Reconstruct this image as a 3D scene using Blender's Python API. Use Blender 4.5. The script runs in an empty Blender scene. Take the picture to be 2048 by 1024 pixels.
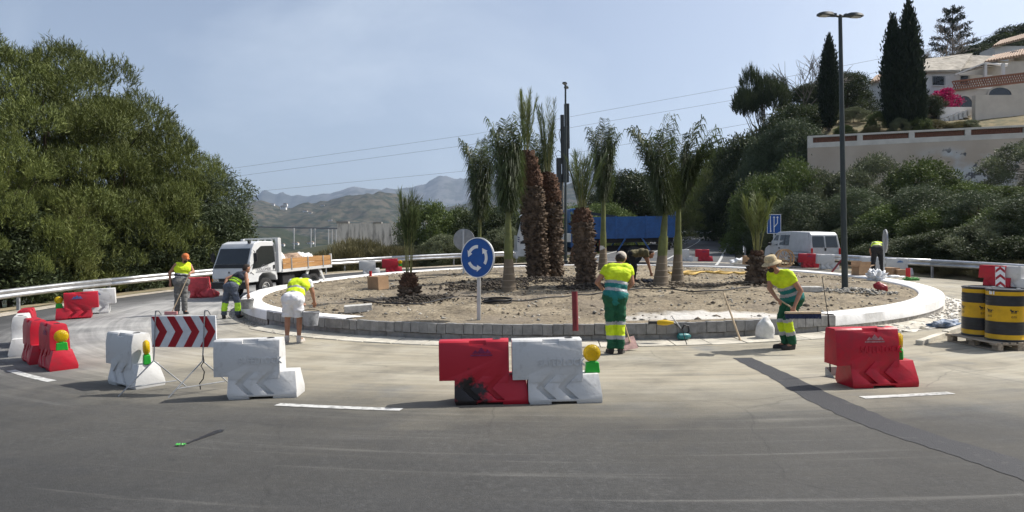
import bpy, bmesh, math, random
import numpy as np
from mathutils import Vector, Matrix, noise as mnoise
R = math.radians
random.seed(7); rng = np.random.default_rng(7)
sc = bpy.context.scene
C = sc.collection

# ---------------------------------------------------------------- camera
F = 1365.0; CAMZ = 1.7; HV = 528.0; UC = 1024.0
cam_d = bpy.data.cameras.new('camera'); cam = bpy.data.objects.new('camera', cam_d); C.objects.link(cam)
cam_d.sensor_width = 36; cam_d.lens = 36 * F / 2048; cam_d.shift_y = (HV - 512) / 2048
cam.location = (0, 0, CAMZ); cam.rotation_euler = (R(90), 0, 0)
cam_d.clip_start = 0.1; cam_d.clip_end = 30000
sc.camera = cam

# ---------------------------------------------------------------- sky, sun, exposure
SUN_AZ, SUN_EL = R(74), R(50)
world = bpy.data.worlds.new("World"); sc.world = world; world.use_nodes = True
wn = world.node_tree; bg = wn.nodes['Background']
sky = wn.nodes.new('ShaderNodeTexSky'); sky.sky_type = 'NISHITA'; sky.sun_disc = False
sky.sun_elevation = SUN_EL; sky.sun_rotation = SUN_AZ
sky.air_density = 1.0; sky.dust_density = 3.0; sky.ozone_density = 1.0; sky.altitude = 60
tc = wn.nodes.new('ShaderNodeTexCoord')
mp = wn.nodes.new('ShaderNodeMapping'); mp.inputs['Scale'].default_value = (1.0, 1.0, 1.6); mp.inputs['Location'].default_value = (-0.12, 0.0, 0.0)
nz = wn.nodes.new('ShaderNodeTexNoise'); nz.inputs['Scale'].default_value = 2.0; nz.inputs['Detail'].default_value = 8
nz.inputs['Roughness'].default_value = 0.58; nz.inputs['Distortion'].default_value = 0.5
cr = wn.nodes.new('ShaderNodeValToRGB')
cr.color_ramp.elements[0].position = 0.5; cr.color_ramp.elements[0].color = (0, 0, 0, 1)
cr.color_ramp.elements[1].position = 0.78; cr.color_ramp.elements[1].color = (.45, .45, .45, 1)
mx = wn.nodes.new('ShaderNodeMix'); mx.data_type = 'RGBA'
hsv = wn.nodes.new('ShaderNodeHueSaturation'); hsv.inputs['Saturation'].default_value = 0.76
L_ = wn.links.new
L_(tc.outputs['Generated'], mp.inputs[0]); L_(mp.outputs[0], nz.inputs[0]); L_(nz.outputs[0], cr.inputs[0])
L_(sky.outputs[0], hsv.inputs['Color'])
L_(cr.outputs[0], mx.inputs[0]); L_(hsv.outputs[0], mx.inputs[6]); mx.inputs[7].default_value = (5.6, 6.2, 6.8, 1)
L_(mx.outputs[2], bg.inputs[0]); bg.inputs[1].default_value = 0.115
sun_d = bpy.data.lights.new('sun', 'SUN'); sun = bpy.data.objects.new('sun', sun_d); C.objects.link(sun)
sun_d.energy = 4.7; sun_d.angle = R(0.55); sun_d.color = (1.0, 0.955, 0.88)
SD = Vector((math.cos(SUN_EL) * math.sin(SUN_AZ), math.cos(SUN_EL) * math.cos(SUN_AZ), math.sin(SUN_EL)))
sun.rotation_euler = SD.to_track_quat('Z', 'Y').to_euler(); sun.location = (20, 5, 40)
sc.view_settings.view_transform = 'Standard'; sc.view_settings.look = 'None'
sc.view_settings.exposure = 0.45; sc.view_settings.gamma = 1.0
try: sc.view_settings.use_curve_mapping = False
except Exception: pass
sc.render.engine = 'CYCLES'
sc.cycles.use_denoising = True
sc.cycles.max_bounces = 4; sc.cycles.diffuse_bounces = 2; sc.cycles.glossy_bounces = 2
sc.cycles.transmission_bounces = 4; sc.cycles.transparent_max_bounces = 6; sc.cycles.volume_bounces = 0

# ---------------------------------------------------------------- helpers: objects
def tag(o, label=None, cat=None, group=None, kind=None):
    if label: o['label'] = label
    if cat: o['category'] = cat
    if group: o['group'] = group
    if kind: o['kind'] = kind
    return o
def empty(name, loc=(0, 0, 0), label=None, cat=None, group=None, rz=0):
    o = bpy.data.objects.new(name, None); C.objects.link(o); o.location = loc; o.rotation_euler = (0, 0, rz)
    o.empty_display_size = .1
    return tag(o, label, cat, group)
def copy_tree(o, parent=None):
    c = o.copy(); C.objects.link(c); c.parent = parent
    for ch in list(o.children): copy_tree(ch, c)
    return c
def obj(name, me, mats=None, parent=None):
    o = bpy.data.objects.new(name, me); C.objects.link(o)
    if mats is not None and len(me.materials) == 0:
        for m in (mats if isinstance(mats, (list, tuple)) else [mats]): me.materials.append(m)
    if parent is not None: o.parent = parent
    return o
def mesh_np(name, V, Fc, mats=None, parent=None, smooth=False, midx=None):
    """V (n,3); Fc (m,k) equal-size faces"""
    V = np.asarray(V, np.float32); Fc = np.asarray(Fc, np.int32)
    me = bpy.data.meshes.new(name); m, k = Fc.shape
    me.vertices.add(len(V)); me.vertices.foreach_set('co', V.ravel())
    me.loops.add(m * k); me.loops.foreach_set('vertex_index', Fc.ravel())
    me.polygons.add(m); me.polygons.foreach_set('loop_start', np.arange(0, m * k, k, dtype=np.int32))
    if smooth: me.polygons.foreach_set('use_smooth', np.ones(m, bool))
    if midx is not None: me.polygons.foreach_set('material_index', np.asarray(midx, np.int32))
    me.update(calc_edges=True); me.validate()
    return obj(name, me, mats, parent)
class MB:
    def __init__(s): s.v = []; s.f = []; s.m = []; s.M = None
    def add(s, vs, fs, m=0):
        b = len(s.v)
        for p in vs: s.v.append(tuple(s.M @ Vector(p)) if s.M is not None else tuple(p))
        for f in fs: s.f.append([i + b for i in f]); s.m.append(m)
        return s
    def box(s, c, d, m=0, rot=None, taper=None):
        x, y, z = d[0] / 2, d[1] / 2, d[2] / 2; tx, ty = taper or (1, 1)
        vs = [(-x, -y, -z), (x, -y, -z), (x, y, -z), (-x, y, -z), (-x*tx, -y*ty, z), (x*tx, -y*ty, z), (x*tx, y*ty, z), (-x*tx, y*ty, z)]
        q = rot if rot is not None else Matrix.Identity(3)
        vs = [tuple(q @ Vector(p) + Vector(c)) for p in vs]
        return s.add(vs, [(0, 3, 2, 1), (4, 5, 6, 7), (0, 1, 5, 4), (1, 2, 6, 5), (2, 3, 7, 6), (3, 0, 4, 7)], m)
    def b2(s, x0, x1, y0, y1, z0, z1, m=0):
        return s.box(((x0+x1)/2, (y0+y1)/2, (z0+z1)/2), (x1-x0, y1-y0, z1-z0), m)
    def cyl(s, p0, p1, r0, r1=None, n=12, m=0, cap=True):
        r1 = r0 if r1 is None else r1
        p0 = Vector(p0); p1 = Vector(p1); a = (p1 - p0).normalized()
        t = a.orthogonal().normalized(); b = a.cross(t)
        vs = []
        for p, r in ((p0, r0), (p1, r1)):
            for i in range(n):
                an = 2 * math.pi * i / n; vs.append(p + t * (r * math.cos(an)) + b * (r * math.sin(an)))
        fs = [(i, (i+1) % n, n + (i+1) % n, n + i) for i in range(n)]
        if cap: fs += [tuple(range(n - 1, -1, -1)), tuple(range(n, 2 * n))]
        return s.add(vs, fs, m)
    def tube(s, pts, r, n=6, m=0, cap=True):
        pts = [Vector(p) for p in pts]; k = len(pts); vs = []; fs = []
        rs = r if isinstance(r, (list, tuple)) else [r] * k
        up = None
        for i, p in enumerate(pts):
            d = (pts[min(i+1, k-1)] - pts[max(i-1, 0)]).normalized()
            if up is None: t = d.orthogonal().normalized()
            else:
                t = up - d * up.dot(d); t = t.normalized() if t.length > 1e-5 else d.orthogonal().normalized()
            up = t; b = d.cross(t)
            for j in range(n):
                an = 2 * math.pi * j / n; vs.append(p + t * (rs[i] * math.cos(an)) + b * (rs[i] * math.sin(an)))
        for i in range(k - 1):
            for j in range(n): fs.append((i*n + j, i*n + (j+1) % n, (i+1)*n + (j+1) % n, (i+1)*n + j))
        if cap: fs += [tuple(range(n - 1, -1, -1)), tuple(range((k-1)*n, k*n))]
        return s.add(vs, fs, m)
    def lathe(s, prof, n=20, c=(0, 0, 0), m=0, ms=None, cap=True):
        vs = []; fs = []; c = Vector(c)
        for r, z in prof:
            for j in range(n):
                an = 2 * math.pi * j / n; vs.append(c + Vector((r * math.cos(an), r * math.sin(an), z)))
        k = len(prof)
        for i in range(k - 1):
            ff = [(i*n + j, i*n + (j+1) % n, (i+1)*n + (j+1) % n, (i+1)*n + j) for j in range(n)]
            s.add([], [], 0)
            fs += [(f, ms[i] if ms else m) for f in ff]
        b = len(s.v)
        for p in vs: s.v.append(tuple(s.M @ p) if s.M is not None else tuple(p))
        for f, mm in fs: s.f.append([i + b for i in f]); s.m.append(mm)
        if cap:
            s.f.append([b + j for j in range(n - 1, -1, -1)]); s.m.append(ms[0] if ms else m)
            s.f.append([b + (k-1)*n + j for j in range(n)]); s.m.append(ms[-1] if ms else m)
        return s
    def prism(s, poly, a0, a1, axis='y', m=0):
        """poly: 2D points (x,z) for axis y, (y,z) for x, (x,y) for z; extruded a0..a1"""
        n = len(poly)
        def P(p, a): return {'y': (p[0], a, p[1]), 'x': (a, p[0], p[1]), 'z': (p[0], p[1], a)}[axis]
        vs = [P(p, a0) for p in poly] + [P(p, a1) for p in poly]
        fs = [tuple(range(n)), tuple(range(2*n - 1, n - 1, -1))] + [((i+1) % n, i, n + i, n + (i+1) % n) for i in range(n)]
        return s.add(vs, fs, m)
    def mesh(s, name, fix=True, smooth=None):
        me = bpy.data.meshes.new(name); me.from_pydata(s.v, [], s.f)
        me.polygons.foreach_set('material_index', s.m)
        if fix:
            bm = bmesh.new(); bm.from_mesh(me); bmesh.ops.recalc_face_normals(bm, faces=bm.faces); bm.to_mesh(me); bm.free()
        if smooth:
            me.polygons.foreach_set('use_smooth', [True] * len(me.polygons))
            me.set_sharp_from_angle(angle=R(smooth))
        me.update(); return me
    def build(s, name, mats, parent=None, smooth=None, bevel=0, seg=2, fix=True):
        o = obj(name, s.mesh(name, fix, smooth), mats, parent)
        if bevel:
            b = o.modifiers.new('bevel', 'BEVEL'); b.width = bevel; b.segments = seg; b.limit_method = 'ANGLE'; b.angle_limit = R(35)
            if smooth is None:
                o.data.polygons.foreach_set('use_smooth', [True] * len(o.data.polygons)); b.harden_normals = True
        return o
def eval_mesh(o, name):
    dg = bpy.context.evaluated_depsgraph_get(); dg.update()
    me = bpy.data.meshes.new_from_object(o.evaluated_get(dg)); me.name = name
    return me
def remove(o): bpy.data.objects.remove(o, do_unlink=True)
def text_mesh(name, s, size, extrude=.004, bold=0.0):
    cu = bpy.data.curves.new(name, 'FONT'); cu.body = s; cu.size = size; cu.extrude = extrude; cu.align_x = 'CENTER'; cu.align_y = 'CENTER'
    cu.offset = bold; cu.resolution_u = 3
    o = bpy.data.objects.new(name, cu); C.objects.link(o); me = eval_mesh(o, name); remove(o); return me

# ---------------------------------------------------------------- helpers: materials
MATS = {}
def mat(name, col, rough=.7, var=.0, scale=6.0, bump=0.0, bscale=None, metal=0.0, col2=None, detail=5, spec=.4, transl=0.0, coat=0.0, objvar=0.0, emit=None, coord='Object', stretch=None, lo=.35, hi=.68):
    if name in MATS: return MATS[name]
    m = bpy.data.materials.new(name); m.use_nodes = True; MATS[name] = m
    nt = m.node_tree; p = nt.nodes['Principled BSDF']; L = nt.links.new
    p.inputs['Roughness'].default_value = rough; p.inputs['Metallic'].default_value = metal
    p.inputs['Specular IOR Level'].default_value = spec; p.inputs['Coat Weight'].default_value = coat
    c = tuple(col) + (1,)
    p.inputs['Base Color'].default_value = c; m.diffuse_color = c
    t = nt.nodes.new('ShaderNodeTexCoord'); vec = t.outputs[coord] if coord != 'World' else None
    if coord == 'World':
        g = nt.nodes.new('ShaderNodeNewGeometry'); vec = g.outputs['Position']
    if stretch:
        mpn = nt.nodes.new('ShaderNodeMapping'); mpn.inputs['Scale'].default_value = stretch; L(vec, mpn.inputs[0]); vec = mpn.outputs[0]
    out = None
    if var or col2:
        n = nt.nodes.new('ShaderNodeTexNoise'); n.inputs['Scale'].default_value = scale; n.inputs['Detail'].default_value = detail
        n.inputs['Roughness'].default_value = .62; L(vec, n.inputs[0])
        r = nt.nodes.new('ShaderNodeValToRGB'); L(n.outputs[0], r.inputs[0])
        d2 = col2 or tuple(max(0, x * (1 - var)) for x in col)
        d1 = col if col2 else tuple(min(1, x * (1 + var)) for x in col)
        r.color_ramp.elements[0].position = lo; r.color_ramp.elements[1].position = hi
        r.color_ramp.elements[0].color = tuple(d2) + (1,); r.color_ramp.elements[1].color = tuple(d1) + (1,)
        out = r.outputs[0]
    if objvar:
        oi = nt.nodes.new('ShaderNodeObjectInfo'); h = nt.nodes.new('ShaderNodeHueSaturation')
        mr = nt.nodes.new('ShaderNodeMapRange'); mr.inputs[3].default_value = 1 - objvar; mr.inputs[4].default_value = 1 + objvar
        L(oi.outputs['Random'], mr.inputs[0]); L(mr.outputs[0], h.inputs['Value'])
        if out is not None: L(out, h.inputs['Color'])
        else: h.inputs['Color'].default_value = c
        out = h.outputs[0]
    if out is not None: L(out, p.inputs['Base Color'])
    if bump:
        b = nt.nodes.new('ShaderNodeBump'); b.inputs['Strength'].default_value = bump; b.inputs['Distance'].default_value = .02
        n2 = nt.nodes.new('ShaderNodeTexNoise'); n2.inputs['Scale'].default_value = bscale or scale * 4; n2.inputs['Detail'].default_value = 5
        L(vec, n2.inputs[0]); L(n2.outputs[0], b.inputs['Height']); L(b.outputs[0], p.inputs['Normal'])
    if transl:
        tr = nt.nodes.new('ShaderNodeBsdfTranslucent'); ms = nt.nodes.new('ShaderNodeMixShader'); ms.inputs[0].default_value = transl
        if out is not None: L(out, tr.inputs[0])
        else: tr.inputs[0].default_value = c
        L(p.outputs[0], ms.inputs[1]); L(tr.outputs[0], ms.inputs[2]); L(ms.outputs[0], nt.nodes['Material Output'].inputs[0])
    return m

# ---------------------------------------------------------------- the lie of the land
RC = np.array([2.2, 23.65]); RK = 10.8; KW = .6; KH = .36       # roundabout centre, outer kerb radius, kerb width, height
XR_Y = [30, 42, 60, 75, 85, 93, 100, 106, 110]; XR_X = [8.7, 12.7, 18.8, 24, 27.3, 29.3, 29.8, 28.5, 25]
def xr(y): return np.where(np.asarray(y) < 30, 8.7 + .337 * (np.asarray(y) - 30), np.interp(y, XR_Y, XR_X))
HB_Y = [-50, 10, 20, 28, 36, 44, 50, 60, 98, 112, 140, 400]; HB_X = [26, 22, 20, 19.3, 18.6, 18.2, 19.2, 21.5, 33.5, 31, 12, -40]
def gz(x, y):
    x = np.asarray(x, float); y = np.asarray(y, float)
    xs = np.clip(x, -30, 45); yc = np.minimum(y, 108)
    core = .02 * xs - .0007 * np.clip(xs, -20, 20) ** 2 + .053 * 2.5 * np.log1p(np.exp(np.clip((yc - 10.3) / 2.5, -30, 50))) + .012 * np.maximum(0, yc - 46)
    dr = x - np.interp(y, HB_Y, HB_X)
    rise = np.interp(dr, [0, 1.2, 6, 12, 20, 30, 60, 120, 400, 1500], [0, .05, 1.0, 2.2, 4.6, 9, 20, 38, 70, 60])
    dc = np.hypot(x - RC[0], y - RC[1])
    dl = np.minimum(dc - 20.5, np.where(y > 86, np.interp(y, [86, 94, 104, 116, 140], [18, 8, -25, -30, 0]), xr(y) - 9.5) - x) * np.clip((y - 6) / 8, 0, 1)
    drop = np.interp(dl, [0, 3, 10, 30, 100, 400, 1500], [0, -.3, -1.6, -5, -22, -62, -75])
    return core + rise + drop
def g(x, y): return float(gz(x, y))
def mound(x, y):
    r = np.hypot(np.asarray(x) - RC[0], np.asarray(y) - RC[1]) / (RK - KW)
    return np.clip(1 - r * r, 0, 1) * .22
def dz(x, y): return gz(x, y) + KH - .05 + mound(x, y)
def hit(u, v, h=0.0, fn=None, far=120):
    fn = fn or gz; last = None
    for i in range(600):
        Y = 2.5 * (far / 2.5) ** (i / 599); X = (u - UC) / F * Y
        d = CAMZ - (v - HV) / F * Y - (float(fn(X, Y)) + h)
        if d < 0:
            if last is None: return (X, Y)
            Y0, d0 = last; Y = Y0 + (Y - Y0) * d0 / (d0 - d); return ((u - UC) / F * Y, Y)
        last = (Y, d)
    return (X, Y)
def dhit(u, v): return hit(u, v, 0, dz)
def at(u, v, Y): return Vector(((u - UC) / F * Y, Y, CAMZ - (v - HV) / F * Y))
def normal(x, y, fn=None):
    fn = fn or gz; e = .4
    return Vector((-(float(fn(x+e, y)) - float(fn(x-e, y))) / (2*e), -(float(fn(x, y+e)) - float(fn(x, y-e))) / (2*e), 1)).normalized()
def put(o, x, y, rz=0, fn=None, tilt=True, dzv=0, s=1.0):
    fn = fn or gz
    q = Vector((0, 0, 1)).rotation_difference(normal(x, y, fn)).to_matrix().to_4x4() if tilt else Matrix.Identity(4)
    M = Matrix.Translation((x, y, float(fn(x, y)) + dzv)) @ q @ Matrix.Rotation(rz, 4, 'Z') @ Matrix.Scale(s, 4)
    o.matrix_world = M
    o.matrix_basis = M
    return o
# value noise for terrain relief
_perm = rng.integers(0, 2**31, 4096)
def vnoise(x, y, seed=0):
    xi = np.floor(x).astype(int); yi = np.floor(y).astype(int); fx = x - xi; fy = y - yi
    fx = fx*fx*(3-2*fx); fy = fy*fy*(3-2*fy)
    def h(a, b): return (_perm[(a * 73 + b * 179 + seed * 31 + _perm[(b + seed) & 4095]) & 4095] & 65535) / 65535.0
    return (h(xi, yi)*(1-fx) + h(xi+1, yi)*fx)*(1-fy) + (h(xi, yi+1)*(1-fx) + h(xi+1, yi+1)*fx)*fy
def fbm(x, y, o=5, seed=0):
    a = .5; s = 0
    for i in range(o): s = s + a * vnoise(x, y, seed + i); x = x * 2.03; y = y * 2.03; a *= .5
    return s

# ================================================================ THE SETTING
def node_mat(name):
    m = bpy.data.materials.new(name); m.use_nodes = True; MATS[name] = m
    nt = m.node_tree; p = nt.nodes['Principled BSDF']
    def N(t, **k):
        n = nt.nodes.new(t)
        for a, b in k.items(): setattr(n, a, b)
        return n
    return m, nt, p, N, nt.links.new
def asphalt_material(name, dusty=True, base=.07):
    m, nt, p, N, L = node_mat(name)
    geo = N('ShaderNodeNewGeometry'); pos = geo.outputs['Position']
    def math_(op, a, b=None, clamp=False):
        n = N('ShaderNodeMath', operation=op, use_clamp=clamp)
        for i, x in enumerate((a, b)):
            if x is None: continue
            if isinstance(x, (int, float)): n.inputs[i].default_value = x
            else: L(x, n.inputs[i])
        return n.outputs[0]
    def noise_(vec, s, d=6, r=.6):
        n = N('ShaderNodeTexNoise'); n.inputs['Scale'].default_value = s; n.inputs['Detail'].default_value = d; n.inputs['Roughness'].default_value = r
        L(vec, n.inputs[0]); return n.outputs[0]
    def ramp(x, pts):
        n = N('ShaderNodeValToRGB'); e = n.color_ramp.elements
        while len(e) < len(pts): e.new(.5)
        for el, (q, c) in zip(e, pts): el.position = q; el.color = c if isinstance(c, tuple) else (c, c, c, 1)
        L(x, n.inputs[0]); return n.outputs[0]
    def mix(f, a, b):
        n = N('ShaderNodeMix', data_type='RGBA')
        for i, x in ((0, f), (6, a), (7, b)):
            if isinstance(x, tuple): n.inputs[i].default_value = x
            elif isinstance(x, (int, float)): n.inputs[i].default_value = x
            else: L(x, n.inputs[i])
        return n.outputs[2]
    agg = noise_(pos, 15, 7, .97)
    blot = noise_(pos, .8, 6)
    b = base
    col = ramp(agg, [(.32, (b*.45, b*.47, b*.49, 1)), (.52, (b*.96, b, b*1.04, 1)), (.68, (b*2.4, b*2.42, b*2.42, 1))])
    col = mix(ramp(blot, [(.35, 0.0), (.7, .45)]), col, (b*1.5, b*1.5, b*1.5, 1))
    big = noise_(pos, .28, 4, .55)
    col = mix(ramp(big, [(.4, .45), (.56, 0.0)]), col, (b*.55, b*.56, b*.58, 1))
    vo = N('ShaderNodeTexVoronoi', feature='DISTANCE_TO_EDGE'); vo.inputs['Scale'].default_value = .42
    wv = N('ShaderNodeMix', data_type='VECTOR'); wv.inputs[0].default_value = .22; L(pos, wv.inputs[4]); nv = N('ShaderNodeTexNoise'); nv.inputs['Scale'].default_value = 1.6; nv.inputs['Detail'].default_value = 6; L(pos, nv.inputs[0]); L(nv.outputs[1], wv.inputs[5]); L(wv.outputs[1], vo.inputs[0])
    crk = math_('MULTIPLY', ramp(vo.outputs[0], [(.0, .32), (.005, 0.0)]), ramp(noise_(pos, .5, 2), [(.48, 0.0), (.56, 1.0)]))
    if dusty:
        sub = N('ShaderNodeVectorMath', operation='SUBTRACT'); L(pos, sub.inputs[0]); sub.inputs[1].default_value = (RC[0], RC[1], 0)
        sep = N('ShaderNodeSeparateXYZ'); L(sub.outputs[0], sep.inputs[0]); x, y = sep.outputs[0], sep.outputs[1]
        d = math_('SQRT', math_('ADD', math_('MULTIPLY', x, x), math_('MULTIPLY', y, y)))
        ang = math_('ARCTAN2', x, math_('MULTIPLY', y, -1.0))          # 0 towards the camera, seam at the back
        cmb = N('ShaderNodeCombineXYZ'); L(math_('MULTIPLY', ang, 5.0), cmb.inputs[0]); L(math_('MULTIPLY', d, 1.0), cmb.inputs[1])
        streak = noise_(cmb.outputs[0], 1.5, 7, .6)
        cm2 = N('ShaderNodeCombineXYZ'); L(math_('MULTIPLY', ang, 2.2), cm2.inputs[0]); L(math_('MULTIPLY', d, 5.0), cm2.inputs[1])
        fine = noise_(cm2.outputs[0], 1.2, 6, .65)
        side = ramp(math_('ADD', math_('MULTIPLY', x, .045), .5), [(.0, 0.0), (1.0, 1.0)])
        wob = math_('ADD', math_('MULTIPLY', math_('SUBTRACT', noise_(pos, .33, 4), .5), 3.0), math_('MULTIPLY', math_('SUBTRACT', streak, .5), 2.2))
        dd = math_('ADD', d, wob)
        # beyond the barrier line the dust thins out, further round to the right it reaches further
        dd = math_('SUBTRACT', dd, math_('MULTIPLY', math_('MAXIMUM', x, 0.0), .13))
        dd = math_('ADD', dd, math_('MULTIPLY', math_('MAXIMUM', y, 0.0), .18))
        f = ramp(math_('DIVIDE', math_('SUBTRACT', dd, 10.0), 12.0), [(.0, 1.0), (.36, .92), (.46, .5), (.56, .12), (.8, .02)])
        f = math_('MULTIPLY', f, ramp(fine, [(.25, .66), (.62, 1.0)]))
        f = math_('MULTIPLY', f, ramp(math_('ADD', math_('MULTIPLY', noise_(pos, .7, 7, .7), .6), math_('MULTIPLY', streak, .4)), [(.36, .5), (.52, .95)]))
        tan = ramp(math_('ADD', math_('MULTIPLY', noise_(pos, .5, 5), .7), math_('MULTIPLY', streak, .3)), [(.34, (.25, .245, .22, 1)), (.46, (.37, .33, .245, 1)), (.58, (.42, .385, .30, 1)), (.72, (.31, .30, .27, 1))])
        grey = ramp(math_('ADD', math_('MULTIPLY', fine, .35), math_('MULTIPLY', noise_(pos, .9, 6), .65)), [(.36, (.26, .26, .255, 1)), (.64, (.46, .45, .43, 1))])
        lf = ramp(math_('MULTIPLY', math_('ADD', x, 7.5), -.2), [(.0, 0.0), (.8, 1.0)])
        dust = mix(lf, tan, grey)
        col = mix(f, col, dust)
        # chalky sweeps and tyre arcs
        arc = ramp(fine, [(.56, 0.0), (.66, .30), (.72, .12), (.8, .3)])
        arc = math_('MULTIPLY', arc, ramp(noise_(pos, .22, 3), [(.42, 0.0), (.6, 1.0)]))
        col = mix(arc, col, (.30, .29, .27, 1))
        dk = ramp(noise_(cm2.outputs[0], .62, 3, .5), [(.27, .55), (.36, 0.0)])
        col = mix(dk, col, (.05, .05, .05, 1))
        col = mix(crk, col, (.02, .02, .02, 1))
        spots = ramp(noise_(pos, 5.5, 2, .4), [(.2, .55), (.26, 0.0)])
        col = mix(spots, col, (.035, .035, .035, 1))
    L(col, p.inputs['Base Color']); p.inputs['Roughness'].default_value = .82; p.inputs['Specular IOR Level'].default_value = .3
    bp = N('ShaderNodeBump'); bp.inputs['Strength'].default_value = .5; bp.inputs['Distance'].default_value = .012
    L(noise_(pos, 70, 3, .7), bp.inputs['Height']); L(bp.outputs[0], p.inputs['Normal'])
    return m
M_ASPH = asphalt_material('dusty asphalt', True, .040); M_ASPH2 = asphalt_material('plain asphalt', False, .085)
M_PATCH = mat('patch asphalt', (.034, .035, .039), .75, 0, 7, .6, 90, col2=(.075, .073, .07), coord='World', lo=.24, hi=.42, detail=9)
M_EARTH = mat('dry earth', (.30, .235, .15), .95, 0, 1.2, .6, 6, col2=(.14, .13, .075), coord='World')
M_SHOULDER = mat('road shoulder gravel', (.36, .32, .26), .95, .4, 5, .7, 25, coord='World')
M_PLASTER = mat('white kerb plaster', (.80, .79, .77), .8, 0, 3.5, .35, 20, col2=(.64, .63, .60), coord='World', lo=.25, hi=.5)
M_CONC = mat('grey concrete block', (.25, .247, .24), .9, .2, 7, .5, 60, coord='World', objvar=.1)
M_MORTAR = mat('mortar', (.33, .31, .28), .95, .4, 12, .6, 50, coord='World')
M_SLAB = mat('gutter concrete', (.47, .44, .37), .9, .28, 2.4, .4, 50, coord='World', objvar=.08)
M_RUBBLE = mat('pale rubble bed', (.58, .55, .49), .95, .35, 9, .8, 40, coord='World')
M_PAINT = mat('worn road paint', (.50, .50, .48), .8, 0, 11, .2, 60, col2=(.22, .22, .21), coord='World', lo=.36, hi=.52, detail=9)

# ground: one sheet to the horizon
def warp(n, near, far, c):
    t = np.linspace(-1, 1, n); k = math.asinh(far / near)
    return c + near * np.sinh(t * k)
gx = warp(300, 9, 9000, 6); gy = warp(300, 9, 9000, 34)
GX, GY = np.meshgrid(gx, gy)
GZ = gz(GX, GY)
dcen = np.hypot(GX - RC[0], GY - RC[1])
onroad = (dcen < 18.0) | ((GY < 16) & (dcen < 60)) | ((GX < xr(GY) + 1.0) & (GX > xr(GY) - 9.8) & (GY > 25) & (GY < 112)) | ((GY > 98) & (GY < 116) & (GX < 28) & (GX > -8))
GZ = GZ - np.where(onroad, .35, .03) + np.where(onroad, 0, (fbm(GX * .8, GY * .8, 3) - .45) * .12)
Fq = np.array([[j*300+i, j*300+i+1, (j+1)*300+i+1, (j+1)*300+i] for j in range(299) for i in range(299)])
_nt = M_EARTH.node_tree; _p = _nt.nodes['Principled BSDF']; _src = _p.inputs['Base Color'].links[0].from_socket     # beyond the junction the valley is scrub and orchard
_g = _nt.nodes.new('ShaderNodeNewGeometry'); _d = _nt.nodes.new('ShaderNodeVectorMath'); _d.operation = 'DISTANCE'; _d.inputs[1].default_value = (20, 30, 0); _nt.links.new(_g.outputs['Position'], _d.inputs[0])
_m = _nt.nodes.new('ShaderNodeMapRange'); _m.inputs[1].default_value = 42; _m.inputs[2].default_value = 75; _nt.links.new(_d.outputs['Value'], _m.inputs[0])
_x = _nt.nodes.new('ShaderNodeMix'); _x.data_type = 'RGBA'; _nt.links.new(_m.outputs[0], _x.inputs[0]); _nt.links.new(_src, _x.inputs[6]); _x.inputs[7].default_value = (.045, .05, .028, 1); _nt.links.new(_x.outputs[2], _p.inputs['Base Color'])
ground = mesh_np('ground', np.stack([GX, GY, GZ], -1).reshape(-1, 3), Fq, M_EARTH, smooth=True); tag(ground, kind='structure')

# (the far hills follow below)
# carriageway: a disc with an angle-dependent outer edge
def rout(th):  # degrees from +X, counter-clockwise
    return np.interp(th % 360, [0, 25, 40, 60, 90, 120, 160, 190, 203, 225, 315, 335, 348, 360], [16.4, 16.2, 17.5, 20, 19, 18, 17.2, 18.2, 19.5, 70, 70, 40, 19, 16.4])
NA = 360; rr = np.concatenate([np.linspace(0, 1, 60)])
ths = np.linspace(0, 2*math.pi, NA, endpoint=False)
V = []
for a in ths:
    ro = float(rout(math.degrees(a)))
    for t in rr:
        r = 10.6 + (ro - 10.6) * (t ** 1.4); x = RC[0] + r * math.cos(a); y = RC[1] + r * math.sin(a)
        V.append((x, y))
V = np.array(V); V = np.column_stack([V, gz(V[:, 0], V[:, 1])])
K = len(rr); Fq = [[i*K+j, i*K+j+1, ((i+1) % NA)*K+j+1, ((i+1) % NA)*K+j] for i in range(NA) for j in range(K-1)]
tag(mesh_np('roundabout_road', V, Fq, M_ASPH, smooth=True), kind='structure')
# gravel shoulder between carriageway and guardrail on the left and right
def ring(name, a0, a1, r0, r1, off, m, n=120, parent=None, fr=None, thick=0):
    V = []; Fc = []
    for i in range(n + 1):
        a = R(a0 + (a1 - a0) * i / n)
        q0, q1 = (r0, r1) if fr is None else fr(math.degrees(a))
        for j in range(5):
            r = q0 + (q1 - q0) * j / 4; x = RC[0] + r*math.cos(a); y = RC[1] + r*math.sin(a); V.append((x, y, g(x, y) + off))
    for i in range(n):
        for j in range(4): Fc.append([i*5+j, i*5+j+1, (i+1)*5+j+1, (i+1)*5+j])
    return mesh_np(name, V, Fc, m, parent)
tag(ring('road_shoulder', 25, 205, 0, 0, .012, M_SHOULDER, fr=lambda t: (float(rout(t)) - .12, float(rout(t)) + .75)), kind='structure')
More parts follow.
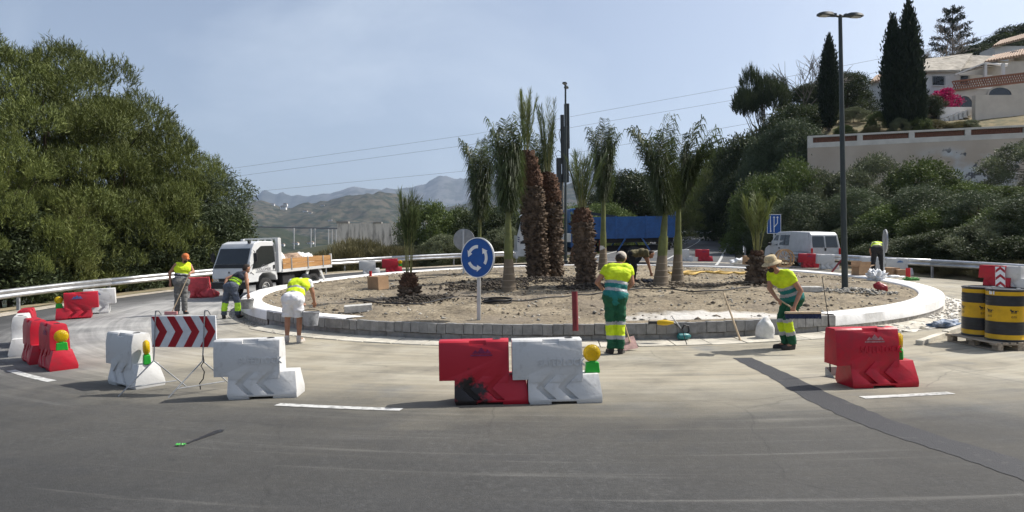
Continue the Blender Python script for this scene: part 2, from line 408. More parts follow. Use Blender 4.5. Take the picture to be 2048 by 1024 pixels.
# exit road climbing away behind the island
def strip(name, pts, w, off, m, parent=None):
    V = []; Fc = []
    for i, (x, y) in enumerate(pts):
        a = pts[max(i-1, 0)]; b = pts[min(i+1, len(pts)-1)]; d = Vector((b[0]-a[0], b[1]-a[1])).normalized(); n = Vector((-d.y, d.x))
        ww = w[i] if isinstance(w, list) else w
        for s in (-1, 1): px, py = x + n.x*ww/2*s, y + n.y*ww/2*s; V.append((px, py, g(px, py) + off))
    for i in range(len(pts) - 1): Fc.append([2*i, 2*i+1, 2*i+3, 2*i+2])
    return mesh_np(name, V, Fc, m, parent)
def smooth_path(P, n=12):
    P = [np.array(p, float) for p in P]; P = [2*P[0]-P[1]] + P + [2*P[-1]-P[-2]]; out = []
    for i in range(1, len(P) - 2):
        for t in np.linspace(0, 1, n, endpoint=False):
            out.append(tuple(.5*((2*P[i]) + (P[i+1]-P[i-1])*t + (2*P[i-1]-5*P[i]+4*P[i+1]-P[i+2])*t*t + (3*P[i]-P[i-1]-3*P[i+1]+P[i+2])*t**3)))
    return out + [tuple(P[-2])]
def offset_path(P, d):
    out = []
    for i, p in enumerate(P):
        a = P[max(i-1, 0)]; b = P[min(i+1, len(P)-1)]; v = Vector((b[0]-a[0], b[1]-a[1])).normalized(); out.append((p[0] + v.y*d, p[1] - v.x*d))
    return out
EXIT = smooth_path([(6.2, 36), (8.4, 42), (14.4, 60), (19.4, 75), (22.6, 85), (24.2, 92), (23.4, 99), (19, 105), (10, 108.5), (-6, 110)])
V = []; Fc = []
for k in range(9):
    for (x, y) in offset_path(EXIT, 5.0 - 10.2 * k / 8): V.append((x, y, g(x, y) + .012))
n = len(EXIT)
for k in range(8):
    for i in range(n - 1): Fc.append([k*n+i, k*n+i+1, (k+1)*n+i+1, (k+1)*n+i])
tag(mesh_np('exit_road', V, Fc, M_ASPH2, smooth=True), kind='structure')
for off, w, i0 in ((4.1, .16, 9), (.7, .13, 14), (-1.3, .13, 14), (-4.5, .16, 12)):
    tag(strip('lane_line', offset_path(EXIT, off)[i0:], w, .017, M_PAINT), kind='structure')
# dashed edge line of the roundabout
def arc_pts(r, a0, a1, n=10): return [(RC[0] + r*math.cos(R(a0 + (a1-a0)*i/n)), RC[1] + r*math.sin(R(a0 + (a1-a0)*i/n))) for i in range(n+1)]
for (uv0, uv1) in (((550, 811), (806, 818)), ((22, 741), (104, 763)), ((1722, 795), (1905, 787))):
    p0, p1 = hit(*uv0), hit(*uv1)
    aa = [math.degrees(math.atan2(p[1]-RC[1], p[0]-RC[0])) for p in (p0, p1)]; r_ = sum(math.hypot(p[0]-RC[0], p[1]-RC[1]) for p in (p0, p1)) / 2
    tag(strip('edge_line', arc_pts(r_, aa[0], aa[1]), .13, .006, M_PAINT), kind='structure')
# dark trench repair running diagonally to the lower right
pp = [hit(u, v) for u, v in ((1484, 716), (1560, 752), (1640, 795), (1740, 840), (1850, 878), (1950, 908), (2060, 945), (2250, 1010))]
pts = []
for i in range(len(pp) - 1):
    for t in np.linspace(0, 1, 8, endpoint=False): pts.append((pp[i][0]*(1-t) + pp[i+1][0]*t, pp[i][1]*(1-t) + pp[i+1][1]*t))
tag(strip('trench_patch', pts, [.32 + .10*min(1, i/20) + .035*random.uniform(-1,1) for i in range(len(pts))], .004, M_PATCH), kind='structure')

# ---------------------------------------------------------------- island: kerb, blocks, earth
kerb = empty('kerb'); tag(kerb, kind='structure')
def sweep(name, prof, a0, a1, m, parent, n=200, wob=0.0):
    V = []; Fc = []; k = len(prof)
    for i in range(n + 1):
        a = R(a0 + (a1 - a0) * i / n); ca, sa = math.cos(a), math.sin(a)
        zb = g(RC[0] + (RK-.3)*ca, RC[1] + (RK-.3)*sa)
        for j, (r, z) in enumerate(prof):
            w = wob * (mnoise.noise(Vector((ca*9, sa*9, j*1.7))) )
            V.append((RC[0] + (r+w)*ca, RC[1] + (r+w)*sa, zb + z + w*.5))
    for i in range(n):
        for j in range(k - 1): Fc.append([i*k+j, i*k+j+1, (i+1)*k+j+1, (i+1)*k+j])
    o = mesh_np(name, V, Fc, m, parent, smooth=True); o.data.set_sharp_from_angle(angle=R(50)); return o
A_L, A_T, A_R = 221, 238, 293.5     # where the white face ends on the left, the white top ends, the white starts on the right
rk = RK
sweep('plaster_coping', [(rk-KW, .1), (rk-KW, KH-.03), (rk-KW+.03, KH), (rk-.04, KH+.004), (rk, KH-.03), (rk+.005, .13), (rk-.05, .12)], A_R-360, A_L, M_PLASTER, kerb, 300, .012)
sweep('concrete_footing', [(rk-KW+.02, .0), (rk-.025, .12), (rk-.015, -.2)], A_R-360, A_L, M_MORTAR, kerb, 300, .02)
sweep('plaster_top', [(rk-KW, .1), (rk-KW, KH-.01), (rk-KW+.03, KH+.012), (rk-.02, KH+.014), (rk+.006, KH-.012), (rk+.004, KH-.05), (rk-.1, KH-.06)], A_L+.01, A_T, M_PLASTER, kerb, 40, .012)
sweep('mortar_backing', [(rk-KW, 0), (rk-KW+.02, KH-.07), (rk-.1, KH-.045), (rk-.06, KH-.1), (rk-.06, -.2)], A_L, A_R, M_MORTAR, kerb, 150, .015)
def block_mesh(name, w, d, h, var):
    mb = MB(); mb.box((0, -d/2, h/2), (w, d, h)); me = mb.mesh(name)
    bm = bmesh.new(); bm.from_mesh(me); bmesh.ops.bevel(bm, geom=bm.edges[:], offset=.003, segments=1, affect='EDGES')
    for v in bm.verts: v.co += Vector((random.uniform(-1, 1), random.uniform(-1, 1), random.uniform(-1, 1))) * .002
    bm.to_mesh(me); bm.free(); me.materials.append(M_CONC); return me
upm = [block_mesh('block', w, .13, .2, i) for i, w in enumerate((.187, .188, .189, .186))]
lom = [block_mesh('block', w, .13, .165, i) for i, w in enumerate((.417, .419, .415))]
def course(meshes, pitch, r, z, a0, a1):
    n = int(R(a1 - a0) * r / pitch)
    for i in range(n):
        a = R(a0) + (i + .5) * R(a1 - a0) / n
        rj = r + random.uniform(-.012, .012); x = RC[0] + rj*math.cos(a); y = RC[1] + rj*math.sin(a)
        o = bpy.data.objects.new('block', random.choice(meshes)); C.objects.link(o); o.parent = kerb
        o.location = (x, y, g(x, y) + z + random.uniform(-.006, .006)); o.rotation_euler = (random.gauss(0, .008), random.gauss(0, .006), a - math.pi/2 + random.gauss(0, .01))
course(upm, .193, rk + .01, KH - .2, A_L, A_R); course(lom, .425, rk - .035, -.02, A_L, A_R)
gutter = empty('gutter'); tag(gutter, kind='structure')
n = 26
for i in range(n):
    a0 = 222 + (312 - 222) * i / n; a1 = 222 + (312 - 222) * (i + 1) / n - .09
    mb = MB(); vs = []
    for zt in (0, 1):
        for r in (rk - .03, rk + .5):
            for a in (a0, a1):
                x = RC[0] + r*math.cos(R(a)); y = RC[1] + r*math.sin(R(a)); vs.append((x, y, g(x, y) + (-.1 if zt == 0 else (.05 if r < rk + .1 else .018)) + .004*math.sin(i*2.3)))
    mb.add(vs, [(0, 1, 3, 2), (4, 6, 7, 5), (0, 4, 5, 1), (1, 5, 7, 3), (3, 7, 6, 2), (2, 6, 4, 0)]); mb.build('slab', M_SLAB, gutter, bevel=.008, seg=1)
bed = ring('rubble_bed', -66, 22, 0, 0, .012, M_RUBBLE, 140, fr=lambda t: (rk - .02, rk + .55 + .22*math.sin(t*.21) + .3*mnoise.noise(Vector((t*.33, 1, 0))) + .12*mnoise.noise(Vector((t*1.3, 4, 0))))); tag(bed, kind='structure')
for v in bed.data.vertices: v.co.z += .035 * (mnoise.noise(v.co * 3.1) + .6 * mnoise.noise(v.co * 9)) * (1 if abs(math.hypot(v.co.x-RC[0], v.co.y-RC[1]) - rk - .57) < .4 else .3)

def dirt_material():
    m, nt, p, N, L = node_mat('island soil')
    geo = N('ShaderNodeNewGeometry'); pos = geo.outputs['Position']
    def noise_(s, d=6, r=.6):
        n = N('ShaderNodeTexNoise'); n.inputs['Scale'].default_value = s; n.inputs['Detail'].default_value = d; n.inputs['Roughness'].default_value = r; L(pos, n.inputs[0]); return n.outputs[0]
    def ramp(x, pts):
        n = N('ShaderNodeValToRGB'); e = n.color_ramp.elements
        while len(e) < len(pts): e.new(.5)
        for el, (q, c) in zip(e, pts): el.position = q; el.color = c
        L(x, n.inputs[0]); return n.outputs[0]
    a = ramp(noise_(1.1), [(.3, (.19, .158, .115, 1)), (.5, (.32, .267, .188, 1)), (.7, (.43, .365, .265, 1))])
    b = ramp(noise_(14, 5, .75), [(.32, (.30, .30, .30, 1)), (.5, (.72, .72, .72, 1)), (.68, (1.15, 1.15, 1.15, 1))])
    mx = N('ShaderNodeMix', data_type='RGBA', blend_type='MULTIPLY'); mx.inputs[0].default_value = 1; L(a, mx.inputs[6]); L(b, mx.inputs[7])
    mo = N('ShaderNodeMix', data_type='RGBA'); L(ramp(noise_(.35, 3), [(.5, (0, 0, 0, 1)), (.66, (.7, .7, .7, 1))]), mo.inputs[0]); L(mx.outputs[2], mo.inputs[6]); mo.inputs[7].default_value = (.20, .17, .135, 1)
    # mortar powder along the front right of the kerb
    sep = N('ShaderNodeSeparateXYZ'); L(pos, sep.inputs[0])
    def M_(op, x, y): 
        n = N('ShaderNodeMath', operation=op)
        for i, q in enumerate((x, y)):
            if isinstance(q, (int, float)): n.inputs[i].default_value = q
            else: L(q, n.inputs[i])
        return n.outputs[0]
    dx = M_('MULTIPLY', M_('SUBTRACT', sep.outputs[0], 4.3), .42); dy = M_('SUBTRACT', sep.outputs[1], 14.0)
    d = M_('ADD', M_('POWER', M_('ABSOLUTE', dx, 0), 2.0), M_('POWER', M_('ABSOLUTE', M_('MULTIPLY', dy, 1.5), 0), 2.0))
    d = M_('ADD', d, M_('MULTIPLY', M_('SUBTRACT', noise_(2.5), .5), 1.6))
    mp2 = N('ShaderNodeMix', data_type='RGBA'); L(ramp(d, [(.25, (.9, .9, .9, 1)), (.95, (0, 0, 0, 1))]), mp2.inputs[0]); L(mo.outputs[2], mp2.inputs[6]); mp2.inputs[7].default_value = (.60, .58, .54, 1)
    L(mp2.outputs[2], p.inputs['Base Color']); p.inputs['Roughness'].default_value = .95; p.inputs['Specular IOR Level'].default_value = .15
    bp = N('ShaderNodeBump'); bp.inputs['Strength'].default_value = .9; bp.inputs['Distance'].default_value = .05; L(noise_(9, 7, .7), bp.inputs['Height']); L(bp.outputs[0], p.inputs['Normal'])
    return m
M_DIRT = dirt_material()
NA, NR = 420, 150; V = []
aa, rv = np.meshgrid(np.linspace(0, 2*math.pi, NA, endpoint=False), (RK - KW + .08) * np.sqrt(np.linspace(0, 1, NR)), indexing='ij')
dxs = RC[0] + rv*np.cos(aa); dys = RC[1] + rv*np.sin(aa)
rel = (fbm(dxs*1.3+50, dys*1.3+50, 4, 3) - .47) * .16 + (fbm(dxs*6+50, dys*6+50, 3, 9) - .44) * .09
edge = np.clip((RK - KW - rv) / .8, 0.15, 1)
dzs = dz(dxs, dys) + rel * edge
V = np.stack([dxs, dys, dzs], -1).reshape(-1, 3)
ii, jj = np.meshgrid(np.arange(NA), np.arange(NR - 1), indexing='ij'); i2 = (ii + 1) % NA
Fq = np.stack([ii*NR+jj, ii*NR+jj+1, i2*NR+jj+1, i2*NR+jj], -1).reshape(-1, 4)
tag(mesh_np('island_soil', V, Fq, M_DIRT, smooth=True), kind='structure')
# soil also laps over the front kerb top where it is not plastered
sweep('soil_lip', [(rk-KW-.05, KH-.04), (rk-KW+.2, KH+.0), (rk-.2, KH-.012), (rk-.07, KH-.03)], A_T, A_R, M_DIRT, kerb, 200, .03)
# loose stones and clods
def stones(name, pts, smin, smax, m, label=None):
    base = np.array([(0, 0, 1), (.9, 0, .1), (.3, .85, 0), (-.8, .5, .1), (-.7, -.6, 0), (.35, -.85, .1), (0, 0, -.7)], float)
    tri = np.array([(0, 1, 2), (0, 2, 3), (0, 3, 4), (0, 4, 5), (0, 5, 1), (6, 2, 1), (6, 3, 2), (6, 4, 3), (6, 5, 4), (6, 1, 5)])
    Vs = []; Fs = []
    for k, (x, y, z) in enumerate(pts):
        s = random.uniform(smin, smax) * (1 if random.random() < .85 else 1.8); a = random.uniform(0, 6.28)
        b = base * (1 + rng.normal(0, .22, base.shape)) * np.array([s*random.uniform(.7, 1.4), s, s*random.uniform(.4, .8)])
        Vs.append(np.column_stack([x + b[:, 0]*math.cos(a) - b[:, 1]*math.sin(a), y + b[:, 0]*math.sin(a) + b[:, 1]*math.cos(a), z + b[:, 2] + s*.2])); Fs.append(tri + 7*k)
    return tag(mesh_np(name, np.concatenate(Vs), np.concatenate(Fs), m), label, kind='stuff')
def isl(n, bias=None):
    out = []
    while len(out) < n:
        x, y = random.uniform(-8, 12.4), random.uniform(13.4, 34); 
        if math.hypot(x-RC[0], y-RC[1]) < RK - KW - .05: out.append((x, y, float(dz(x, y)) - .01))
    return out
M_STONE = mat('loose stone', (.33, .31, .27), .95, .5, 8, .4, 30, coord='World')
M_CLOD = mat('dark clod', (.17, .14, .105), .97, .4, 10, .5, 30, coord='World')
stones('gravel', isl(4200), .012, .04, M_STONE, 'pale loose stones scattered over the island soil')['category'] = 'gravel'
stones('soil_clods', isl(3000), .015, .05, M_CLOD, 'dark soil clods scattered over the island')['category'] = 'soil'
pts = []
for i in range(700):
    a = R(random.uniform(-64, 20)); r = rk + random.triangular(.0, .8, .05); x = RC[0]+r*math.cos(a); y = RC[1]+r*math.sin(a); pts.append((x, y, g(x, y) + .02))
stones('rubble', pts, .012, .045, M_RUBBLE, 'whitish rubble heaped along the right foot of the kerb')['category'] = 'rubble'
pts = []
for i in range(420):
    a = R(random.uniform(150, 240)); r = rk + abs(random.gauss(0, .18)); x = RC[0]+r*math.cos(a); y = RC[1]+r*math.sin(a); pts.append((x, y, g(x, y) + .005))
stones('mortar_crumbs', pts, .01, .03, M_MORTAR, 'grey mortar crumbs along the left foot of the kerb')['category'] = 'rubble'

# ---------------------------------------------------------------- far hills and mountains
def hill_mat(name, c1, c2, c3, s):
    m, nt, p, N, L = node_mat(name)
    geo = N('ShaderNodeNewGeometry'); pos = geo.outputs['Position']
    def nr(sc_, pts, d=7):
        n = N('ShaderNodeTexNoise'); n.inputs['Scale'].default_value = sc_; n.inputs['Detail'].default_value = d; n.inputs['Roughness'].default_value = .65; L(pos, n.inputs[0])
        r = N('ShaderNodeValToRGB'); L(n.outputs[0], r.inputs[0])
        e = r.color_ramp.elements
        for el, (q, c) in zip(e, pts): el.position = q; el.color = c
        return r.outputs[0]
    a = nr(s, [(.4, c1 + (1,)), (.6, c2 + (1,))]); k = nr(s * 7, [(.46, (0, 0, 0, 1)), (.56, (.9, .9, .9, 1))])
    mx = N('ShaderNodeMix', data_type='RGBA'); L(k, mx.inputs[0]); L(a, mx.inputs[6]); mx.inputs[7].default_value = c3 + (1,)
    L(mx.outputs[2], p.inputs['Base Color']); p.inputs['Roughness'].default_value = .95; p.inputs['Specular IOR Level'].default_value = .1
    return m
M_HILL = hill_mat('scrub hill', (.085, .074, .052), (.055, .053, .034), (.02, .028, .015), .005)
M_MTN = hill_mat('rocky mountain', (.12, .12, .115), (.075, .078, .07), (.05, .056, .045), .0014)
M_GROVE = hill_mat('dark orchard slope', (.028, .036, .02), (.06, .056, .035), (.018, .026, .013), .008)
def range_(name, us, vs, Y, depth, zb, m, amp, front=1.0, seed=0, nu=260, nr=60, fs=.01):
    u = np.linspace(us[0], us[-1], nu); v = np.interp(u, us, vs) + (fbm(u*.07 + 300, u*0 + seed + .5, 4, seed) - .47)*9
    top = CAMZ - (v - HV) / F * Y
    UU, T = np.meshgrid(np.arange(nu), np.linspace(0, 1, nr), indexing='ij')
    yy = Y - depth * (1 - T) ; tt = T
    prof = np.where(tt < .86, (tt / .86) ** front, 1 - ((tt - .86) / .14) ** 2 * .35)
    yy = Y - depth * (.86 - tt)
    xx = (u[UU] - UC) / F * (Y + (yy - Y) * .6)
    z = zb + (top[UU] - zb) * prof + (fbm(xx * fs + 90, yy * fs + 90, 6, seed) - .49) * amp * np.clip((prof) * 2, 0, 1)
    z = z + (np.abs(fbm(xx * fs * 2.2 + 40, yy * fs * .7 + 40, 5, seed + 50) - .5) - .1) * -amp * .9 * np.clip(prof * 1.5 * (1.25 - prof) , 0, 1)
    V = np.stack([xx, yy, z], -1).reshape(-1, 3)
    ii, jj = np.meshgrid(np.arange(nu - 1), np.arange(nr - 1), indexing='ij')
    Fq = np.stack([ii*nr+jj, (ii+1)*nr+jj, (ii+1)*nr+jj+1, ii*nr+jj+1], -1).reshape(-1, 4)
    return tag(mesh_np(name, V, Fq, m, smooth=True), kind='structure')
range_('mountain', [-900, 100, 300, 430, 480, 510, 526, 540, 552, 565, 580, 600, 660, 690, 712, 740, 765, 790, 815, 850, 868, 882, 895, 910, 930, 960, 1000, 1080, 1150, 1190, 1215, 1240, 1300, 1500, 1900, 2600], [400, 398, 394, 396, 394, 389, 378, 380, 386, 382, 387, 387, 382, 371, 367, 371, 376, 373, 374, 370, 358, 354, 355, 361, 356, 350, 346, 349, 348, 338, 336, 340, 352, 370, 390, 400], 7000, 2600, -70, M_MTN, 190, 1.25, 5, 620, 70, .0012)
range_('hill', [-900, 100, 400, 470, 500, 522, 545, 565, 590, 620, 660, 700, 730, 755, 775, 800, 820, 850, 880, 930, 980, 1060, 1150, 1230, 1400], [420, 415, 412, 405, 398, 392, 395, 405, 409, 407, 400, 391, 388, 387, 390, 394, 400, 408, 410, 404, 396, 385, 372, 372, 400], 2600, 1700, -70, M_HILL, 80, 1.1, 11, 480, 110, .0042)
range_('foothill', [-900, 200, 440, 480, 520, 560, 600, 640, 700, 760, 820, 900, 1000, 1300], [460, 455, 446, 446, 452, 462, 476, 480, 478, 484, 490, 480, 470, 480], 1300, 900, -75, M_GROVE, 26, 1.1, 17, 200, 60, .012)

# ================================================================ ROAD FURNITURE
M_GALV = mat('galvanised steel', (.55, .56, .57), .42, .18, 3, 0, metal=.85)
M_GALVD = mat('dull galvanised steel', (.36, .37, .38), .55, .2, 6, 0, metal=.6)
M_RED = mat('red barrier plastic', (.46, .009, .026), .45, 0, 7, .15, 22, col2=(.33, .02, .03), objvar=.12, detail=9, lo=.3, hi=.55)
M_REDF = mat('sun-faded red plastic', (.55, .06, .07), .55, .25, 6, .15, 14)
M_WHITE = mat('white barrier plastic', (.57, .57, .56), .48, 0, 6, .15, 22, col2=(.40, .39, .365), detail=9, lo=.26, hi=.46)
M_YLENS = mat('amber lamp lens', (.72, .50, .0), .18, .1, 60, .5, 90, transl=.35, coat=.4)
M_GREEN = mat('bright green plastic', (.02, .34, .03), .4, .1, 8)
M_BLACK = mat('black plastic', (.02, .02, .021), .5)
M_RUBBER = mat('tyre rubber', (.022, .022, .023), .85, .3, 9, .3, 40)
M_SIGNB = mat('blue sign sheeting', (.008, .075, .30), .35, .12, 7)
M_SIGNW = mat('white sign sheeting', (.72, .73, .74), .35, .1, 9)
M_SIGNR = mat('red sign sheeting', (.36, .012, .02), .35, .15, 7)
M_SIGNG = mat('grey sign back', (.33, .34, .35), .5, .12, 5, metal=.4)

# ---- guardrails
def guardrail(path, label, step=2.0, post_every=2, lite=False):
    root = empty('guardrail', (path[0][0], path[0][1], g(*path[0])), label, 'guardrail', 'guardrails round the junction')
    d = [0]
    for a, b in zip(path, path[1:]): d.append(d[-1] + math.hypot(b[0]-a[0], b[1]-a[1]))
    n = int(d[-1] / step); px = np.interp(np.linspace(0, d[-1], n+1), d, [p[0] for p in path]); py = np.interp(np.linspace(0, d[-1], n+1), d, [p[1] for p in path])
    prof = [(0, .44), (.05, .47), (.065, .51), (.05, .55), (.0, .585), (.0, .605), (.05, .64), (.065, .68), (.05, .72), (0, .75)]
    o0 = Vector(root.location)
    for s in range(0, n, 4):
        e = min(s + 4, n); V = []; Fc = []; k = len(prof)
        for i in range(s, e + 1):
            a = max(i-1, 0); b = min(i+1, n); v = Vector((px[b]-px[a], py[b]-py[a])).normalized(); nn = Vector((v.y, -v.x))
            ov = .004 if i == e else 0
            for q, z in prof: V.append((px[i] + nn.x*(q+ov) - o0.x, py[i] + nn.y*(q+ov) - o0.y, g(px[i], py[i]) + z - o0.z))
        for i in range(e - s):
            for j in range(k - 1): Fc.append([i*k+j, (i+1)*k+j, (i+1)*k+j+1, i*k+j+1])
        ob = mesh_np('beam', V, Fc, M_GALV, root, smooth=True); sd = ob.modifiers.new('s', 'SOLIDIFY'); sd.thickness = .006; sd.offset = 0
    mb = MB(); mb.b2(-.03, .03, -.05, .05, -.4, .70); me = mb.mesh('post'); me.materials.append(M_GALVD)
    for i in range(0, n + 1, post_every):
        a = max(i-1, 0); b = min(i+1, n); v = Vector((px[b]-px[a], py[b]-py[a])).normalized(); nn = Vector((v.y, -v.x))
        p = bpy.data.objects.new('post', me); C.objects.link(p); p.parent = root
        p.location = (px[i] - nn.x*.07 - o0.x, py[i] - nn.y*.07 - o0.y, g(px[i], py[i]) - o0.z); p.rotation_euler = (0, 0, math.atan2(v.y, v.x))
    return root
def ring_path(a0, a1, add, n=60): return [(RC[0] + (float(rout(t)) + add)*math.cos(R(t)), RC[1] + (float(rout(t)) + add)*math.sin(R(t))) for t in np.linspace(a0, a1, n)]
guardrail(ring_path(205, 84, .95), 'long steel guardrail curving round the left side in front of the pines')
guardrail(ring_path(47, -12, .8), 'steel guardrail on the right in front of the hillside bushes')
guardrail(list(reversed(offset_path(EXIT, 5.6)[16:60])), 'steel guardrail along the right edge of the climbing exit road')
guardrail(list(reversed(offset_path(EXIT, 6.0)[58:])), 'dark far guardrail across the bend of the exit road')

# ---- plastic water-filled barriers
def barrier_body():
    up = MB(); up.prism([(-.15, .285), (.15, .285), (.14, .60), (.115, .73), (.095, .75), (-.095, .75), (-.115, .73), (-.14, .60)], 0, .83, 'x')
    lo = MB(); lo.prism([(-.2, 0), (.2, 0), (.21, .05), (.2, .10), (.135, .33), (-.135, .33), (-.2, .10), (-.21, .05)], .18, 1.05, 'x')
    mid = MB(); mid.prism([(-.165, .25), (.165, .25), (.125, .44), (-.125, .44)], .19, .82, 'x')
    A = up.build('a', M_RED); B = lo.build('b', M_RED); D = mid.build('d', M_RED)
    # pull the step end in, as moulded
    for v in B.data.vertices:
        if v.co.x > 1 and v.co.z > .2: v.co.x -= .03
        if v.co.x < .3 and v.co.z < .04: v.co.x += .02
    cuts = []
    for x0 in (.27, .53):
        for s in (-1, 1):
            mb = MB(); mb.prism([(x0, .19), (x0+.15, .335), (x0+.245, .335), (x0+.095, .19), (x0+.245, .055), (x0+.15, .055)], s*.3, s*.145, 'y'); cuts.append(mb)
    nt_ = MB(); nt_.b2(.36, .56, -.3, -.085, .70, .8); cuts.append(nt_); nt2 = MB(); nt2.b2(.36, .56, .085, .3, .70, .8); cuts.append(nt2)
    ft = MB(); ft.b2(.45, .75, -.5, .5, -.1, .03); cuts.append(ft)
    tmp = [A, B, D]
    for o_, op in [(B, 'UNION'), (D, 'UNION')]:
        m = A.modifiers.new('u', 'BOOLEAN'); m.object = o_; m.operation = op; m.solver = 'EXACT'
    for c in cuts:
        o_ = c.build('cut', M_RED); tmp.append(o_); m = A.modifiers.new('c', 'BOOLEAN'); m.object = o_; m.operation = 'DIFFERENCE'; m.solver = 'EXACT'
    bv = A.modifiers.new('bv', 'BEVEL'); bv.width = .014; bv.segments = 2; bv.limit_method = 'ANGLE'; bv.angle_limit = R(28)
    me = eval_mesh(A, 'body')
    for o_ in tmp: remove(o_)
    me.transform(Matrix.Translation((-.525, 0, 0)))
    me.polygons.foreach_set('use_smooth', [True]*len(me.polygons)); me.set_sharp_from_angle(angle=R(40))
    me.materials.clear(); return me
BB = barrier_body()
def with_mat(me, m, name='body'): c = me.copy(); c.materials.clear(); c.materials.append(m); c.name = name; return c
m_, nt, p, N, L = node_mat('soot-stained red plastic')
t = N('ShaderNodeTexCoord'); n1 = N('ShaderNodeTexNoise'); n1.inputs['Scale'].default_value = 9; n1.inputs['Detail'].default_value = 7; n1.inputs['Roughness'].default_value = .7; L(t.outputs['Object'], n1.inputs[0])
vm = N('ShaderNodeVectorMath', operation='DISTANCE'); L(t.outputs['Object'], vm.inputs[0]); vm.inputs[1].default_value = (-.22, -.2, .08)
ad = N('ShaderNodeMath', operation='SUBTRACT'); L(vm.outputs['Value'], ad.inputs[0]); L(n1.outputs[0], ad.inputs[1])
rp = N('ShaderNodeValToRGB'); L(ad.outputs[0], rp.inputs[0]); e = rp.color_ramp.elements; e[0].position = 0; e[0].color = (.012, .008, .008, 1); e[1].position = .02; e[1].color = (.44, .008, .024, 1)
ad.inputs[1].default_value = .4
s2 = N('ShaderNodeMath', operation='MULTIPLY_ADD'); L(n1.outputs[0], s2.inputs[0]); s2.inputs[1].default_value = -.62; s2.inputs[2].default_value = .12
s3 = N('ShaderNodeMath', operation='ADD'); L(vm.outputs['Value'], s3.inputs[0]); L(s2.outputs[0], s3.inputs[1]); L(s3.outputs[0], rp.inputs[0])
e[1].position = .10; L(rp.outputs[0], p.inputs['Base Color']); p.inputs['Roughness'].default_value = .5
M_SOOT = m_
B_RED, B_WHITE, B_SOOT = with_mat(BB, M_RED), with_mat(BB, M_WHITE), with_mat(BB, M_SOOT)
def crumple(me):
    c = with_mat(me, M_REDF); bm = bmesh.new(); bm.from_mesh(c); bmesh.ops.triangulate(bm, faces=bm.faces); bmesh.ops.subdivide_edges(bm, edges=[e for e in bm.edges if e.calc_length() > .12], cuts=3, use_grid_fill=False); bmesh.ops.triangulate(bm, faces=bm.faces)
    for v in bm.verts:
        q = v.co * 4.0; k = min(1, max(0, (.55 - v.co.z) / .3))
        v.co += Vector((mnoise.noise(q), mnoise.noise(q + Vector((9, 0, 0))), .5*mnoise.noise(q + Vector((0, 7, 0))))) * .13 * k
        v.co.z = max(0, v.co.z)
    bm.to_mesh(c); bm.free(); return c
B_CRUMP = crumple(BB)
T_TXT = text_mesh('lettering', 'SAFEDLOCK', .115, .006, .004); T_TXT.transform(Matrix.Rotation(R(90), 4, 'X') @ Matrix.Scale(.86, 4, (1, 0, 0)))
T_RED, T_WH = with_mat(T_TXT, M_RED, 'lettering'), with_mat(T_TXT, M_WHITE, 'lettering')
mb = MB(); mb.lathe([(.05, .745), (.05, .754), (.042, .758), (.03, .752)], 16); CAPM = mb.mesh('filler_cap', smooth=30); CAPM.materials.append(M_BLACK)
def logo_mesh(m):
    mb = MB()
    for x0, w, h in ((-.06, .12, .075), (-.11, .08, .045), (.03, .09, .05)): mb.prism([(x0, 0), (x0 + w, 0), (x0 + w*.5, h)], -.004, .0)
    mb.b2(-.13, .13, -.004, 0, -.03, -.012); me = mb.mesh('logo'); me.materials.append(m); return me
LOGO_B = logo_mesh(mat('blue print', (.05, .17, .42), .5, .3, 20)); LOGO_W = logo_mesh(mat('faded white print', (.42, .2, .2), .6, .5, 30)); LOGO_D = logo_mesh(mat('purplish print', (.22, .02, .08), .5, .4, 20))
def part(name, me, parent, loc=(0, 0, 0), rot=(0, 0, 0)):
    o = bpy.data.objects.new(name, me); C.objects.link(o); o.parent = parent; o.location = loc; o.rotation_euler = rot; return o
GB = 'plastic road barriers'
def barrier(x, y, rz, col, label, text=True, logo=None, body=None, fn=None, lift=0):
    root = empty('road_barrier', label=label, cat='barrier', group=GB)
    part('body', body or {'red': B_RED, 'white': B_WHITE}[col], root)
    part('filler_cap', CAPM, root, (.16, 0, 0))
    if text:
        part('lettering', T_RED if col == 'red' else T_WH, root, (.06, -.147, .475), (R(-2), 0, 0))
    if logo: part('logo', logo, root, (-.02, -.145, .60), (R(-3), 0, 0)); part('logo', logo, root, (-.02, .145, .60), (R(3), 0, math.pi))
    return put(root, x, y, rz, fn, dzv=lift)
def lamp_proto():
    root = empty('warning_lamp')
    b = MB(); b.box((0, 0, .065), (.18, .10, .13), taper=(.86, .86)); b.box((0, 0, .135), (.07, .07, .03)); b.build('battery_box', M_GREEN, root, bevel=.012)
    l = MB(); l.M = Matrix.Translation((0, 0, .235)) @ Matrix.Rotation(R(90), 4, 'X')
    l.lathe([(.03, -.045), (.075, -.042), (.098, -.022), (.1, -.02), (.1, .02), (.098, .022), (.075, .042), (.03, .045)], 24)
    ln = l.build('lens', M_YLENS, root, smooth=40)
    r = MB(); r.M = Matrix.Translation((0, 0, .235)) @ Matrix.Rotation(R(90), 4, 'X')
    r.lathe([(.1, -.012), (.106, -.01), (.106, .01), (.1, .012)], 24, cap=False); r.build('lens_ring', mat('amber rim', (.55, .38, .0), .4), ln)
    bt = MB(); bt.cyl((0, 0, -.0), (0, 0, .015), .03, n=8); bt.build('bolt', M_BLACK, root)
    return root
LAMP = lamp_proto(); lamp_used = []
def lamp_on(bar, label, lx=.44, rz=0):
    o = LAMP if not lamp_used else copy_tree(LAMP); lamp_used.append(1)
    tag(o, label, 'lamp', 'amber warning lamps on the barriers')
    o.matrix_basis = bar.matrix_basis @ Matrix.Translation((lx, 0, .325)) @ Matrix.Rotation(rz, 4, 'Z'); return o
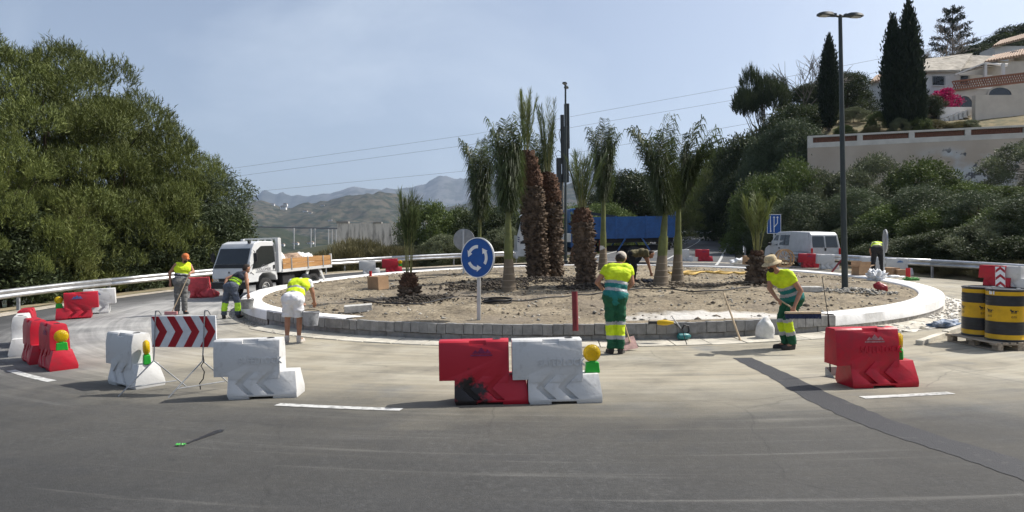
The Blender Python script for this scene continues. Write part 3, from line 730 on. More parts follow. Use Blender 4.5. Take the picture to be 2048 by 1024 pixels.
def bar_uv(u, v, rz, *a, **k):   # (u, v): where the middle of the near base edge meets the ground
    x, y = hit(u, v); n = Vector((-math.sin(R(rz)), math.cos(R(rz)))); s = 1 if n.y > 0 else -1
    return barrier(x + n.x*.2*s, y + n.y*.2*s, R(rz), *a, **k)
bar_uv(968, 810, 1, 'red', 'red plastic barrier with a black soot stain, in the front centre', body=B_SOOT, text=False, logo=LOGO_D)
b = bar_uv(1116, 808, 2, 'white', 'white plastic barrier beside the soot-stained red one, front centre')
lamp_on(b, 'amber warning lamp on the white barrier in the front centre')
bar_uv(510, 798, 3, 'white', 'white plastic barrier standing alone right of the chevron board')
b = bar_uv(238, 772, -37, 'white', 'scuffed white plastic barrier left of the chevron board, seen from its end', text=False)
lamp_on(b, 'amber warning lamp on the white barrier left of the chevron board', rz=R(-20))
b = bar_uv(86, 737, -45, 'red', 'red plastic barrier nearest the camera in the row at the left edge', text=False, logo=LOGO_D)
lamp_on(b, 'amber warning lamp on the nearest red barrier at the left edge', rz=R(78))
x, y = hit(52, 723); bar_uv(50, 724, -47, 'red', 'red barrier with a white sticker, second in the row at the left edge', text=False)
bar_uv(22, 708, -58, 'white', 'white barrier in the row at the left edge, seen end on', text=False)
bar_uv(33, 690, -60, 'red', 'red barrier hidden behind the white one at the left edge', text=False)
b = bar_uv(155, 638, 207, 'red', 'red barrier with a lamp on its left end, by the left lane', text=False, logo=LOGO_B)
lamp_on(b, 'amber warning lamp on the red barrier by the left lane', rz=R(5))
bar_uv(192, 628, 204, 'white', 'white barrier joined to the red one by the left lane', text=False, logo=LOGO_B)
bar_uv(398, 596, 4, 'red', 'crumpled faded red barrier in front of the small truck', text=False, body=B_CRUMP)
bar_uv(740, 550, 14, 'white', 'white barrier behind the left part of the island near the guardrail', text=False)
b = bar_uv(785, 546, 13, 'red', 'red barrier with a lamp, behind the short left palm', text=False)
lamp_on(b, 'amber warning lamp on the red barrier behind the short left palm')
bar_uv(1003, 526, 6, 'red', 'red barrier half hidden behind the smooth palm trunk near the white cab', text=False)
bar_uv(1369, 523, -2, 'white', 'white barrier at the mouth of the exit road', text=False)
bar_uv(1409, 523, -3, 'red', 'red barrier at the mouth of the exit road', text=False, logo=LOGO_D)
bar_uv(1620, 536, -6, 'red', 'red barrier in front of the white van', text=False, logo=LOGO_D)
bar_uv(1657, 539, -7, 'white', 'white barrier in front of the rear of the white van', text=False)
bar_uv(1747, 546, -10, 'white', 'white barrier behind the stooping worker on the right', text=False, logo=LOGO_B)
bar_uv(1801, 551, -12, 'white', 'white barrier with a blue logo right of the stooping worker', text=False, logo=LOGO_B)
b1 = bar_uv(1986, 573, -62, 'red', 'red barrier on the right beside a striped board', text=False)
b2 = bar_uv(2020, 575, -70, 'white', 'white barrier on the far right seen from its end', text=False)
b = bar_uv(1758, 776, 4, 'red', 'red plastic barrier with a pale mountain print, front right', logo=LOGO_W)
lamp_on(b, 'amber warning lamp on the red barrier at the front right', lx=.40, rz=R(55))
# striped board leaning between the two right-hand barriers
x, y = hit(2000, 578); r_ = empty('striped_board', label='small red and white striped board leaning on the barriers at far right', cat='board')
mb = MB(); mb.b2(-.14, .14, -.01, .01, 0, .78); mb.build('panel', M_SIGNW, r_)
for k in range(3):
    mb = MB(); z = .04 + k*.26; mb.prism([(-.135, z), (0, z+.13), (.135, z), (.135, z+.1), (0, z+.23), (-.135, z+.1)], -.014, -.0105); mb.build('stripe', M_SIGNR, r_)
put(r_, x, y - .02, R(-25), dzv=0); r_.matrix_basis = r_.matrix_basis @ Matrix.Rotation(R(-14), 4, 'X')

# ---- chevron board on folding stands
x, y = hit(372, 782)
cb = empty('chevron_board', label='red and white chevron board on two thin folding stands', cat='sign')
mb = MB(); mb.b2(-.5, .5, -.012, .012, .60, 1.03); mb.build('panel', M_SIGNW, cb, bevel=.006)
for k in range(4):
    x0 = -.5 + k * .25; z0, z1, zm = .605, 1.025, .815
    pl = [(x0, z0), (x0 + .12, z0), (x0 + .25, zm), (x0 + .12, z1), (x0, z1), (x0 + .13, zm)]
    if k == 0: pl = [(x0 + .01, z0), (x0 + .12, z0), (x0 + .25, zm), (x0 + .12, z1), (x0 + .01, z1), (x0 + .13, zm)]
    if k == 3: pl = [(x0, z0), (x0 + .12, z0), (.245 + x0, zm), (x0 + .12, z1), (x0, z1), (x0 + .13, zm)]
    mb = MB(); mb.prism(pl, -.016, -.0125); mb.build('chevron', M_SIGNR, cb)
mb = MB(); mb.b2(-.505, .505, .013, .03, .60, .64); mb.b2(-.505, .505, .013, .03, .99, 1.03); mb.build('back_rail', M_GALVD, cb)
for sx in (-.40, .36):
    st = empty('stand', (sx, 0, 0)); st.parent = cb
    for q, (a, bb) in enumerate((((.0, -.035, 1.10), (-.06, -.035, .42)), ((-.06, -.035, .42), (-.30, -.42, .0)), ((-.06, -.035, .42), (.17, .30, .0)), ((-.24, -.33, .1), (.1, .2, .1)))):
        mb = MB(); mb.tube([a, bb], .009, 6); mb.build('leg' if q in (1, 2) else 'rod', M_GALVD, st)
    mb = MB(); mb.tube([(0, -.035, 1.10), (.05, -.035, 1.10), (.05, .0, 1.06), (.05, .035, 1.0)], .009, 6); mb.build('hook', M_GALVD, st)
mb = MB(); pts = [(.32, -.05, .50), (.34, -.06, .42), (.30, -.07, .36), (.34, -.06, .28), (.31, -.05, .18), (.26, -.06, .12), (.28, -.07, .04)]; mb.tube(pts, .008, 5); mb.build('strap', M_BLACK, cb)
put(cb, x, y, R(-12))

# ---- round signs
def round_sign(label, dia, hc, arrows=True):
    root = empty('round_sign', label=label, cat='sign', group='round blue direction signs')
    mb = MB(); mb.b2(-.04, .04, .03, .07, -.3, hc + dia*.45); mb.build('post', M_GALV, root, bevel=.006)
    M0 = Matrix.Translation((0, 0, hc)) @ Matrix.Rotation(R(90), 4, 'X')
    mb = MB(); mb.M = M0; r = dia/2; mb.lathe([(r-.02, -.03), (r, -.028), (r, .012), (r-.012, .014), (r-.014, .004), (.01, .004)], 48); mb.build('disc', [M_SIGNG], root, smooth=30)
    mb = MB(); mb.M = M0; mb.lathe([(r-.016, .005), (r-.016, .008), (.005, .008)], 48); f = mb.build('face', M_SIGNB if arrows else M_SIGNB, root)
    mb = MB(); mb.M = M0; mb.lathe([(r-.001, .015), (r-.02, .0152), (r-.02, .012)], 48, cap=False); mb.build('rim', M_SIGNW, root)
    for k in range(3):
        mb = MB(); mb.M = M0; a0 = R(120*k - 35); pts = []; ri, ro = r*.46, r*.62; n = 8; sp = R(66)
        outer = [(ro*math.cos(a0 + sp*i/n), ro*math.sin(a0 + sp*i/n)) for i in range(n+1)]; inner = [(ri*math.cos(a0 + sp*i/n), ri*math.sin(a0 + sp*i/n)) for i in range(n+1)]
        ae = a0 + sp; tip = (r*.55*math.cos(ae + R(26)), r*.55*math.sin(ae + R(26)))
        h1 = (r*.70*math.cos(ae - R(3)), r*.70*math.sin(ae - R(3))); h2 = (r*.36*math.cos(ae - R(3)), r*.36*math.sin(ae - R(3)))
        poly = outer[:-1] + [(ro*math.cos(ae-R(3)), ro*math.sin(ae-R(3))), h1, tip, h2, (ri*math.cos(ae-R(3)), ri*math.sin(ae-R(3)))] + inner[:-1][::-1]
        mb.prism(poly, .0085, .011, 'z'); mb.build('arrow', M_SIGNW, f)
    return root
x, y = dhit(955, 641); put(round_sign('blue roundabout sign with three white arrows, facing left at the front', .84, 1.30), x, y, R(-33), dz, tilt=False)
x, y = dhit(928, 549); put(round_sign('round sign seen from its grey back, behind the blue one', .84, 1.35), x, y, R(168), dz, tilt=False)
x, y = dhit(1771, 556); put(round_sign('round sign seen edge on beside the stooping worker', .84, 1.32), x, y, R(72), dz, tilt=False)
# rectangular lane sign
lx, ly = at(1548, 448, 42.5).x, 42.5; lg = g(lx, ly)
ls = empty('lane_sign', (lx, ly, lg), 'rectangular blue lane sign with white arrows behind the van', 'sign', rz=R(-14))
hz = at(1548, 448, 42.5).z - lg
mb = MB(); mb.b2(-.04, .04, .02, .08, -.3, hz + .6); mb.build('post', M_GALV, ls)
mb = MB(); mb.b2(-.41, .41, -.015, .015, hz-.6, hz+.6); pn = mb.build('panel', M_SIGNW, ls, bevel=.01)
mb = MB(); mb.b2(-.38, .38, -.02, -.0155, hz-.57, hz+.57); mb.build('face', M_SIGNB, pn)
def arrow2d(pts, w, head=None):
    mb = MB()
    for a, b_ in zip(pts, pts[1:]):
        d = Vector((b_[0]-a[0], b_[1]-a[1])); n_ = Vector((-d.y, d.x)).normalized() * w/2
        mb.prism([(a[0]+n_.x, a[1]+n_.y), (a[0]-n_.x, a[1]-n_.y), (b_[0]-n_.x, b_[1]-n_.y), (b_[0]+n_.x, b_[1]+n_.y)], -.026, -.021)
    if head:
        d = Vector((pts[-1][0]-pts[-2][0], pts[-1][1]-pts[-2][1])).normalized(); n_ = Vector((-d.y, d.x)); e_ = Vector(pts[-1])
        mb.prism([tuple(e_ + n_*.07), tuple(e_ - n_*.07), tuple(e_ + d*.11)], -.0265, -.0205)
    return mb
for P in ([(-.22, hz+.52), (-.2, hz-.42)], [(-.0, hz-.52), (0, hz+.38)], [(.0, hz-.2), (.2, hz+.05), (.2, hz+.38)]): arrow2d(P, .045, True).build('arrow', M_SIGNW, pn)

# ---- street lamps
M_POLE = mat('dark green-grey painted steel', (.035, .045, .045), .45, .15, 4)
M_GLASS_L = mat('pale lamp glass', (.42, .44, .44), .3)
def street_lamp(label, h):
    root = empty('street_lamp', label=label, cat='street lamp', group='double-headed street lamps on the island')
    mb = MB(); mb.lathe([(.13, -.1), (.13, .05), (.085, .08), (.083, 1.1), (.07, 3.2), (.05, h), (.02, h+.03)], 14); mb.build('pole', M_POLE, root, smooth=40)
    mb = MB(); mb.b2(-.14, .14, -.14, .14, -.02, .025); mb.build('base_plate', M_POLE, root)
    for s in (-1, 1):
        mb = MB(); mb.cyl((0, 0, h-.04), (s*.24, 0, h), .035, n=8); mb.box((s*.2, 0, h), (.14, .1, .08)); mb.build('arm', M_POLE, root)
        hd = MB(); prof = [(.20, .05, .045), (.28, .10, .06), (.42, .14, .06), (.56, .13, .05), (.66, .08, .03)]
        vs = []; fs = []
        for (x_, w, t_) in prof: vs += [(s*x_, -w, h-.015), (s*x_, -w*.8, h+t_), (s*x_, w*.8, h+t_), (s*x_, w, h-.015), (s*x_, w*.8, h-.03), (s*x_, -w*.8, h-.03)]
        for i in range(4):
            for j in range(6): fs.append((i*6+j, i*6+(j+1) % 6, (i+1)*6+(j+1) % 6, (i+1)*6+j))
        fs += [tuple(range(6)), tuple(range(24, 30))]; hd.add(vs, fs); hh = hd.build('lamp_head', M_POLE, root, smooth=40)
        gl = MB(); gl.b2(min(s*.36, s*.58), max(s*.36, s*.58), -.09, .09, h-.04, h-.031); gl.build('lens', M_GLASS_L, hh)
    return root
x, y = dhit(1690, 581); zt = at(1674, 31, y).z - float(dz(x, y))
sl = put(street_lamp('tall dark double-headed street lamp on the right of the island', zt), x, y, R(8), dz, tilt=False)
sl.matrix_basis = sl.matrix_basis @ Matrix.Rotation(R(-1.1), 4, 'Y')
x, y = dhit(1131, 523); zt = at(1133, 171, y).z - float(dz(x, y))
put(street_lamp('dark double-headed street lamp beside the crane arm, behind the thick palms', zt), x, y, R(80), dz, tilt=False)

# ---- power lines
def wire(pts, label, r=.014):
    P = [at(*p) for p in pts]; o0 = P[0]; path = []
    for i in range(len(P) - 1):
        for t_ in np.linspace(0, 1, 10, endpoint=False): path.append(P[i].lerp(P[i+1], t_))
    path.append(P[-1]); mb = MB(); mb.tube([p - o0 for p in path], r, 5); o = mb.build('power_line', mat('cable', (.10, .10, .11), .6)); o.location = o0
    return tag(o, label, 'cable', 'overhead power lines')
wire([(-300, 440, 100), (470, 336, 92), (950, 268, 86), (1480, 172, 80), (1840, 102, 74), (2400, -30, 66)], 'topmost overhead cable crossing the sky')
wire([(-300, 458, 100), (470, 353, 92), (930, 291, 86), (1450, 203, 80), (1840, 128, 74), (2400, 10, 66)], 'second overhead cable from the top')
wire([(-300, 486, 100), (480, 386, 92), (930, 342, 86), (1430, 259, 80), (1840, 186, 74), (2400, 80, 66)], 'lowest overhead cable, passing in front of the cypresses')

# ================================================================ VEHICLES
M_VWHITE = mat('white vehicle paint', (.58, .59, .59), .3, .06, 2, coat=.3)
M_VGREY = mat('dirty white vehicle paint', (.50, .51, .51), .38, .1, 3, coat=.2)
M_GLASS = mat('dark vehicle glass', (.012, .016, .018), .08, spec=.7)
M_DARK = mat('dark chassis', (.018, .018, .02), .7, .3, 8)
M_CHROME = mat('bright metal', (.6, .6, .6), .25, metal=.9)
M_BLUE = mat('blue truck paint', (.014, .08, .25), .42, .2, 2.5, coat=.2)
M_WOOD = mat('pine board', (.50, .29, .12), .75, 0, 3, .3, 30, col2=(.34, .17, .06), stretch=(.5, 6, 6), objvar=.12)
M_GREYM = mat('worn crane paint', (.035, .04, .042), .5, .3, 5)
M_ORANGE = mat('orange lens', (.6, .18, .02), .3); M_REDL = mat('red lens', (.45, .02, .02), .3); M_PLATE = mat('number plate', (.62, .62, .6), .5)
def wheel(parent, x, y, r, w, rim=M_GREYM, out=1):
    wn_ = empty('wheel', (x, y, r)); wn_.parent = parent
    Mx = Matrix.Rotation(R(-90) * out, 4, 'X')
    t = MB(); t.M = Mx; t.lathe([(r*.58, -w/2), (r*.9, -w/2), (r, -w*.38), (r, w*.38), (r*.9, w/2), (r*.58, w/2), (r*.56, w*.3)], 28, cap=False); t.build('tyre', M_RUBBER, wn_, smooth=40)
    q = MB(); q.M = Mx; q.lathe([(r*.58, -w*.4), (r*.59, w*.42), (r*.5, w*.40), (r*.46, w*.1), (r*.2, w*.14), (r*.18, w*.42), (r*.02, w*.44)], 24); q.build('rim', rim, wn_, smooth=35)
    return wn_
def shell(prof, hw, name, m, parent, bevel=.05):
    n = len(prof); vs = [(x, -hw(z, x), z) for x, z in prof] + [(x, hw(z, x), z) for x, z in prof]
    mb = MB(); mb.add(vs, [tuple(range(n)), tuple(range(2*n-1, n-1, -1))] + [((i+1) % n, i, n+i, n+(i+1) % n) for i in range(n)])
    return mb.build(name, m, parent, bevel=bevel, seg=3)
def side(poly, hw, name, m, parent, off=.006, sgn=1, t=.02):
    n = len(poly); vs = [(x, sgn*(hw(z, x)+off), z) for x, z in poly] + [(x, sgn*(hw(z, x)+off-t), z) for x, z in poly]
    mb = MB(); mb.add(vs, [tuple(range(n)), tuple(range(2*n-1, n-1, -1))] + [((i+1) % n, i, n+i, n+(i+1) % n) for i in range(n)]); return mb.build(name, m, parent)

# ---- small white tipper truck
tr = empty('tipper_truck', label='small white tipper truck with wooden side boards, on the left', cat='truck')
hw = lambda z, x=0: .86 - max(0, z - 1.15) * .075
shell([(-.48, .62), (-.48, 1.98), (-.36, 2.09), (.30, 2.12), (.56, 2.04), (.70, 1.86), (1.00, 1.16), (1.05, 1.04), (1.06, .62), (.52, .62), (.47, .80), (.28, .93), (-.10, .93), (-.36, .80), (-.42, .62)], hw, 'cab', M_VWHITE, tr)
# windscreen on the sloping front
def front_panel(z0, z1, x0, x1, w0, w1, name, m, parent, off=.012):
    mb = MB(); d = Vector((x1-x0, 0, z1-z0)).normalized(); nn = Vector((d.z, 0, -d.x)) * off
    vs = [(x0+nn.x, -w0, z0+nn.z), (x0+nn.x, w0, z0+nn.z), (x1+nn.x, w1, z1+nn.z), (x1+nn.x, -w1, z1+nn.z)]; vs += [(x-.03, y, z) for x, y, z in vs]
    mb.add(vs, [(0, 1, 2, 3), (7, 6, 5, 4), (0, 4, 5, 1), (1, 5, 6, 2), (2, 6, 7, 3), (3, 7, 4, 0)]); return mb.build(name, m, parent)
front_panel(1.30, 1.86, .94, .70, .77, .72, 'windscreen', M_GLASS, tr)
front_panel(1.15, 1.29, 1.005, .945, .79, .775, 'cowl', M_BLACK, tr, .014)
for s in (-1, 1):
    side([(-.36, 1.32), (-.36, 1.92), (.26, 1.93), (.50, 1.78), (.78, 1.12), (.40, 1.14)], hw, 'door_window', M_GLASS, tr, .008, s)
    side([(-.40, .97), (-.40, .985), (.9, .985), (.9, .97)], hw, 'door_seam', M_DARK, tr, .005, s)
    side([(-.40, .95), (-.40, 1.97), (-.385, 1.97), (-.385, .95)], hw, 'door_seam', M_DARK, tr, .005, s)
    side([(-.34, 1.05), (-.34, 1.19), (-.27, 1.19), (-.27, 1.05)], hw, 'door_handle', M_BLACK, tr, .016, s)
    mb = MB(); mb.tube([(.78, s*.84, 1.25), (.80, s*1.02, 1.32), (.80, s*1.02, 1.75), (.70, s*.86, 1.78)], .014, 6); mr = mb.build('mirror_arm', M_BLACK, tr)
    mb = MB(); mb.box((.80, s*1.04, 1.53), (.06, .17, .32)); mb.build('mirror', M_BLACK, tr, bevel=.02)
    mb = MB(); mb.box((1.055, s*.66, .72), (.05, .26, .13)); mb.build('headlight', M_CHROME, tr, bevel=.015)
    mb = MB(); mb.box((1.03, s*.83, .72), (.08, .06, .12)); mb.build('indicator', M_ORANGE, tr, bevel=.01)
side([(.86, 1.0), (.72, .90), (.6, 1.0), (.72, 1.1)], hw, 'door_emblem', M_PLATE, tr, .007, 1)
tx = text_mesh('door_lettering', 'COLOMER', .15, .002); tx.transform(Matrix.Translation((.22, .872, 1.06)) @ Matrix.Rotation(R(180), 4, 'Z') @ Matrix.Rotation(R(90), 4, 'X')); tx.materials.append(mat('grey print', (.12, .12, .13), .6)); part('door_lettering', tx, tr)
mb = MB(); mb.tube([(.40, .872, 1.14), (.22, .872, 1.25), (.12, .872, 1.17), (.05, .872, 1.21), (0, .872, 1.16)], .008, 4); mb.build('door_emblem', mat('grey print', (.12, .12, .13)), tr)
mb = MB(); mb.box((1.075, 0, .52), (.12, 1.74, .24)); mb.build('bumper', M_BLACK, tr, bevel=.03)
mb = MB(); mb.box((1.062, 0, .72), (.04, 1.0, .12)); mb.build('grille', M_BLACK, tr, bevel=.01)
mb = MB(); mb.box((1.14, 0, .50), (.012, .5, .11)); mb.build('number_plate', M_PLATE, tr)
mb = MB(); mb.prism([(-.055, .97), (0, 1.05), (.055, .97), (.02, .97), (0, 1.0), (-.02, .97)], 1.062, 1.07, 'x'); mb.build('badge', M_DARK, tr)
mb = MB(); mb.box((.56, .55, 2.09), (.1, .1, .1)); mb.build('roof_marker', M_BLACK, tr, bevel=.02)
mb = MB(); mb.b2(-3.5, .6, -.42, -.30, .48, .68); mb.b2(-3.5, .6, .30, .42, .48, .68); mb.b2(-3.5, -.6, -.45, .45, .7, .86); mb.build('chassis', M_DARK, tr)
mb = MB(); mb.b2(-1.45, -.75, .48, .86, .42, .78); mb.build('fuel_tank', M_DARK, tr, bevel=.05); mb = MB(); mb.b2(-1.4, -.8, -.86, -.48, .42, .8); mb.build('battery_case', M_DARK, tr, bevel=.03)
mb = MB(); mb.b2(-3.62, -.64, -.97, .97, .88, 1.0); mb.build('bed_floor', M_VWHITE, tr, bevel=.01)
for s in (-1, 1):
    for k in range(2):
        for j in range(2):
            mb = MB(); mb.b2(-3.54 + j*1.44, -2.12 + j*1.44, s*.955-.016, s*.955+.016, 1.005 + k*.205, 1.20 + k*.205); mb.build('side_board', M_WOOD, tr, bevel=.006)
    for xx in (-3.05, -2.11, -1.15): mb = MB(); mb.b2(xx-.025, xx+.025, s*.975-.012, s*.975+.012, .95, 1.42); mb.build('stake', M_GALVD, tr)
    mb = MB(); mb.b2(-.68, -.50, s*.86-.07, s*.86+.07, .9, 2.2); mb.build('headboard_post', M_VWHITE, tr, bevel=.015)
    mb = MB(); mb.b2(-3.62, -3.555, s*.93-.05, s*.93+.05, 1.0, 1.46); mb.build('corner_post', M_VWHITE, tr, bevel=.01)
    for dx in (-.52, .52):
        mb = MB(); x0 = -2.55 + dx*.55; mb.add([(x0, s*.9, .88), (x0 + dx*.26, s*.9, .88), (x0 + dx*.55 + dx*.2, s*.92, .36), (x0 + dx*.55, s*.92, .36), (x0, s*.86, .88), (x0 + dx*.26, s*.86, .88), (x0 + dx*.75, s*.88, .36), (x0 + dx*.55, s*.88, .36)], [(0, 1, 2, 3), (7, 6, 5, 4), (0, 4, 5, 1), (1, 5, 6, 2), (2, 6, 7, 3), (3, 7, 4, 0)]); mb.build('mudguard_strut', M_VWHITE, tr)
mb = MB(); mb.b2(-.68, -.62, -.86, .86, 2.16, 2.22); mb.build('headboard_rail', M_VWHITE, tr)
for yy in (-.5, -.17, .17, .5): mb = MB(); mb.b2(-.67, -.63, yy-.025, yy+.025, 1.0, 2.16); mb.build('headboard_bar', M_VWHITE, tr)
mb = MB(); mb.b2(-3.60, -3.565, -.9, .9, 1.005, 1.4); mb.build('tail_board', M_WOOD, tr, bevel=.006)
for s in (-1, 1):
    wheel(tr, .09, s*.72, .37, .2, M_CHROME, s); wheel(tr, -2.55, s*.74, .37, .2, M_GREYM, s); wheel(tr, -2.55, s*.5, .37, .2, M_GREYM, s)
tx_, ty_ = hit(500, 598); TRX, TRY = tx_ - .25, ty_ + .85
put(tr, TRX, TRY, math.atan2(-.93, -.40), s=.95)
M_SACK = mat('white woven sack', (.66, .66, .64), .85, .12, 10, .4, 30)
def lump(name, size, m, label, cat, seed=0, amp=.18, flat=.0, fr=3.0, group=None):
    bm = bmesh.new(); bmesh.ops.create_icosphere(bm, subdivisions=4, radius=1)
    for v in bm.verts:
        q = v.co * fr*.5 + Vector((seed*3.1, seed, 0)); k = 1 + amp*mnoise.noise(q) * 1.6 + amp*.6*mnoise.noise(q*3)
        v.co = Vector((v.co.x*size[0]/2*k, v.co.y*size[1]/2*k, (max(v.co.z, -.55) + .55)/1.55*size[2]*k))
    me = bpy.data.meshes.new(name); bm.to_mesh(me); bm.free(); me.polygons.foreach_set('use_smooth', [True]*len(me.polygons))
    return tag(obj(name, me, m), label, cat, group)
def on_truck(o, x, y, z, rz=0): o.matrix_basis = tr.matrix_basis @ Matrix.Translation((x, y, z)) @ Matrix.Rotation(rz, 4, 'Z')
on_truck(lump('sack', (.5, .5, .62), M_SACK, 'white plastic sack at the front of the truck bed', 'sack', 1), -.98, .5, 1.0)
on_truck(lump('sack', (.9, .7, .56), M_SACK, 'white sack heaped near the rear of the truck bed', 'sack', 2), -3.0, 0, 1.0)
on_truck(lump('sand_heap', (1.5, 1.1, .5), mat('rubble load', (.34, .24, .17), .95, .4, 8, .7, 30), 'brownish rubble heap lying in the truck bed', 'rubble', 3, .25), -1.85, .1, 1.0)

# ---- blue crane truck
bt = empty('crane_truck', label='big truck with white cab, blue dropside body and raised loading crane', cat='truck')
hb = lambda z, x=0: 1.22 - max(0, z - 1.9) * .07
shell([(-.75, .75), (-.75, 2.95), (-.4, 3.08), (.7, 3.1), (1.05, 2.98), (1.38, 1.75), (1.42, .55), (.62, .55), (.55, .95), (.25, 1.15), (-.3, 1.15), (-.6, .9)], hb, 'cab', M_VWHITE, bt, .07)
front_panel(1.78, 2.85, 1.375, 1.09, 1.08, 1.02, 'windscreen', M_GLASS, bt)
for s in (-1, 1):
    side([(-.15, 1.95), (-.15, 2.72), (.75, 2.72), (1.12, 1.78), (.7, 1.78)], hb, 'door_window', M_GLASS, bt, .008, s)
    side([(.9, 1.30), (.9, 1.45), (1.2, 1.45), (1.2, 1.30)], hb, 'vent', M_BLACK, bt, .008, s)
    side([(.62, .72), (.62, 1.0), (1.2, 1.0), (1.2, .72)], hb, 'step', M_VGREY, bt, .02, s)
    side([(.78, 1.15), (.78, 2.9), (.795, 2.9), (.795, 1.15)], hb, 'door_seam', M_DARK, bt, .006, s)
    side([(-.2, 1.15), (-.2, 2.9), (-.185, 2.9), (-.185, 1.15)], hb, 'door_seam', M_DARK, bt, .006, s)
    for k in range(3): side([(1.24, 1.38+k*.12), (1.24, 1.44+k*.12), (1.36, 1.5+k*.12), (1.36, 1.44+k*.12)], hb, 'stripe', mat('dark blue decal', (.03, .04, .12)), bt, .007, s)
    side([(.15, 1.62), (.15, 1.66), (.55, 1.66), (.55, 1.62)], hb, 'decal', mat('grey print', (.12, .12, .13)), bt, .007, s)
    mb = MB(); mb.box((1.15, s*1.38, 2.3), (.1, .24, .5)); mb.build('mirror', M_BLACK, bt, bevel=.03); mb = MB(); mb.tube([(1.1, s*1.15, 2.75), (1.15, s*1.36, 2.6), (1.15, s*1.36, 2.0)], .018, 5); mb.build('mirror_arm', M_BLACK, bt)
mb = MB(); mb.box((1.42, 0, .65), (.16, 2.45, .42)); mb.build('bumper', M_VWHITE, bt, bevel=.04)
mb = MB(); mb.b2(-7.9, .9, -.5, -.35, .75, 1.05); mb.b2(-7.9, .9, .35, .5, .75, 1.05); mb.b2(-7.9, -2.2, -1.0, 1.0, 1.25, 1.5); mb.build('chassis', M_DARK, bt)
x0, x1, z0, z1 = -8.05, -2.55, 1.5, 2.78
mb = MB(); mb.b2(x0, x1, -1.2, 1.2, z0, z0+.12); mb.build('bed_floor', M_BLUE, bt)
for s in (-1, 1):
    for j in range(3):
        a = x0 + .06 + j*(x1-x0-.12)/3; b_ = a + (x1-x0-.12)/3 - .06
        mb = MB(); mb.b2(a, b_, s*1.2-.02, s*1.2+.02, z0+.03, z1)
        for q in range(5): mb.b2(a+.08, b_-.08, s*1.2 + s*.02 - .008, s*1.2 + s*.02 + .022*s if s > 0 else s*1.2 + s*.02 + .008, z0+.15+q*.23, z0+.22+q*.23)
        mb.build('side_panel', M_BLUE, bt)
        for xx in (a-.03, ): mb = MB(); mb.b2(xx-.05, xx+.05, s*1.21-.04, s*1.21+.04, z0-.02, z1+.03); mb.build('stake', M_BLUE, bt, bevel=.01)
    for dx in (-1, 1):
        mb = MB(); mb.tube([(-5.5+dx*.5, s*1.15, 1.5), (-5.5+dx*.95, s*1.15, .8)], .06, 4); mb.build('mudguard_strut', M_BLUE, bt)
    mb = MB(); mb.b2(-3.75, -3.45, s*1.0-.14, s*1.0+.14, .75, 1.42); mb.build('extinguisher_box', mat('dark red paint', (.22, .012, .015), .45), bt, bevel=.04)
    mb = MB(); mb.b2(-3.2, -2.5, s*1.0-.2, s*1.0+.2, .55, 1.45); mb.build('side_cabinet', M_BLUE, bt, bevel=.03)
mb = MB(); mb.b2(x0-.04, x0, -1.2, 1.2, z0, z1+.25); mb.build('tail_board', M_BLUE, bt); mb = MB(); mb.b2(x1, x1+.05, -1.2, 1.2, z0, z1+.05); mb.build('front_board', M_BLUE, bt)
mb = MB(); mb.b2(-1.55, -1.0, -.5, .5, .8, 1.6); mb.b2(-1.45, -1.1, -.2, .2, 1.6, 3.3); mb.build('crane_base', M_GREYM, bt, bevel=.03)
mb = MB(); mb.b2(-2.3, -1.75, -1.05, 1.05, 1.0, 3.3); mb.build('crane_housing', M_BLUE, bt, bevel=.05)
mb = MB(); mb.b2(-1.42, -1.14, -.16, .16, 3.2, 6.35); mb.build('inner_boom', M_GREYM, bt, bevel=.02)
mb = MB(); mb.cyl((-1.52, -.1, 3.0), (-1.5, -.1, 5.4), .07, n=8); mb.build('ram', M_CHROME, bt)
ob_ = MB(); ob_.b2(-1.86, -1.48, -.2, .2, 4.9, 8.2); ob_.build('outer_boom', M_GREYM, bt, bevel=.02)
mb = MB(); mb.b2(-1.94, -1.66, -.15, .15, 6.9, 9.55); mb.b2(-1.62, -1.42, -.1, .1, 6.0, 8.9); mb.build('extension', M_GREYM, bt, bevel=.02)
mb = MB(); mb.tube([(-1.2, .1, 6.3), (-1.05, .1, 6.6), (-1.25, .1, 6.8), (-1.5, .1, 6.6), (-1.5, .1, 6.0)], .02, 5); mb.tube([(-1.45, .15, 8.2), (-1.3, .16, 7.8), (-1.4, .16, 7.2)], .02, 5); mb.build('hose', M_BLACK, bt)
mb = MB(); mb.box((-3.4, -.3, 3.0), (3.0, .2, .16), rot=Matrix.Rotation(R(9), 3, 'Y').transposed()); mb.build('stowed_arm', M_GREYM, bt)
mb = MB(); mb.b2(-1.75, -1.1, 1.15, 1.35, 1.35, 1.85); mb.build('control_box', M_VGREY, bt, bevel=.02)
for s in (-1, 1):
    wheel(bt, .0, s*1.02, .52, .3, M_VGREY, s); wheel(bt, -5.5, s*1.04, .52, .3, M_GREYM, s); wheel(bt, -5.5, s*.7, .52, .3, M_GREYM, s)
BX, BY = at(1078, 500, 41).x, 41; put(bt, BX, BY, R(184))

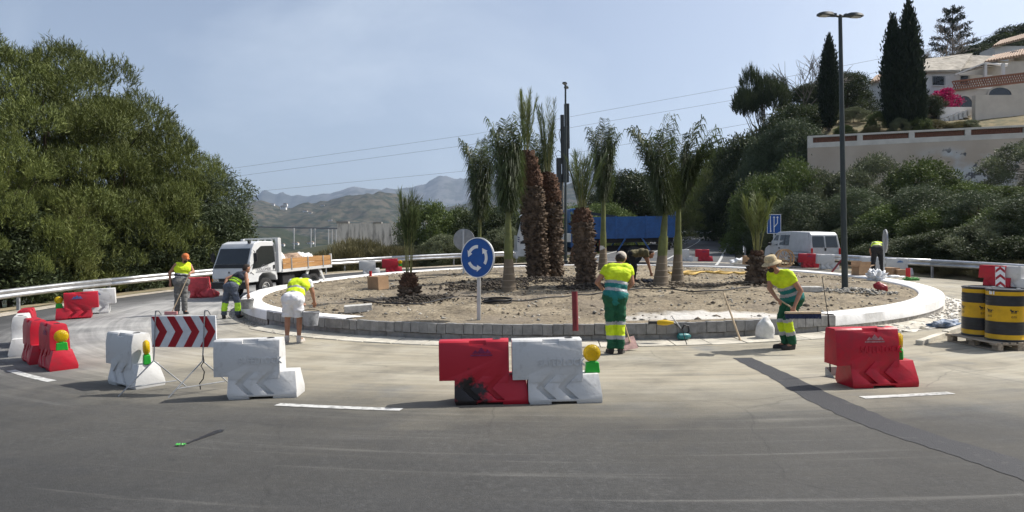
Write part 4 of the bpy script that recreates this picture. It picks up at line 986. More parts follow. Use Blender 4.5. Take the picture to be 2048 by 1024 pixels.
# ---- white van
vn = empty('van', label='white panel van seen from its rear left side, on the right', cat='van')
hv = lambda z, x=0: .91 - max(0, z - 1.05) * .14 - max(0, x - 1.7) * .12
shell([(-2.34, .34), (-2.36, .62), (-2.32, 1.05), (-2.15, 1.80), (-1.98, 1.93), (-.4, 1.97), (.9, 1.93), (1.12, 1.86), (1.72, 1.18), (2.22, .98), (2.34, .72), (2.34, .34), (1.82, .3), (1.74, .52), (1.5, .66), (1.28, .62), (1.1, .3), (-1.02, .3), (-1.1, .55), (-1.35, .66), (-1.6, .55), (-1.7, .3)], hv, 'body', M_VGREY, vn, .06)
for s in (-1, 1):
    side([(.82, 1.14), (.82, 1.74), (1.08, 1.74), (1.6, 1.14)], hv, 'front_window', M_GLASS, vn, .008, s)
    side([(-.28, 1.18), (-.28, 1.76), (.66, 1.75), (.66, 1.18)], hv, 'side_window', M_GLASS, vn, .008, s)
    side([(.15, 1.17), (.15, 1.77), (.19, 1.77), (.19, 1.17)], hv, 'window_divider', M_BLACK, vn, .013, s)
    for a in (.74, -.42, -2.0): side([(a, .36), (a, 1.86), (a+.012, 1.86), (a+.012, .36)], hv, 'door_seam', M_DARK, vn, .005, s)
    side([(-2.1, .86), (-2.1, .88), (2.0, .88), (2.0, .86)], hv, 'body_crease', M_GALVD, vn, .005, s)
    side([(.56, .98), (.56, 1.04), (.70, 1.04), (.70, .98)], hv, 'door_handle', M_BLACK, vn, .02, s)
    mb = MB(); mb.box((1.5, s*1.0, 1.22), (.1, .2, .16)); mb.build('mirror', M_BLACK, vn, bevel=.03)
    mb = MB(); mb.box((-2.345, s*.82, .9), (.05, .1, .36)); mb.build('tail_light', M_REDL, vn, bevel=.01)
    mb = MB(); y0, y1 = sorted((s*.05, s*.74)); mb.add([(-2.325, y0, 1.12), (-2.325, y1, 1.12), (-2.185, y1 - s*.06 if s > 0 else y1, 1.72), (-2.185, y0 if s > 0 else y0 + .06, 1.72), (-2.29, y0, 1.12), (-2.29, y1, 1.12), (-2.15, y1, 1.72), (-2.15, y0, 1.72)], [(0, 1, 2, 3), (7, 6, 5, 4), (0, 4, 5, 1), (1, 5, 6, 2), (2, 6, 7, 3), (3, 7, 4, 0)]); mb.build('rear_window', M_GLASS, vn)
    wheel(vn, 1.45, s*.78, .31, .2, M_CHROME, s); wheel(vn, -1.36, s*.78, .31, .2, M_CHROME, s)
mb = MB(); mb.box((-2.36, 0, .46), (.12, 1.78, .2)); mb.build('rear_bumper', M_DARK, vn, bevel=.03)
mb = MB(); mb.box((-2.34, .02, 1.02), (.05, .1, .16)); mb.build('rear_handle', M_BLACK, vn, bevel=.02)
mb = MB(); mb.box((-2.372, -.3, .72), (.02, .5, .11)); mb.build('number_plate', M_PLATE, vn)
front_panel(1.2, 1.84, 1.72, 1.14, .78, .70, 'windscreen', M_GLASS, vn)
put(vn, 16.35, 38.8, R(100), dzv=-.06)

# ================================================================ BARRELS, PALLET AND SITE CLUTTER
M_YEL = mat('yellow barrel paint', (.62, .36, .006), .4, .14, 5); M_BLK = mat('black barrel paint', (.02, .022, .026), .4, .3, 6)
def barrel_proto():
    root = empty('oil_barrel')
    prof = [(.28, .0)]; ms = []
    zs = [(0, 1), (.03, 0), (.10, 0), (.11, 1), (.33, 1), (.34, 0), (.60, 0), (.61, 1), (.77, 1), (.78, 0), (.845, 0), (.855, 1), (.88, 1)]
    pr = [(.285, 0), (.298, .01), (.298, .025), (.288, .035), (.288, .105), (.288, .115)]; mm = [1, 1, 1, 0, 0]
    z = .115
    for k in range(4): pr += [(.288, z+.015), (.294, z+.03), (.288, z+.045)]; mm += [1, 1, 1]; z += .054
    pr += [(.288, .335)]; mm += [1]; pr += [(.288, .34), (.288, .60)]; mm += [0, 0]; z = .605
    for k in range(3): pr += [(.288, z+.01), (.294, z+.028), (.288, z+.045)]; mm += [1 if k or True else 0, 1, 1]; z += .052
    pr += [(.288, .775), (.288, .84), (.290, .85), (.298, .86), (.298, .878), (.288, .882), (.278, .868), (.02, .866)]; mm += [1, 0, 1, 1, 1, 1, 1, 1]
    mb = MB(); mb.lathe(pr, 40, ms=mm + [1]*(len(pr)-len(mm))); mb.build('drum', [M_YEL, M_BLK], root, smooth=50)
    mb = MB(); mb.cyl((.15, .1, .866), (.15, .1, .885), .035, n=12); mb.cyl((-.17, -.06, .866), (-.17, -.06, .88), .02, n=10); mb.build('bung', M_GALVD, root)
    def wrap(pts2, a0, name, m, r=.2895):   # flat shape bent round the drum
        vs = [(r*math.cos(a0 + x/r), r*math.sin(a0 + x/r), z) for x, z in pts2]; mb = MB(); mb.add(vs, [tuple(range(len(vs)))]); return mb
    for a in (R(-118), R(-45), R(30), R(160)):
        mb = MB()
        S = .1
        for poly in ([(-.5, .5), (-.35, .62), (.3, .60), (.45, .45), (.3, .35), (-.4, .34)], [(-.52, .5), (-.66, .66), (-.58, .8), (-.4, .78), (-.36, .55)], [(.3, .55), (.55, .62), (.72, .5), (.66, .46), (.5, .52), (.34, .46)]) + tuple([(x, .4), (x+.08, .4), (x+.05, .08), (x-.02, .08)] for x in (-.44, -.3, -.12, .04, .18, .3)):
            vs = []
            for q in range(2):
                vs += [(.2885*math.cos(a + x*S/.2885) + q*.0018*math.cos(a), .2885*math.sin(a + x*S/.2885) + q*.0018*math.sin(a), .47 + z*S) for x, z in poly]
            n_ = len(poly); mb.add(vs, [tuple(range(n_, 2*n_))])
        mb.build('emblem', M_BLK, root, fix=False)
        t_ = text_mesh('lettering', 'eni', .075, .0); t_.materials.append(M_BLK)
        for v in t_.vertices:
            x, zz = v.co.x, v.co.y; v.co = Vector((.2903*math.cos(a + x/.29), .2903*math.sin(a + x/.29), .425 + zz))
        part('lettering', t_, root)
    return root
PAL = empty('pallet', label='weathered wooden pallet under the two oil barrels', cat='pallet')
M_PALW = mat('weathered pallet wood', (.36, .30, .23), .9, .35, 3, .4, 30, stretch=(.6, 7, 7), objvar=.15)
for k in range(7): mb = MB(); mb.b2(-.6, .6, -.4 + k*.134 - .05, -.4 + k*.134 + .05, .122, .144); mb.build('board', M_PALW, PAL, bevel=.004, seg=1)
for yy in (-.36, 0, .36):
    mb = MB(); mb.b2(-.6, .6, yy-.05, yy+.05, 0, .022); mb.build('board', M_PALW, PAL, bevel=.004, seg=1)
    for xx in (-.53, 0, .53): mb = MB(); mb.b2(xx-.07, xx+.07, yy-.05, yy+.05, .0225, .099); mb.build('block', M_PALW, PAL, bevel=.004, seg=1)
for xx in (-.53, 0, .53): mb = MB(); mb.b2(xx-.07, xx+.07, -.45, .45, .0995, .1215); mb.build('board', M_PALW, PAL, bevel=.004, seg=1)
p0 = Vector(hit(1890, 682)); p1 = Vector(hit(2015, 708)); pa = math.atan2(p1.y-p0.y, p1.x-p0.x); pc = p0 + Vector((math.cos(pa), math.sin(pa)))*.6 + Vector((-math.sin(pa), math.cos(pa)))*.45
put(PAL, pc.x, pc.y, pa)
b0 = barrel_proto(); b0.matrix_basis = PAL.matrix_basis @ Matrix.Translation((-.31, .0, .145)) @ Matrix.Rotation(R(15), 4, 'Z'); tag(b0, 'black and yellow oil barrel, the left one on the pallet', 'barrel', 'oil barrels on the pallet')
b1_ = copy_tree(b0); b1_.matrix_basis = PAL.matrix_basis @ Matrix.Translation((.29, -.03, .145)) @ Matrix.Rotation(R(30), 4, 'Z'); tag(b1_, 'black and yellow oil barrel, the right one with a white sticker', 'barrel', 'oil barrels on the pallet')
mb = MB(); a = R(-112)
vs = [(.2915*math.cos(a + x/.29), .2915*math.sin(a + x/.29), z) for x, z in ((-.05, .79), (.05, .79), (.05, .85), (-.05, .85))]; mb.add(vs, [(0, 1, 2, 3)]); mb.build('sticker', M_SIGNW, b1_, fix=False)

M_CARD = mat('cardboard', (.34, .22, .13), .9, .12, 5, .2, 20)
def carton(w, d, h, label, open_=True, seed=0):
    rd = random.Random(seed)
    root = empty('cardboard_box', label=label, cat='box', group='cardboard boxes on the site')
    mb = MB(); t = .006
    mb.b2(-w/2, w/2, -d/2, -d/2+t, 0, h); mb.b2(-w/2, w/2, d/2-t, d/2, 0, h); mb.b2(-w/2, -w/2+t, -d/2+t, d/2-t, 0, h); mb.b2(w/2-t, w/2, -d/2+t, d/2-t, 0, h); mb.b2(-w/2+t, w/2-t, -d/2+t, d/2-t, .0, .006)
    mb.build('walls', M_CARD, root)
    for (cx, cy, ax, ln, wd) in ((0, -d/2, 'X', d/2, w), (0, d/2, 'X', d/2, w), (-w/2, 0, 'Y', w/2, d), (w/2, 0, 'Y', w/2, d)):
        f = MB(); ang = R(rd.uniform(10, 80)) if open_ else R(rd.uniform(-4, 4)) 
        sgn = 1 if (cy > 0 or cx > 0) else -1
        if ax == 'X':
            oy = (math.cos(ang) if open_ else -math.cos(ang)) * ln * sgn * (1 if open_ else 1); oz = math.sin(ang)*ln * (1 if open_ else .0) + (.004 if cy > 0 else .002)
            f.add([(-wd/2, cy, h), (wd/2, cy, h), (wd/2, cy+oy, h+oz), (-wd/2, cy+oy, h+oz)], [(0, 1, 2, 3)])
        else:
            ox = (math.cos(ang) if open_ else -math.cos(ang)) * ln * sgn; oz = math.sin(ang)*ln * (1 if open_ else 0) + (.007 if cx > 0 else .009)
            f.add([(cx, -wd/2, h), (cx, wd/2, h), (cx+ox, wd/2, h+oz), (cx+ox, -wd/2, h+oz)], [(0, 1, 2, 3)])
        o_ = f.build('flap', M_CARD, root); sd = o_.modifiers.new('s', 'SOLIDIFY'); sd.thickness = .004
    return root
def on_soil(o, u, v, rz=0, tilt=True, lift=0): x, y = dhit(u, v); return put(o, x, y, R(rz), dz, tilt, lift)
on_soil(carton(.50, .42, .40, 'cardboard box on the soil behind the left part of the island', False, 1), 757, 578, -38)
on_soil(carton(.46, .40, .36, 'cardboard box with scraps in it beside the right street lamp', True, 2), 1721, 553, 12)
on_soil(carton(.42, .4, .26, 'small cardboard box behind the edge-on round sign', False, 3), 1783, 549, 20)
on_soil(carton(.4, .3, .2, 'low cardboard box by the red tube on the right', False, 4), 1803, 550, -8)
on_soil(carton(.5, .4, .42, 'cardboard box behind the right-hand stumpy palm', False, 5), 1498, 529, 10)
M_BLOCKC = mat('light concrete', (.46, .45, .42), .9, .2, 8, .4, 40)
mb = MB(); mb.b2(-.32, .32, -.15, .15, 0, .16); o_ = mb.build('concrete_block', M_BLOCKC, bevel=.01); tag(o_, 'pale concrete block lying on the soil left of the short palm', 'block'); on_soil(o_, 717, 623, 12)
mb = MB(); mb.b2(-.36, .36, -.15, .15, 0, .14); o_ = mb.build('concrete_block', M_BLOCKC, bevel=.01); tag(o_, 'concrete block on the soil behind the worker with the straw hat', 'block'); on_soil(o_, 1615, 583, 4)
def pipe_thing(name, r, h, m, label, cat, u, v, lean=(0, 0), group=None, inner=True):
    mb = MB(); mb.lathe([(r, -.05), (r, h), (r*.82, h), (r*.8, h-.08), (.01, h-.1)], 16); o_ = mb.build(name, m, None, smooth=35); tag(o_, label, cat, group); on_soil(o_, u, v, 0, False)
    o_.matrix_basis = o_.matrix_basis @ Matrix.Rotation(R(lean[0]), 4, 'Y') @ Matrix.Rotation(R(lean[1]), 4, 'X'); return o_
M_MAROON = mat('maroon plastic pipe', (.17, .022, .03), .5, .2, 6); M_REDP = mat('red plastic tube', (.5, .015, .02), .45, .1, 6)
pipe_thing('pipe_stub', .055, .68, M_MAROON, 'maroon pipe standing upright in the soil near the front kerb', 'pipe', 1151, 656, (-1.5, 0))
pipe_thing('tube_stub', .055, .28, M_REDP, 'short red tube standing in the soil before the far white barrier', 'tube', 741, 556)
pipe_thing('tube_stub', .075, .33, M_REDP, 'short red tube by the white kerb on the right', 'tube', 1816, 554)
pipe_thing('tube_stub', .06, .22, M_REDP, 'small red tube beyond the crouching worker', 'tube', 1262, 521)
def hose(name, uvs, r, m, label, cat, coils=0, n=10):
    P = [Vector((*dhit(u, v), 0)) for u, v in uvs]; P = [Vector((p[0], p[1], 0)) for p in smooth_path([(p.x, p.y) for p in P], n)]
    P = [Vector((p.x, p.y, float(dz(p.x, p.y)) + r + .03 + .012*math.sin(i*.9))) for i, p in enumerate(P)]; o0 = P[0]
    mb = MB(); mb.tube([p - o0 for p in P], r, 7); o_ = mb.build(name, m, None, smooth=60); o_.location = o0; return tag(o_, label, cat)
M_HOSE = mat('black hose', (.018, .018, .02), .6, .3, 20); M_YHOSE = mat('yellow hose', (.52, .34, .08), .6, .2, 12)
hose('cable', [(700, 602), (820, 612), (930, 596), (1010, 606), (1130, 596), (1200, 590), (1300, 580), (1400, 586), (1500, 578)], .018, M_HOSE, 'long black cable snaking across the island soil', 'cable')
for k in range(3): hose('hose', [(1335 + 4*k, 548 + 2*k), (1380, 552 - 3*k), (1410 + 8*k, 546 + k), (1440, 550 - 2*k), (1480, 548 + k), (1500 + 6*k, 549)], .03, M_YHOSE, ('yellow hose lying behind the twin palms, nearest strand', 'yellow hose lying behind the twin palms, middle strand', 'yellow hose lying behind the twin palms, farthest strand')[k], 'hose')
x, y = dhit(995, 608); pts = []
for i in range(90): a = i*.25; q = .34 + .03*math.sin(i*.37); pts.append((q*math.cos(a)*1.0, q*math.sin(a)*.8, .03 + i*.0012))
mb = MB(); mb.tube(pts, .016, 6); o_ = mb.build('hose_coil', M_HOSE, None, smooth=60); put(o_, x, y, 0, dz); tag(o_, 'flat coil of black hose on the soil right of the blue sign', 'hose')
# wooden cable reel standing on edge
rl = empty('cable_reel', label='spoked wooden cable reel standing on edge before the van', cat='reel')
M_RW = mat('reel wood', (.34, .22, .12), .85, .3, 5, .3, 25)
for s in (-.12, .12):
    mb = MB(); n = 28
    mb.M = Matrix.Translation((0, s, .42)) @ Matrix.Rotation(R(90), 4, 'X'); mb.lathe([(.36, -.02), (.42, -.02), (.42, .02), (.36, .02), (.36, -.02)], n, cap=False); ri = mb.build('rim', M_RW, rl, smooth=30)
    for k in range(10):
        a = k*math.pi/5; mb = MB(); mb.tube([(.05*math.cos(a), s, .42 + .05*math.sin(a)), (.37*math.cos(a), s, .42 + .37*math.sin(a))], .013, 5); mb.build('spoke', M_RW, ri)
mb = MB(); mb.cyl((0, -.14, .42), (0, .14, .42), .08, n=14); mb.build('hub', M_GALVD, rl, smooth=40)
on_soil(rl, 1569, 535, 8, False)
# leaning maroon plank, wooden stick, thin rods
def stick(name, p0, p1, r, m, label, cat, n=6):
    p0, p1 = Vector(p0), Vector(p1); mb = MB(); mb.tube([(0, 0, 0), tuple((p1-p0)*.5), tuple(p1-p0)], r, n); o_ = mb.build(name, m, None, smooth=50); o_.location = p0; return tag(o_, label, cat)
x, y = dhit(1664, 545); stick('plank', (x, y, float(dz(x, y)) + .03), (x+.42, y+.1, float(dz(x, y)) + .5), .045, M_MAROON, 'dark red plank leaning behind the right street lamp', 'plank', 4)
M_STICK = mat('pale wooden handle', (.52, .40, .26), .7, .2, 6)
x, y = hit(1481, 684); p1 = at(1447, 586, y + .55); stick('wooden_stick', (x, y, g(x, y) + .02), p1, .018, M_STICK, 'wooden handle leaning against the front kerb', 'stick')
x, y = dhit(1650, 655); stick('steel_rod', (x, y-.3, g(x, y-.3)), at(1644, 553, y - .1), .007, M_GREYM, 'thin steel rod stuck upright at the end of the white kerb', 'rod')
# long-handled dustpan
x, y = hit(1680, 754); dp = empty('dustpan', label='long-handled grey dustpan standing beside the front right red barrier', cat='dustpan')
mb = MB(); mb.add([(-.14, -.14, 0), (.14, -.14, 0), (.14, .12, 0), (-.14, .12, 0), (-.14, .12, .12), (.14, .12, .12)], [(0, 1, 2, 3), (3, 2, 5, 4), (0, 3, 4), (1, 5, 2)]); o_ = mb.build('pan', M_GALVD, dp, fix=False); sd = o_.modifiers.new('s', 'SOLIDIFY'); sd.thickness = .006
mb = MB(); mb.tube([(-.08, .1, .05), (-.1, .1, .4), (-.11, .1, .86)], .01, 6); mb.build('handle', M_BLACK, dp); put(dp, x, y, R(5))
# buckets
def bucket(label, r, h, m, x, y, z, fn=None):
    root = empty('bucket', label=label, cat='bucket', group='rubber builder buckets')
    mb = MB(); mb.lathe([(r*.78, 0), (r*.98, h*.92), (r*1.04, h*.93), (r*1.05, h), (r*.98, h), (r*.93, h*.8), (r*.9, h*.78), (.01, h*.76)], 22, ms=[0, 0, 0, 0, 0, 0, 1, 1]); mb.build('tub', [m, M_MORTAR], root, smooth=40)
    mb = MB(); mb.tube([(r*math.cos(a), .0, h + .0 + r*.25*math.sin(a)) for a in np.linspace(0, math.pi, 9)], .008, 5); mb.build('handle', M_BLACK, root); root.location = (x, y, z); return root
M_TUB = mat('mortar-smeared black rubber', (.06, .065, .075), .7, 0, 5, .2, 30, col2=(.30, .31, .33), lo=.45, hi=.75)
x, y = dhit(622, 654); bucket('black bucket on the kerb beside the worker in white shorts', .17, .28, M_TUB, x, y, float(dz(x, y)) + .03)
x, y = hit(491, 618, KH); bucket('grey bucket on the white kerb in the hand of the dark-vested worker', .17, .24, mat('grey rubber', (.22, .22, .21), .8, .35, 8), x, y + .1, g(x, y) + KH + .0)
# cement bag, tools
o_ = lump('cement_bag', (.36, .2, .42), mat('white paper bag', (.66, .65, .63), .8, .15, 8, .3, 25), 'white paper cement bag against the front kerb behind the straw-hatted worker', 'bag', 5, .08); x, y = hit(1531, 680); put(o_, x, y + .03, 0)
M_DEW = mat('yellow tool casing', (.62, .40, .01), .4, .1, 8)
gt = empty('angle_grinder', label='yellow power tool lying on the kerb edge', cat='power tool')
mb = MB(); mb.M = Matrix.Rotation(R(90), 4, 'Y'); mb.lathe([(.03, -.16), (.045, -.14), (.055, -.05), (.05, .02), (.03, .10), (.022, .14)], 14, c=(-.06, 0, 0)); mb.build('body', M_DEW, gt, smooth=40)
mb = MB(); mb.cyl((-.16, 0, .06), (-.30, 0, .06), .025, n=10); mb.cyl((-.30, 0, .06), (-.32, 0, .06), .04, n=10); mb.build('head', M_BLACK, gt); mb = MB(); mb.tube([(.14, 0, .05), (.22, -.05, .0), (.3, -.2, -.1), (.36, -.26, -.3)], .008, 5); mb.build('cord', M_BLACK, gt)
x, y = dhit(1332, 655); put(gt, x, y, R(-12), dz, dzv=.03)
gt = empty('circular_saw', label='teal power saw lying on the gutter at the front kerb', cat='power tool')
mb = MB(); mb.M = Matrix.Rotation(R(90), 4, 'Y'); mb.lathe([(.03, -.14), (.06, -.12), (.065, 0), (.05, .08), (.02, .12)], 14, c=(-.06, 0, 0)); mb.build('body', mat('teal tool casing', (.02, .16, .17), .4, .1, 8), gt, smooth=40)
mb = MB(); mb.tube([(.0, 0, .1), (-.05, .02, .18), (.0, .02, .27), (.09, .02, .25), (.1, .02, .15), (.05, 0, .1)], .016, 6); mb.build('handle', M_BLACK, gt, smooth=60); mb = MB(); mb.tube([(-.04, .03, .18), (-.12, .05, .30), (-.2, .1, .42)], .012, 5); mb.build('guide_bar', M_GALVD, gt)
x, y = hit(1372, 686); put(gt, x, y + .1, R(10), dzv=.05)
# red helmet-like shell, plastic wrap, green net, blue tarp
o_ = lump('plastic_wrap', (.55, .5, .34), mat('crumpled white plastic', (.7, .71, .72), .5, .1, 10, .6, 12), 'crumpled white plastic wrap beside the edge-on round sign', 'plastic', 6, .45, fr=6); on_soil(o_, 1752, 561)
o_ = lump('plastic_sheet', (.7, .4, .08), mat('crumpled white plastic', (.7, .71, .72)), 'thin white plastic sheet on the soil by the small boxes', 'plastic', 8, .35, fr=5); on_soil(o_, 1787, 555)
o_ = lump('plastic_sheet', (.9, .4, .22), mat('crumpled white plastic', (.7, .71, .72)), 'white plastic sheet on the far kerb left of the stumpy palm', 'plastic', 9, .4, fr=5); on_soil(o_, 1478, 527)
o_ = lump('netting', (.5, .3, .1), mat('green netting', (.05, .2, .04), .8, .3, 12), 'heap of green netting by the red tube on the right', 'net', 7, .4, fr=6); on_soil(o_, 1822, 561)
o_ = lump('fuel_can', (.38, .24, .24), mat('dark red plastic', (.26, .012, .018), .4, .1, 6), 'dark red plastic can lying on the soil right of the street lamp', 'can', 4, .12, fr=2); on_soil(o_, 1757, 581, -25); o_.matrix_basis = o_.matrix_basis @ Matrix.Rotation(R(28), 4, 'Y')
o_ = lump('tarpaulin', (.62, .38, .13), mat('blue tarpaulin', (.05, .13, .26), .6, 0, 6, .3, 20, col2=(.4, .42, .45)), 'crumpled blue and white tarpaulin at the foot of the kerb by the barrels', 'tarpaulin', 10, .4, fr=5); x, y = hit(1890, 654); put(o_, x, y, R(15))
for i, (a, b_) in enumerate((((1838, 690), (1888, 672)), ((1890, 670), (1932, 655)))):
    P0, P1 = Vector(hit(*a)), Vector(hit(*b_)); mb = MB(); L0 = (P1-P0).length; mb.b2(0, L0, -.06, .06, -.05, .085); o_ = mb.build('edging_stone', M_SLAB, None, bevel=.012)
    put(o_, P0.x, P0.y, math.atan2(P1.y-P0.y, P1.x-P0.x)); tag(o_, ('pale edging stone on the ground left of the pallet', 'tilted pale edging stone behind the pallet')[i], 'stone')
x, y = hit(362, 892); mb = MB()
for i in range(8): mb.tube([(i*.012-.05, .02*math.sin(i*2), .012), (i*.012-.04, .02*math.cos(i*3), .02)], .007, 4)
o_ = mb.build('wrapper', mat('green foil', (.10, .5, .10), .3, .4, 60)); put(o_, x, y); tag(o_, 'crumpled bright green wrapper lying on the asphalt', 'litter')
st = []
for i in range(26):
    t_ = i/25; st.append((t_, .035 + .03*math.sin(t_*3)))
P0, P1 = hit(372, 888), hit(445, 860); tag(strip('wet_stain', [(P0[0]*(1-t_) + P1[0]*t_, P0[1]*(1-t_) + P1[1]*t_) for t_, w in st], [.02 + .09*t_*(1 - max(0, t_-.9)*6) + .01*math.sin(t_*31) for t_, w in st], .005, mat('wet asphalt', (.022, .022, .024), .35)), kind='structure')
# soil and root debris round the palms
def debris(uv, n, spread, label, m):
    pts = []
    cx, cy = dhit(*uv)
    for i in range(n): x, y = cx + random.gauss(0, spread[0]), cy + random.gauss(0, spread[1]); pts.append((x, y, float(dz(x, y)) + .02 + max(0, .1 - .12*math.hypot((x-cx)/spread[0], (y-cy)/spread[1])/1.5)))
    stones('soil_debris', pts, .014, .05, m, label)['category'] = 'soil'
M_PEAT = mat('dark peat', (.055, .045, .035), .97, .45, 8, .5, 30, coord='World')
debris((840, 600), 756, (.5, .32), 'dark peat crumbs heaped round the foot of the short left palm', M_PEAT)
debris((1075, 563), 1620, (1.3, .6), 'dark peat and roots heaped round the thick middle palms', M_PEAT)
debris((980, 575), 900, (.7, .4), 'dark peat crumbs left of the smooth palm trunk', M_PEAT)
debris((1180, 575), 630, (.5, .35), 'dark peat crumbs round the leaning thick palm', M_PEAT)
debris((1335, 572), 576, (.7, .3), 'dark peat crumbs round the twin smooth palms', M_CLOD)
debris((1490, 572), 720, (.7, .3), 'dark clods round the stumpy palm on the right', M_CLOD)
debris((1715, 585), 468, (.45, .25), 'clods heaped right of the street lamp foot', M_STONE)

# ================================================================ PALMS
M_TRUNKG = mat('smooth palm trunk', (.21, .165, .115), .8, 0, 3, .25, 30, col2=(.14, .11, .075), coord='Object')
M_SHAFT = mat('green crownshaft', (.12, .135, .04), .5, .3, 4, .1, 20)
M_BOOT = mat('palm leaf bases', (.105, .075, .052), .95, .75, 6, .6, 30)
M_FIBRE = mat('reddish palm fibre', (.10, .055, .034), .95, .5, 9, .7, 40)
M_FROND = mat('palm leaf', (.085, .115, .042), .5, .35, 5, transl=.25, objvar=.25)
M_FRONDD = mat('dark palm leaf', (.05, .07, .026), .5, .35, 5, transl=.25, objvar=.25)
M_FRONDY = mat('fresh palm leaf', (.135, .165, .05), .5, .35, 5, transl=.3, objvar=.2)
M_RACHIS = mat('leaf stalk', (.20, .20, .07), .55, .3, 5)
def frond(parent, path, mleaf, n, llen, lwid, start, lean, droop, seed, rr_=.014, mr=None, jitter=.18):
    """path: Vectors along the stalk; leaflets two-ranked. lean: 0 = straight out, 1 = along the stalk; droop: pull of gravity"""
    rd = np.random.default_rng(seed); P = np.array([tuple(p) for p in path]); k = len(P)
    seg = np.linalg.norm(np.diff(P, axis=0), axis=1); cum = np.concatenate([[0], np.cumsum(seg)]); Lt = cum[-1]
    V = []; T = []; MI = []
    mb = MB(); mb.tube([tuple(p) for p in P], [rr_*(1 - .8*i/(k-1)) for i in range(k)], 5)
    t = np.linspace(start, .995, n); s = t * Lt
    pos = np.stack([np.interp(s, cum, P[:, i]) for i in range(3)], 1)
    tan = np.stack([np.interp(np.clip(s + .03, 0, Lt), cum, P[:, i]) - np.interp(np.clip(s - .03, 0, Lt), cum, P[:, i]) for i in range(3)], 1)
    tan /= np.linalg.norm(tan, axis=1, keepdims=True)
    ax = P[-1] - P[0]; az = math.atan2(ax[1], ax[0]); sidev = np.array([-math.sin(az), math.cos(az), 0.0])
    b = len(mb.v); verts = []; tris = []
    for sg in (-1, 1):
        d = sidev * sg * (1 - lean) + tan * lean + rd.normal(0, jitter, (n, 3)); d /= np.linalg.norm(d, axis=1, keepdims=True)
        ln = llen * (.45 + .75*np.sin(np.clip((t - start)/(1 - start), 0, 1)*math.pi*.82 + .35)) * rd.uniform(.8, 1.15, n)
        mid = pos + d * (ln*.5)[:, None]; d2 = d + np.array([0, 0, -droop]) + rd.normal(0, .08, (n, 3)); d2 /= np.linalg.norm(d2, axis=1, keepdims=True)
        tip = mid + d2 * (ln*.55)[:, None]
        w = np.cross(d, tan); w /= (np.linalg.norm(w, axis=1, keepdims=True) + 1e-6); w = w * lwid/2
        w = .6*w + .8*tan*lwid/2
        o = len(verts) * 1
        for i in range(n):
            q = b + len(verts); verts += [pos[i]-w[i]*.5, pos[i]+w[i]*.5, mid[i]+w[i], mid[i]-w[i], tip[i]]
            tris += [(q, q+1, q+2, q+3), (q+3, q+2, q+4)]
    nf = len(mb.f)
    mb.v += [tuple(v) for v in verts]; mb.f += [list(x) for x in tris]; mb.m += [1]*len(tris)
    return mb.build('frond', [mr or M_RACHIS, mleaf], parent, fix=False)
def base_top(u, v, ut, vt):
    x, y = dhit(u, v); z = float(dz(x, y)); t = at(ut, vt, y); return Vector((x, y, z - .06)), Vector((t.x - x, 0, t.z - z + .06)), y
def smooth_palm(u, v, ut, vt, vcrown, label, seed, spread=1.0, wid=1.0, bend=(0, 0), nf=17):
    b, top, y = base_top(u, v, ut, vt); H = top.z; ch = (vt - vcrown) / F * y
    root = empty('smooth_palm', b, label, 'palm', 'newly planted palms on the island'); rd = random.Random(seed)
    rb = .21*wid
    prof = [(rb*1.12, 0), (rb, .12), (rb*.86, .35), (rb*.72, .62), (rb*.62, .9)]
    tr_ = MB(); pr = [(r, z) for r, z in prof]
    def bendx(mb_):
        mb_.v = [(x + top.x*(max(z, 0)/H)**1.2, y_, z) for x, y_, z in mb_.v]
    zz = .9; tr_.lathe(prof + [(rb*.60, .95)], 18, cap=False); bendx(tr_); tr_.build('trunk', M_TRUNKG, root, smooth=60)
    cs = MB(); cs.lathe([(rb*.605, .94), (rb*.62, 1.15), (rb*.55, 1.5), (rb*.47, H*.62), (rb*.42, H*.85), (rb*.32, H), (rb*.2, H+.1)], 16, cap=False); bendx(cs); cs.build('crownshaft', M_SHAFT, root, smooth=60)
    for q in (.16, .34, .52, .72): 
        rg = MB(); r_ = np.interp(q, [z for r, z in prof], [r for r, z in prof]); rg.lathe([(r_+.001, q-.012), (r_+.009, q), (r_+.001, q+.012)], 18, cap=False); bendx(rg); rg.build('leaf_scar', mat('pale leaf scar', (.26, .215, .16), .85), root, smooth=60)
    for i in range(nf):
        a = i*2.399 + rd.uniform(-.3, .3); tl = R(rd.uniform(1, 7.5))*spread; Lf = ch*rd.uniform(.6, 1.04); d = Vector((math.cos(a)*math.sin(tl) + bend[0]*.3, math.sin(a)*math.sin(tl) + bend[1]*.3, math.cos(tl))).normalized()
        p = Vector((top.x + .04*math.cos(a), .04*math.sin(a), H - .1)); path = [p.copy()]; n = 14
        for k in range(n):
            f = k/(n-1); out = Vector((math.cos(a), math.sin(a), 0))
            dd = (d + out*(.03 + .75*max(0, f-.62))*spread + Vector((bend[0], bend[1], 0))*f + Vector((0, 0, -1.2*max(0, f-.8)*2))).normalized()
            p = p + dd*(Lf*1.08/n); path.append(p.copy())
        frond(root, path, M_FROND if rd.random() < .45 else M_FRONDD, 66, .58, .028, .04, .36, 2.2, seed*50+i, jitter=.2)
    return root
smooth_palm(1018, 581, 1016, 425, 243, 'smooth-trunked palm with tied dark crown, right of the blue sign', 1, .75)
smooth_palm(957, 551, 960, 440, 264, 'smooth-trunked palm with drooping crown, directly behind the blue sign', 2, 1.05, .7)
smooth_palm(1206, 541, 1207, 400, 252, 'smooth-trunked palm with a white band, right of the leaning thick palm', 3, .9)
smooth_palm(1321, 573, 1330, 430, 246, 'left one of the twin smooth palms with a tousled crown', 4, 1.15, 1.1, (-.18, 0), 15)
smooth_palm(1355, 569, 1357, 415, 248, 'right one of the twin smooth palms, its crown bent to the right', 5, 1.15, .95, (.38, 0), 15)
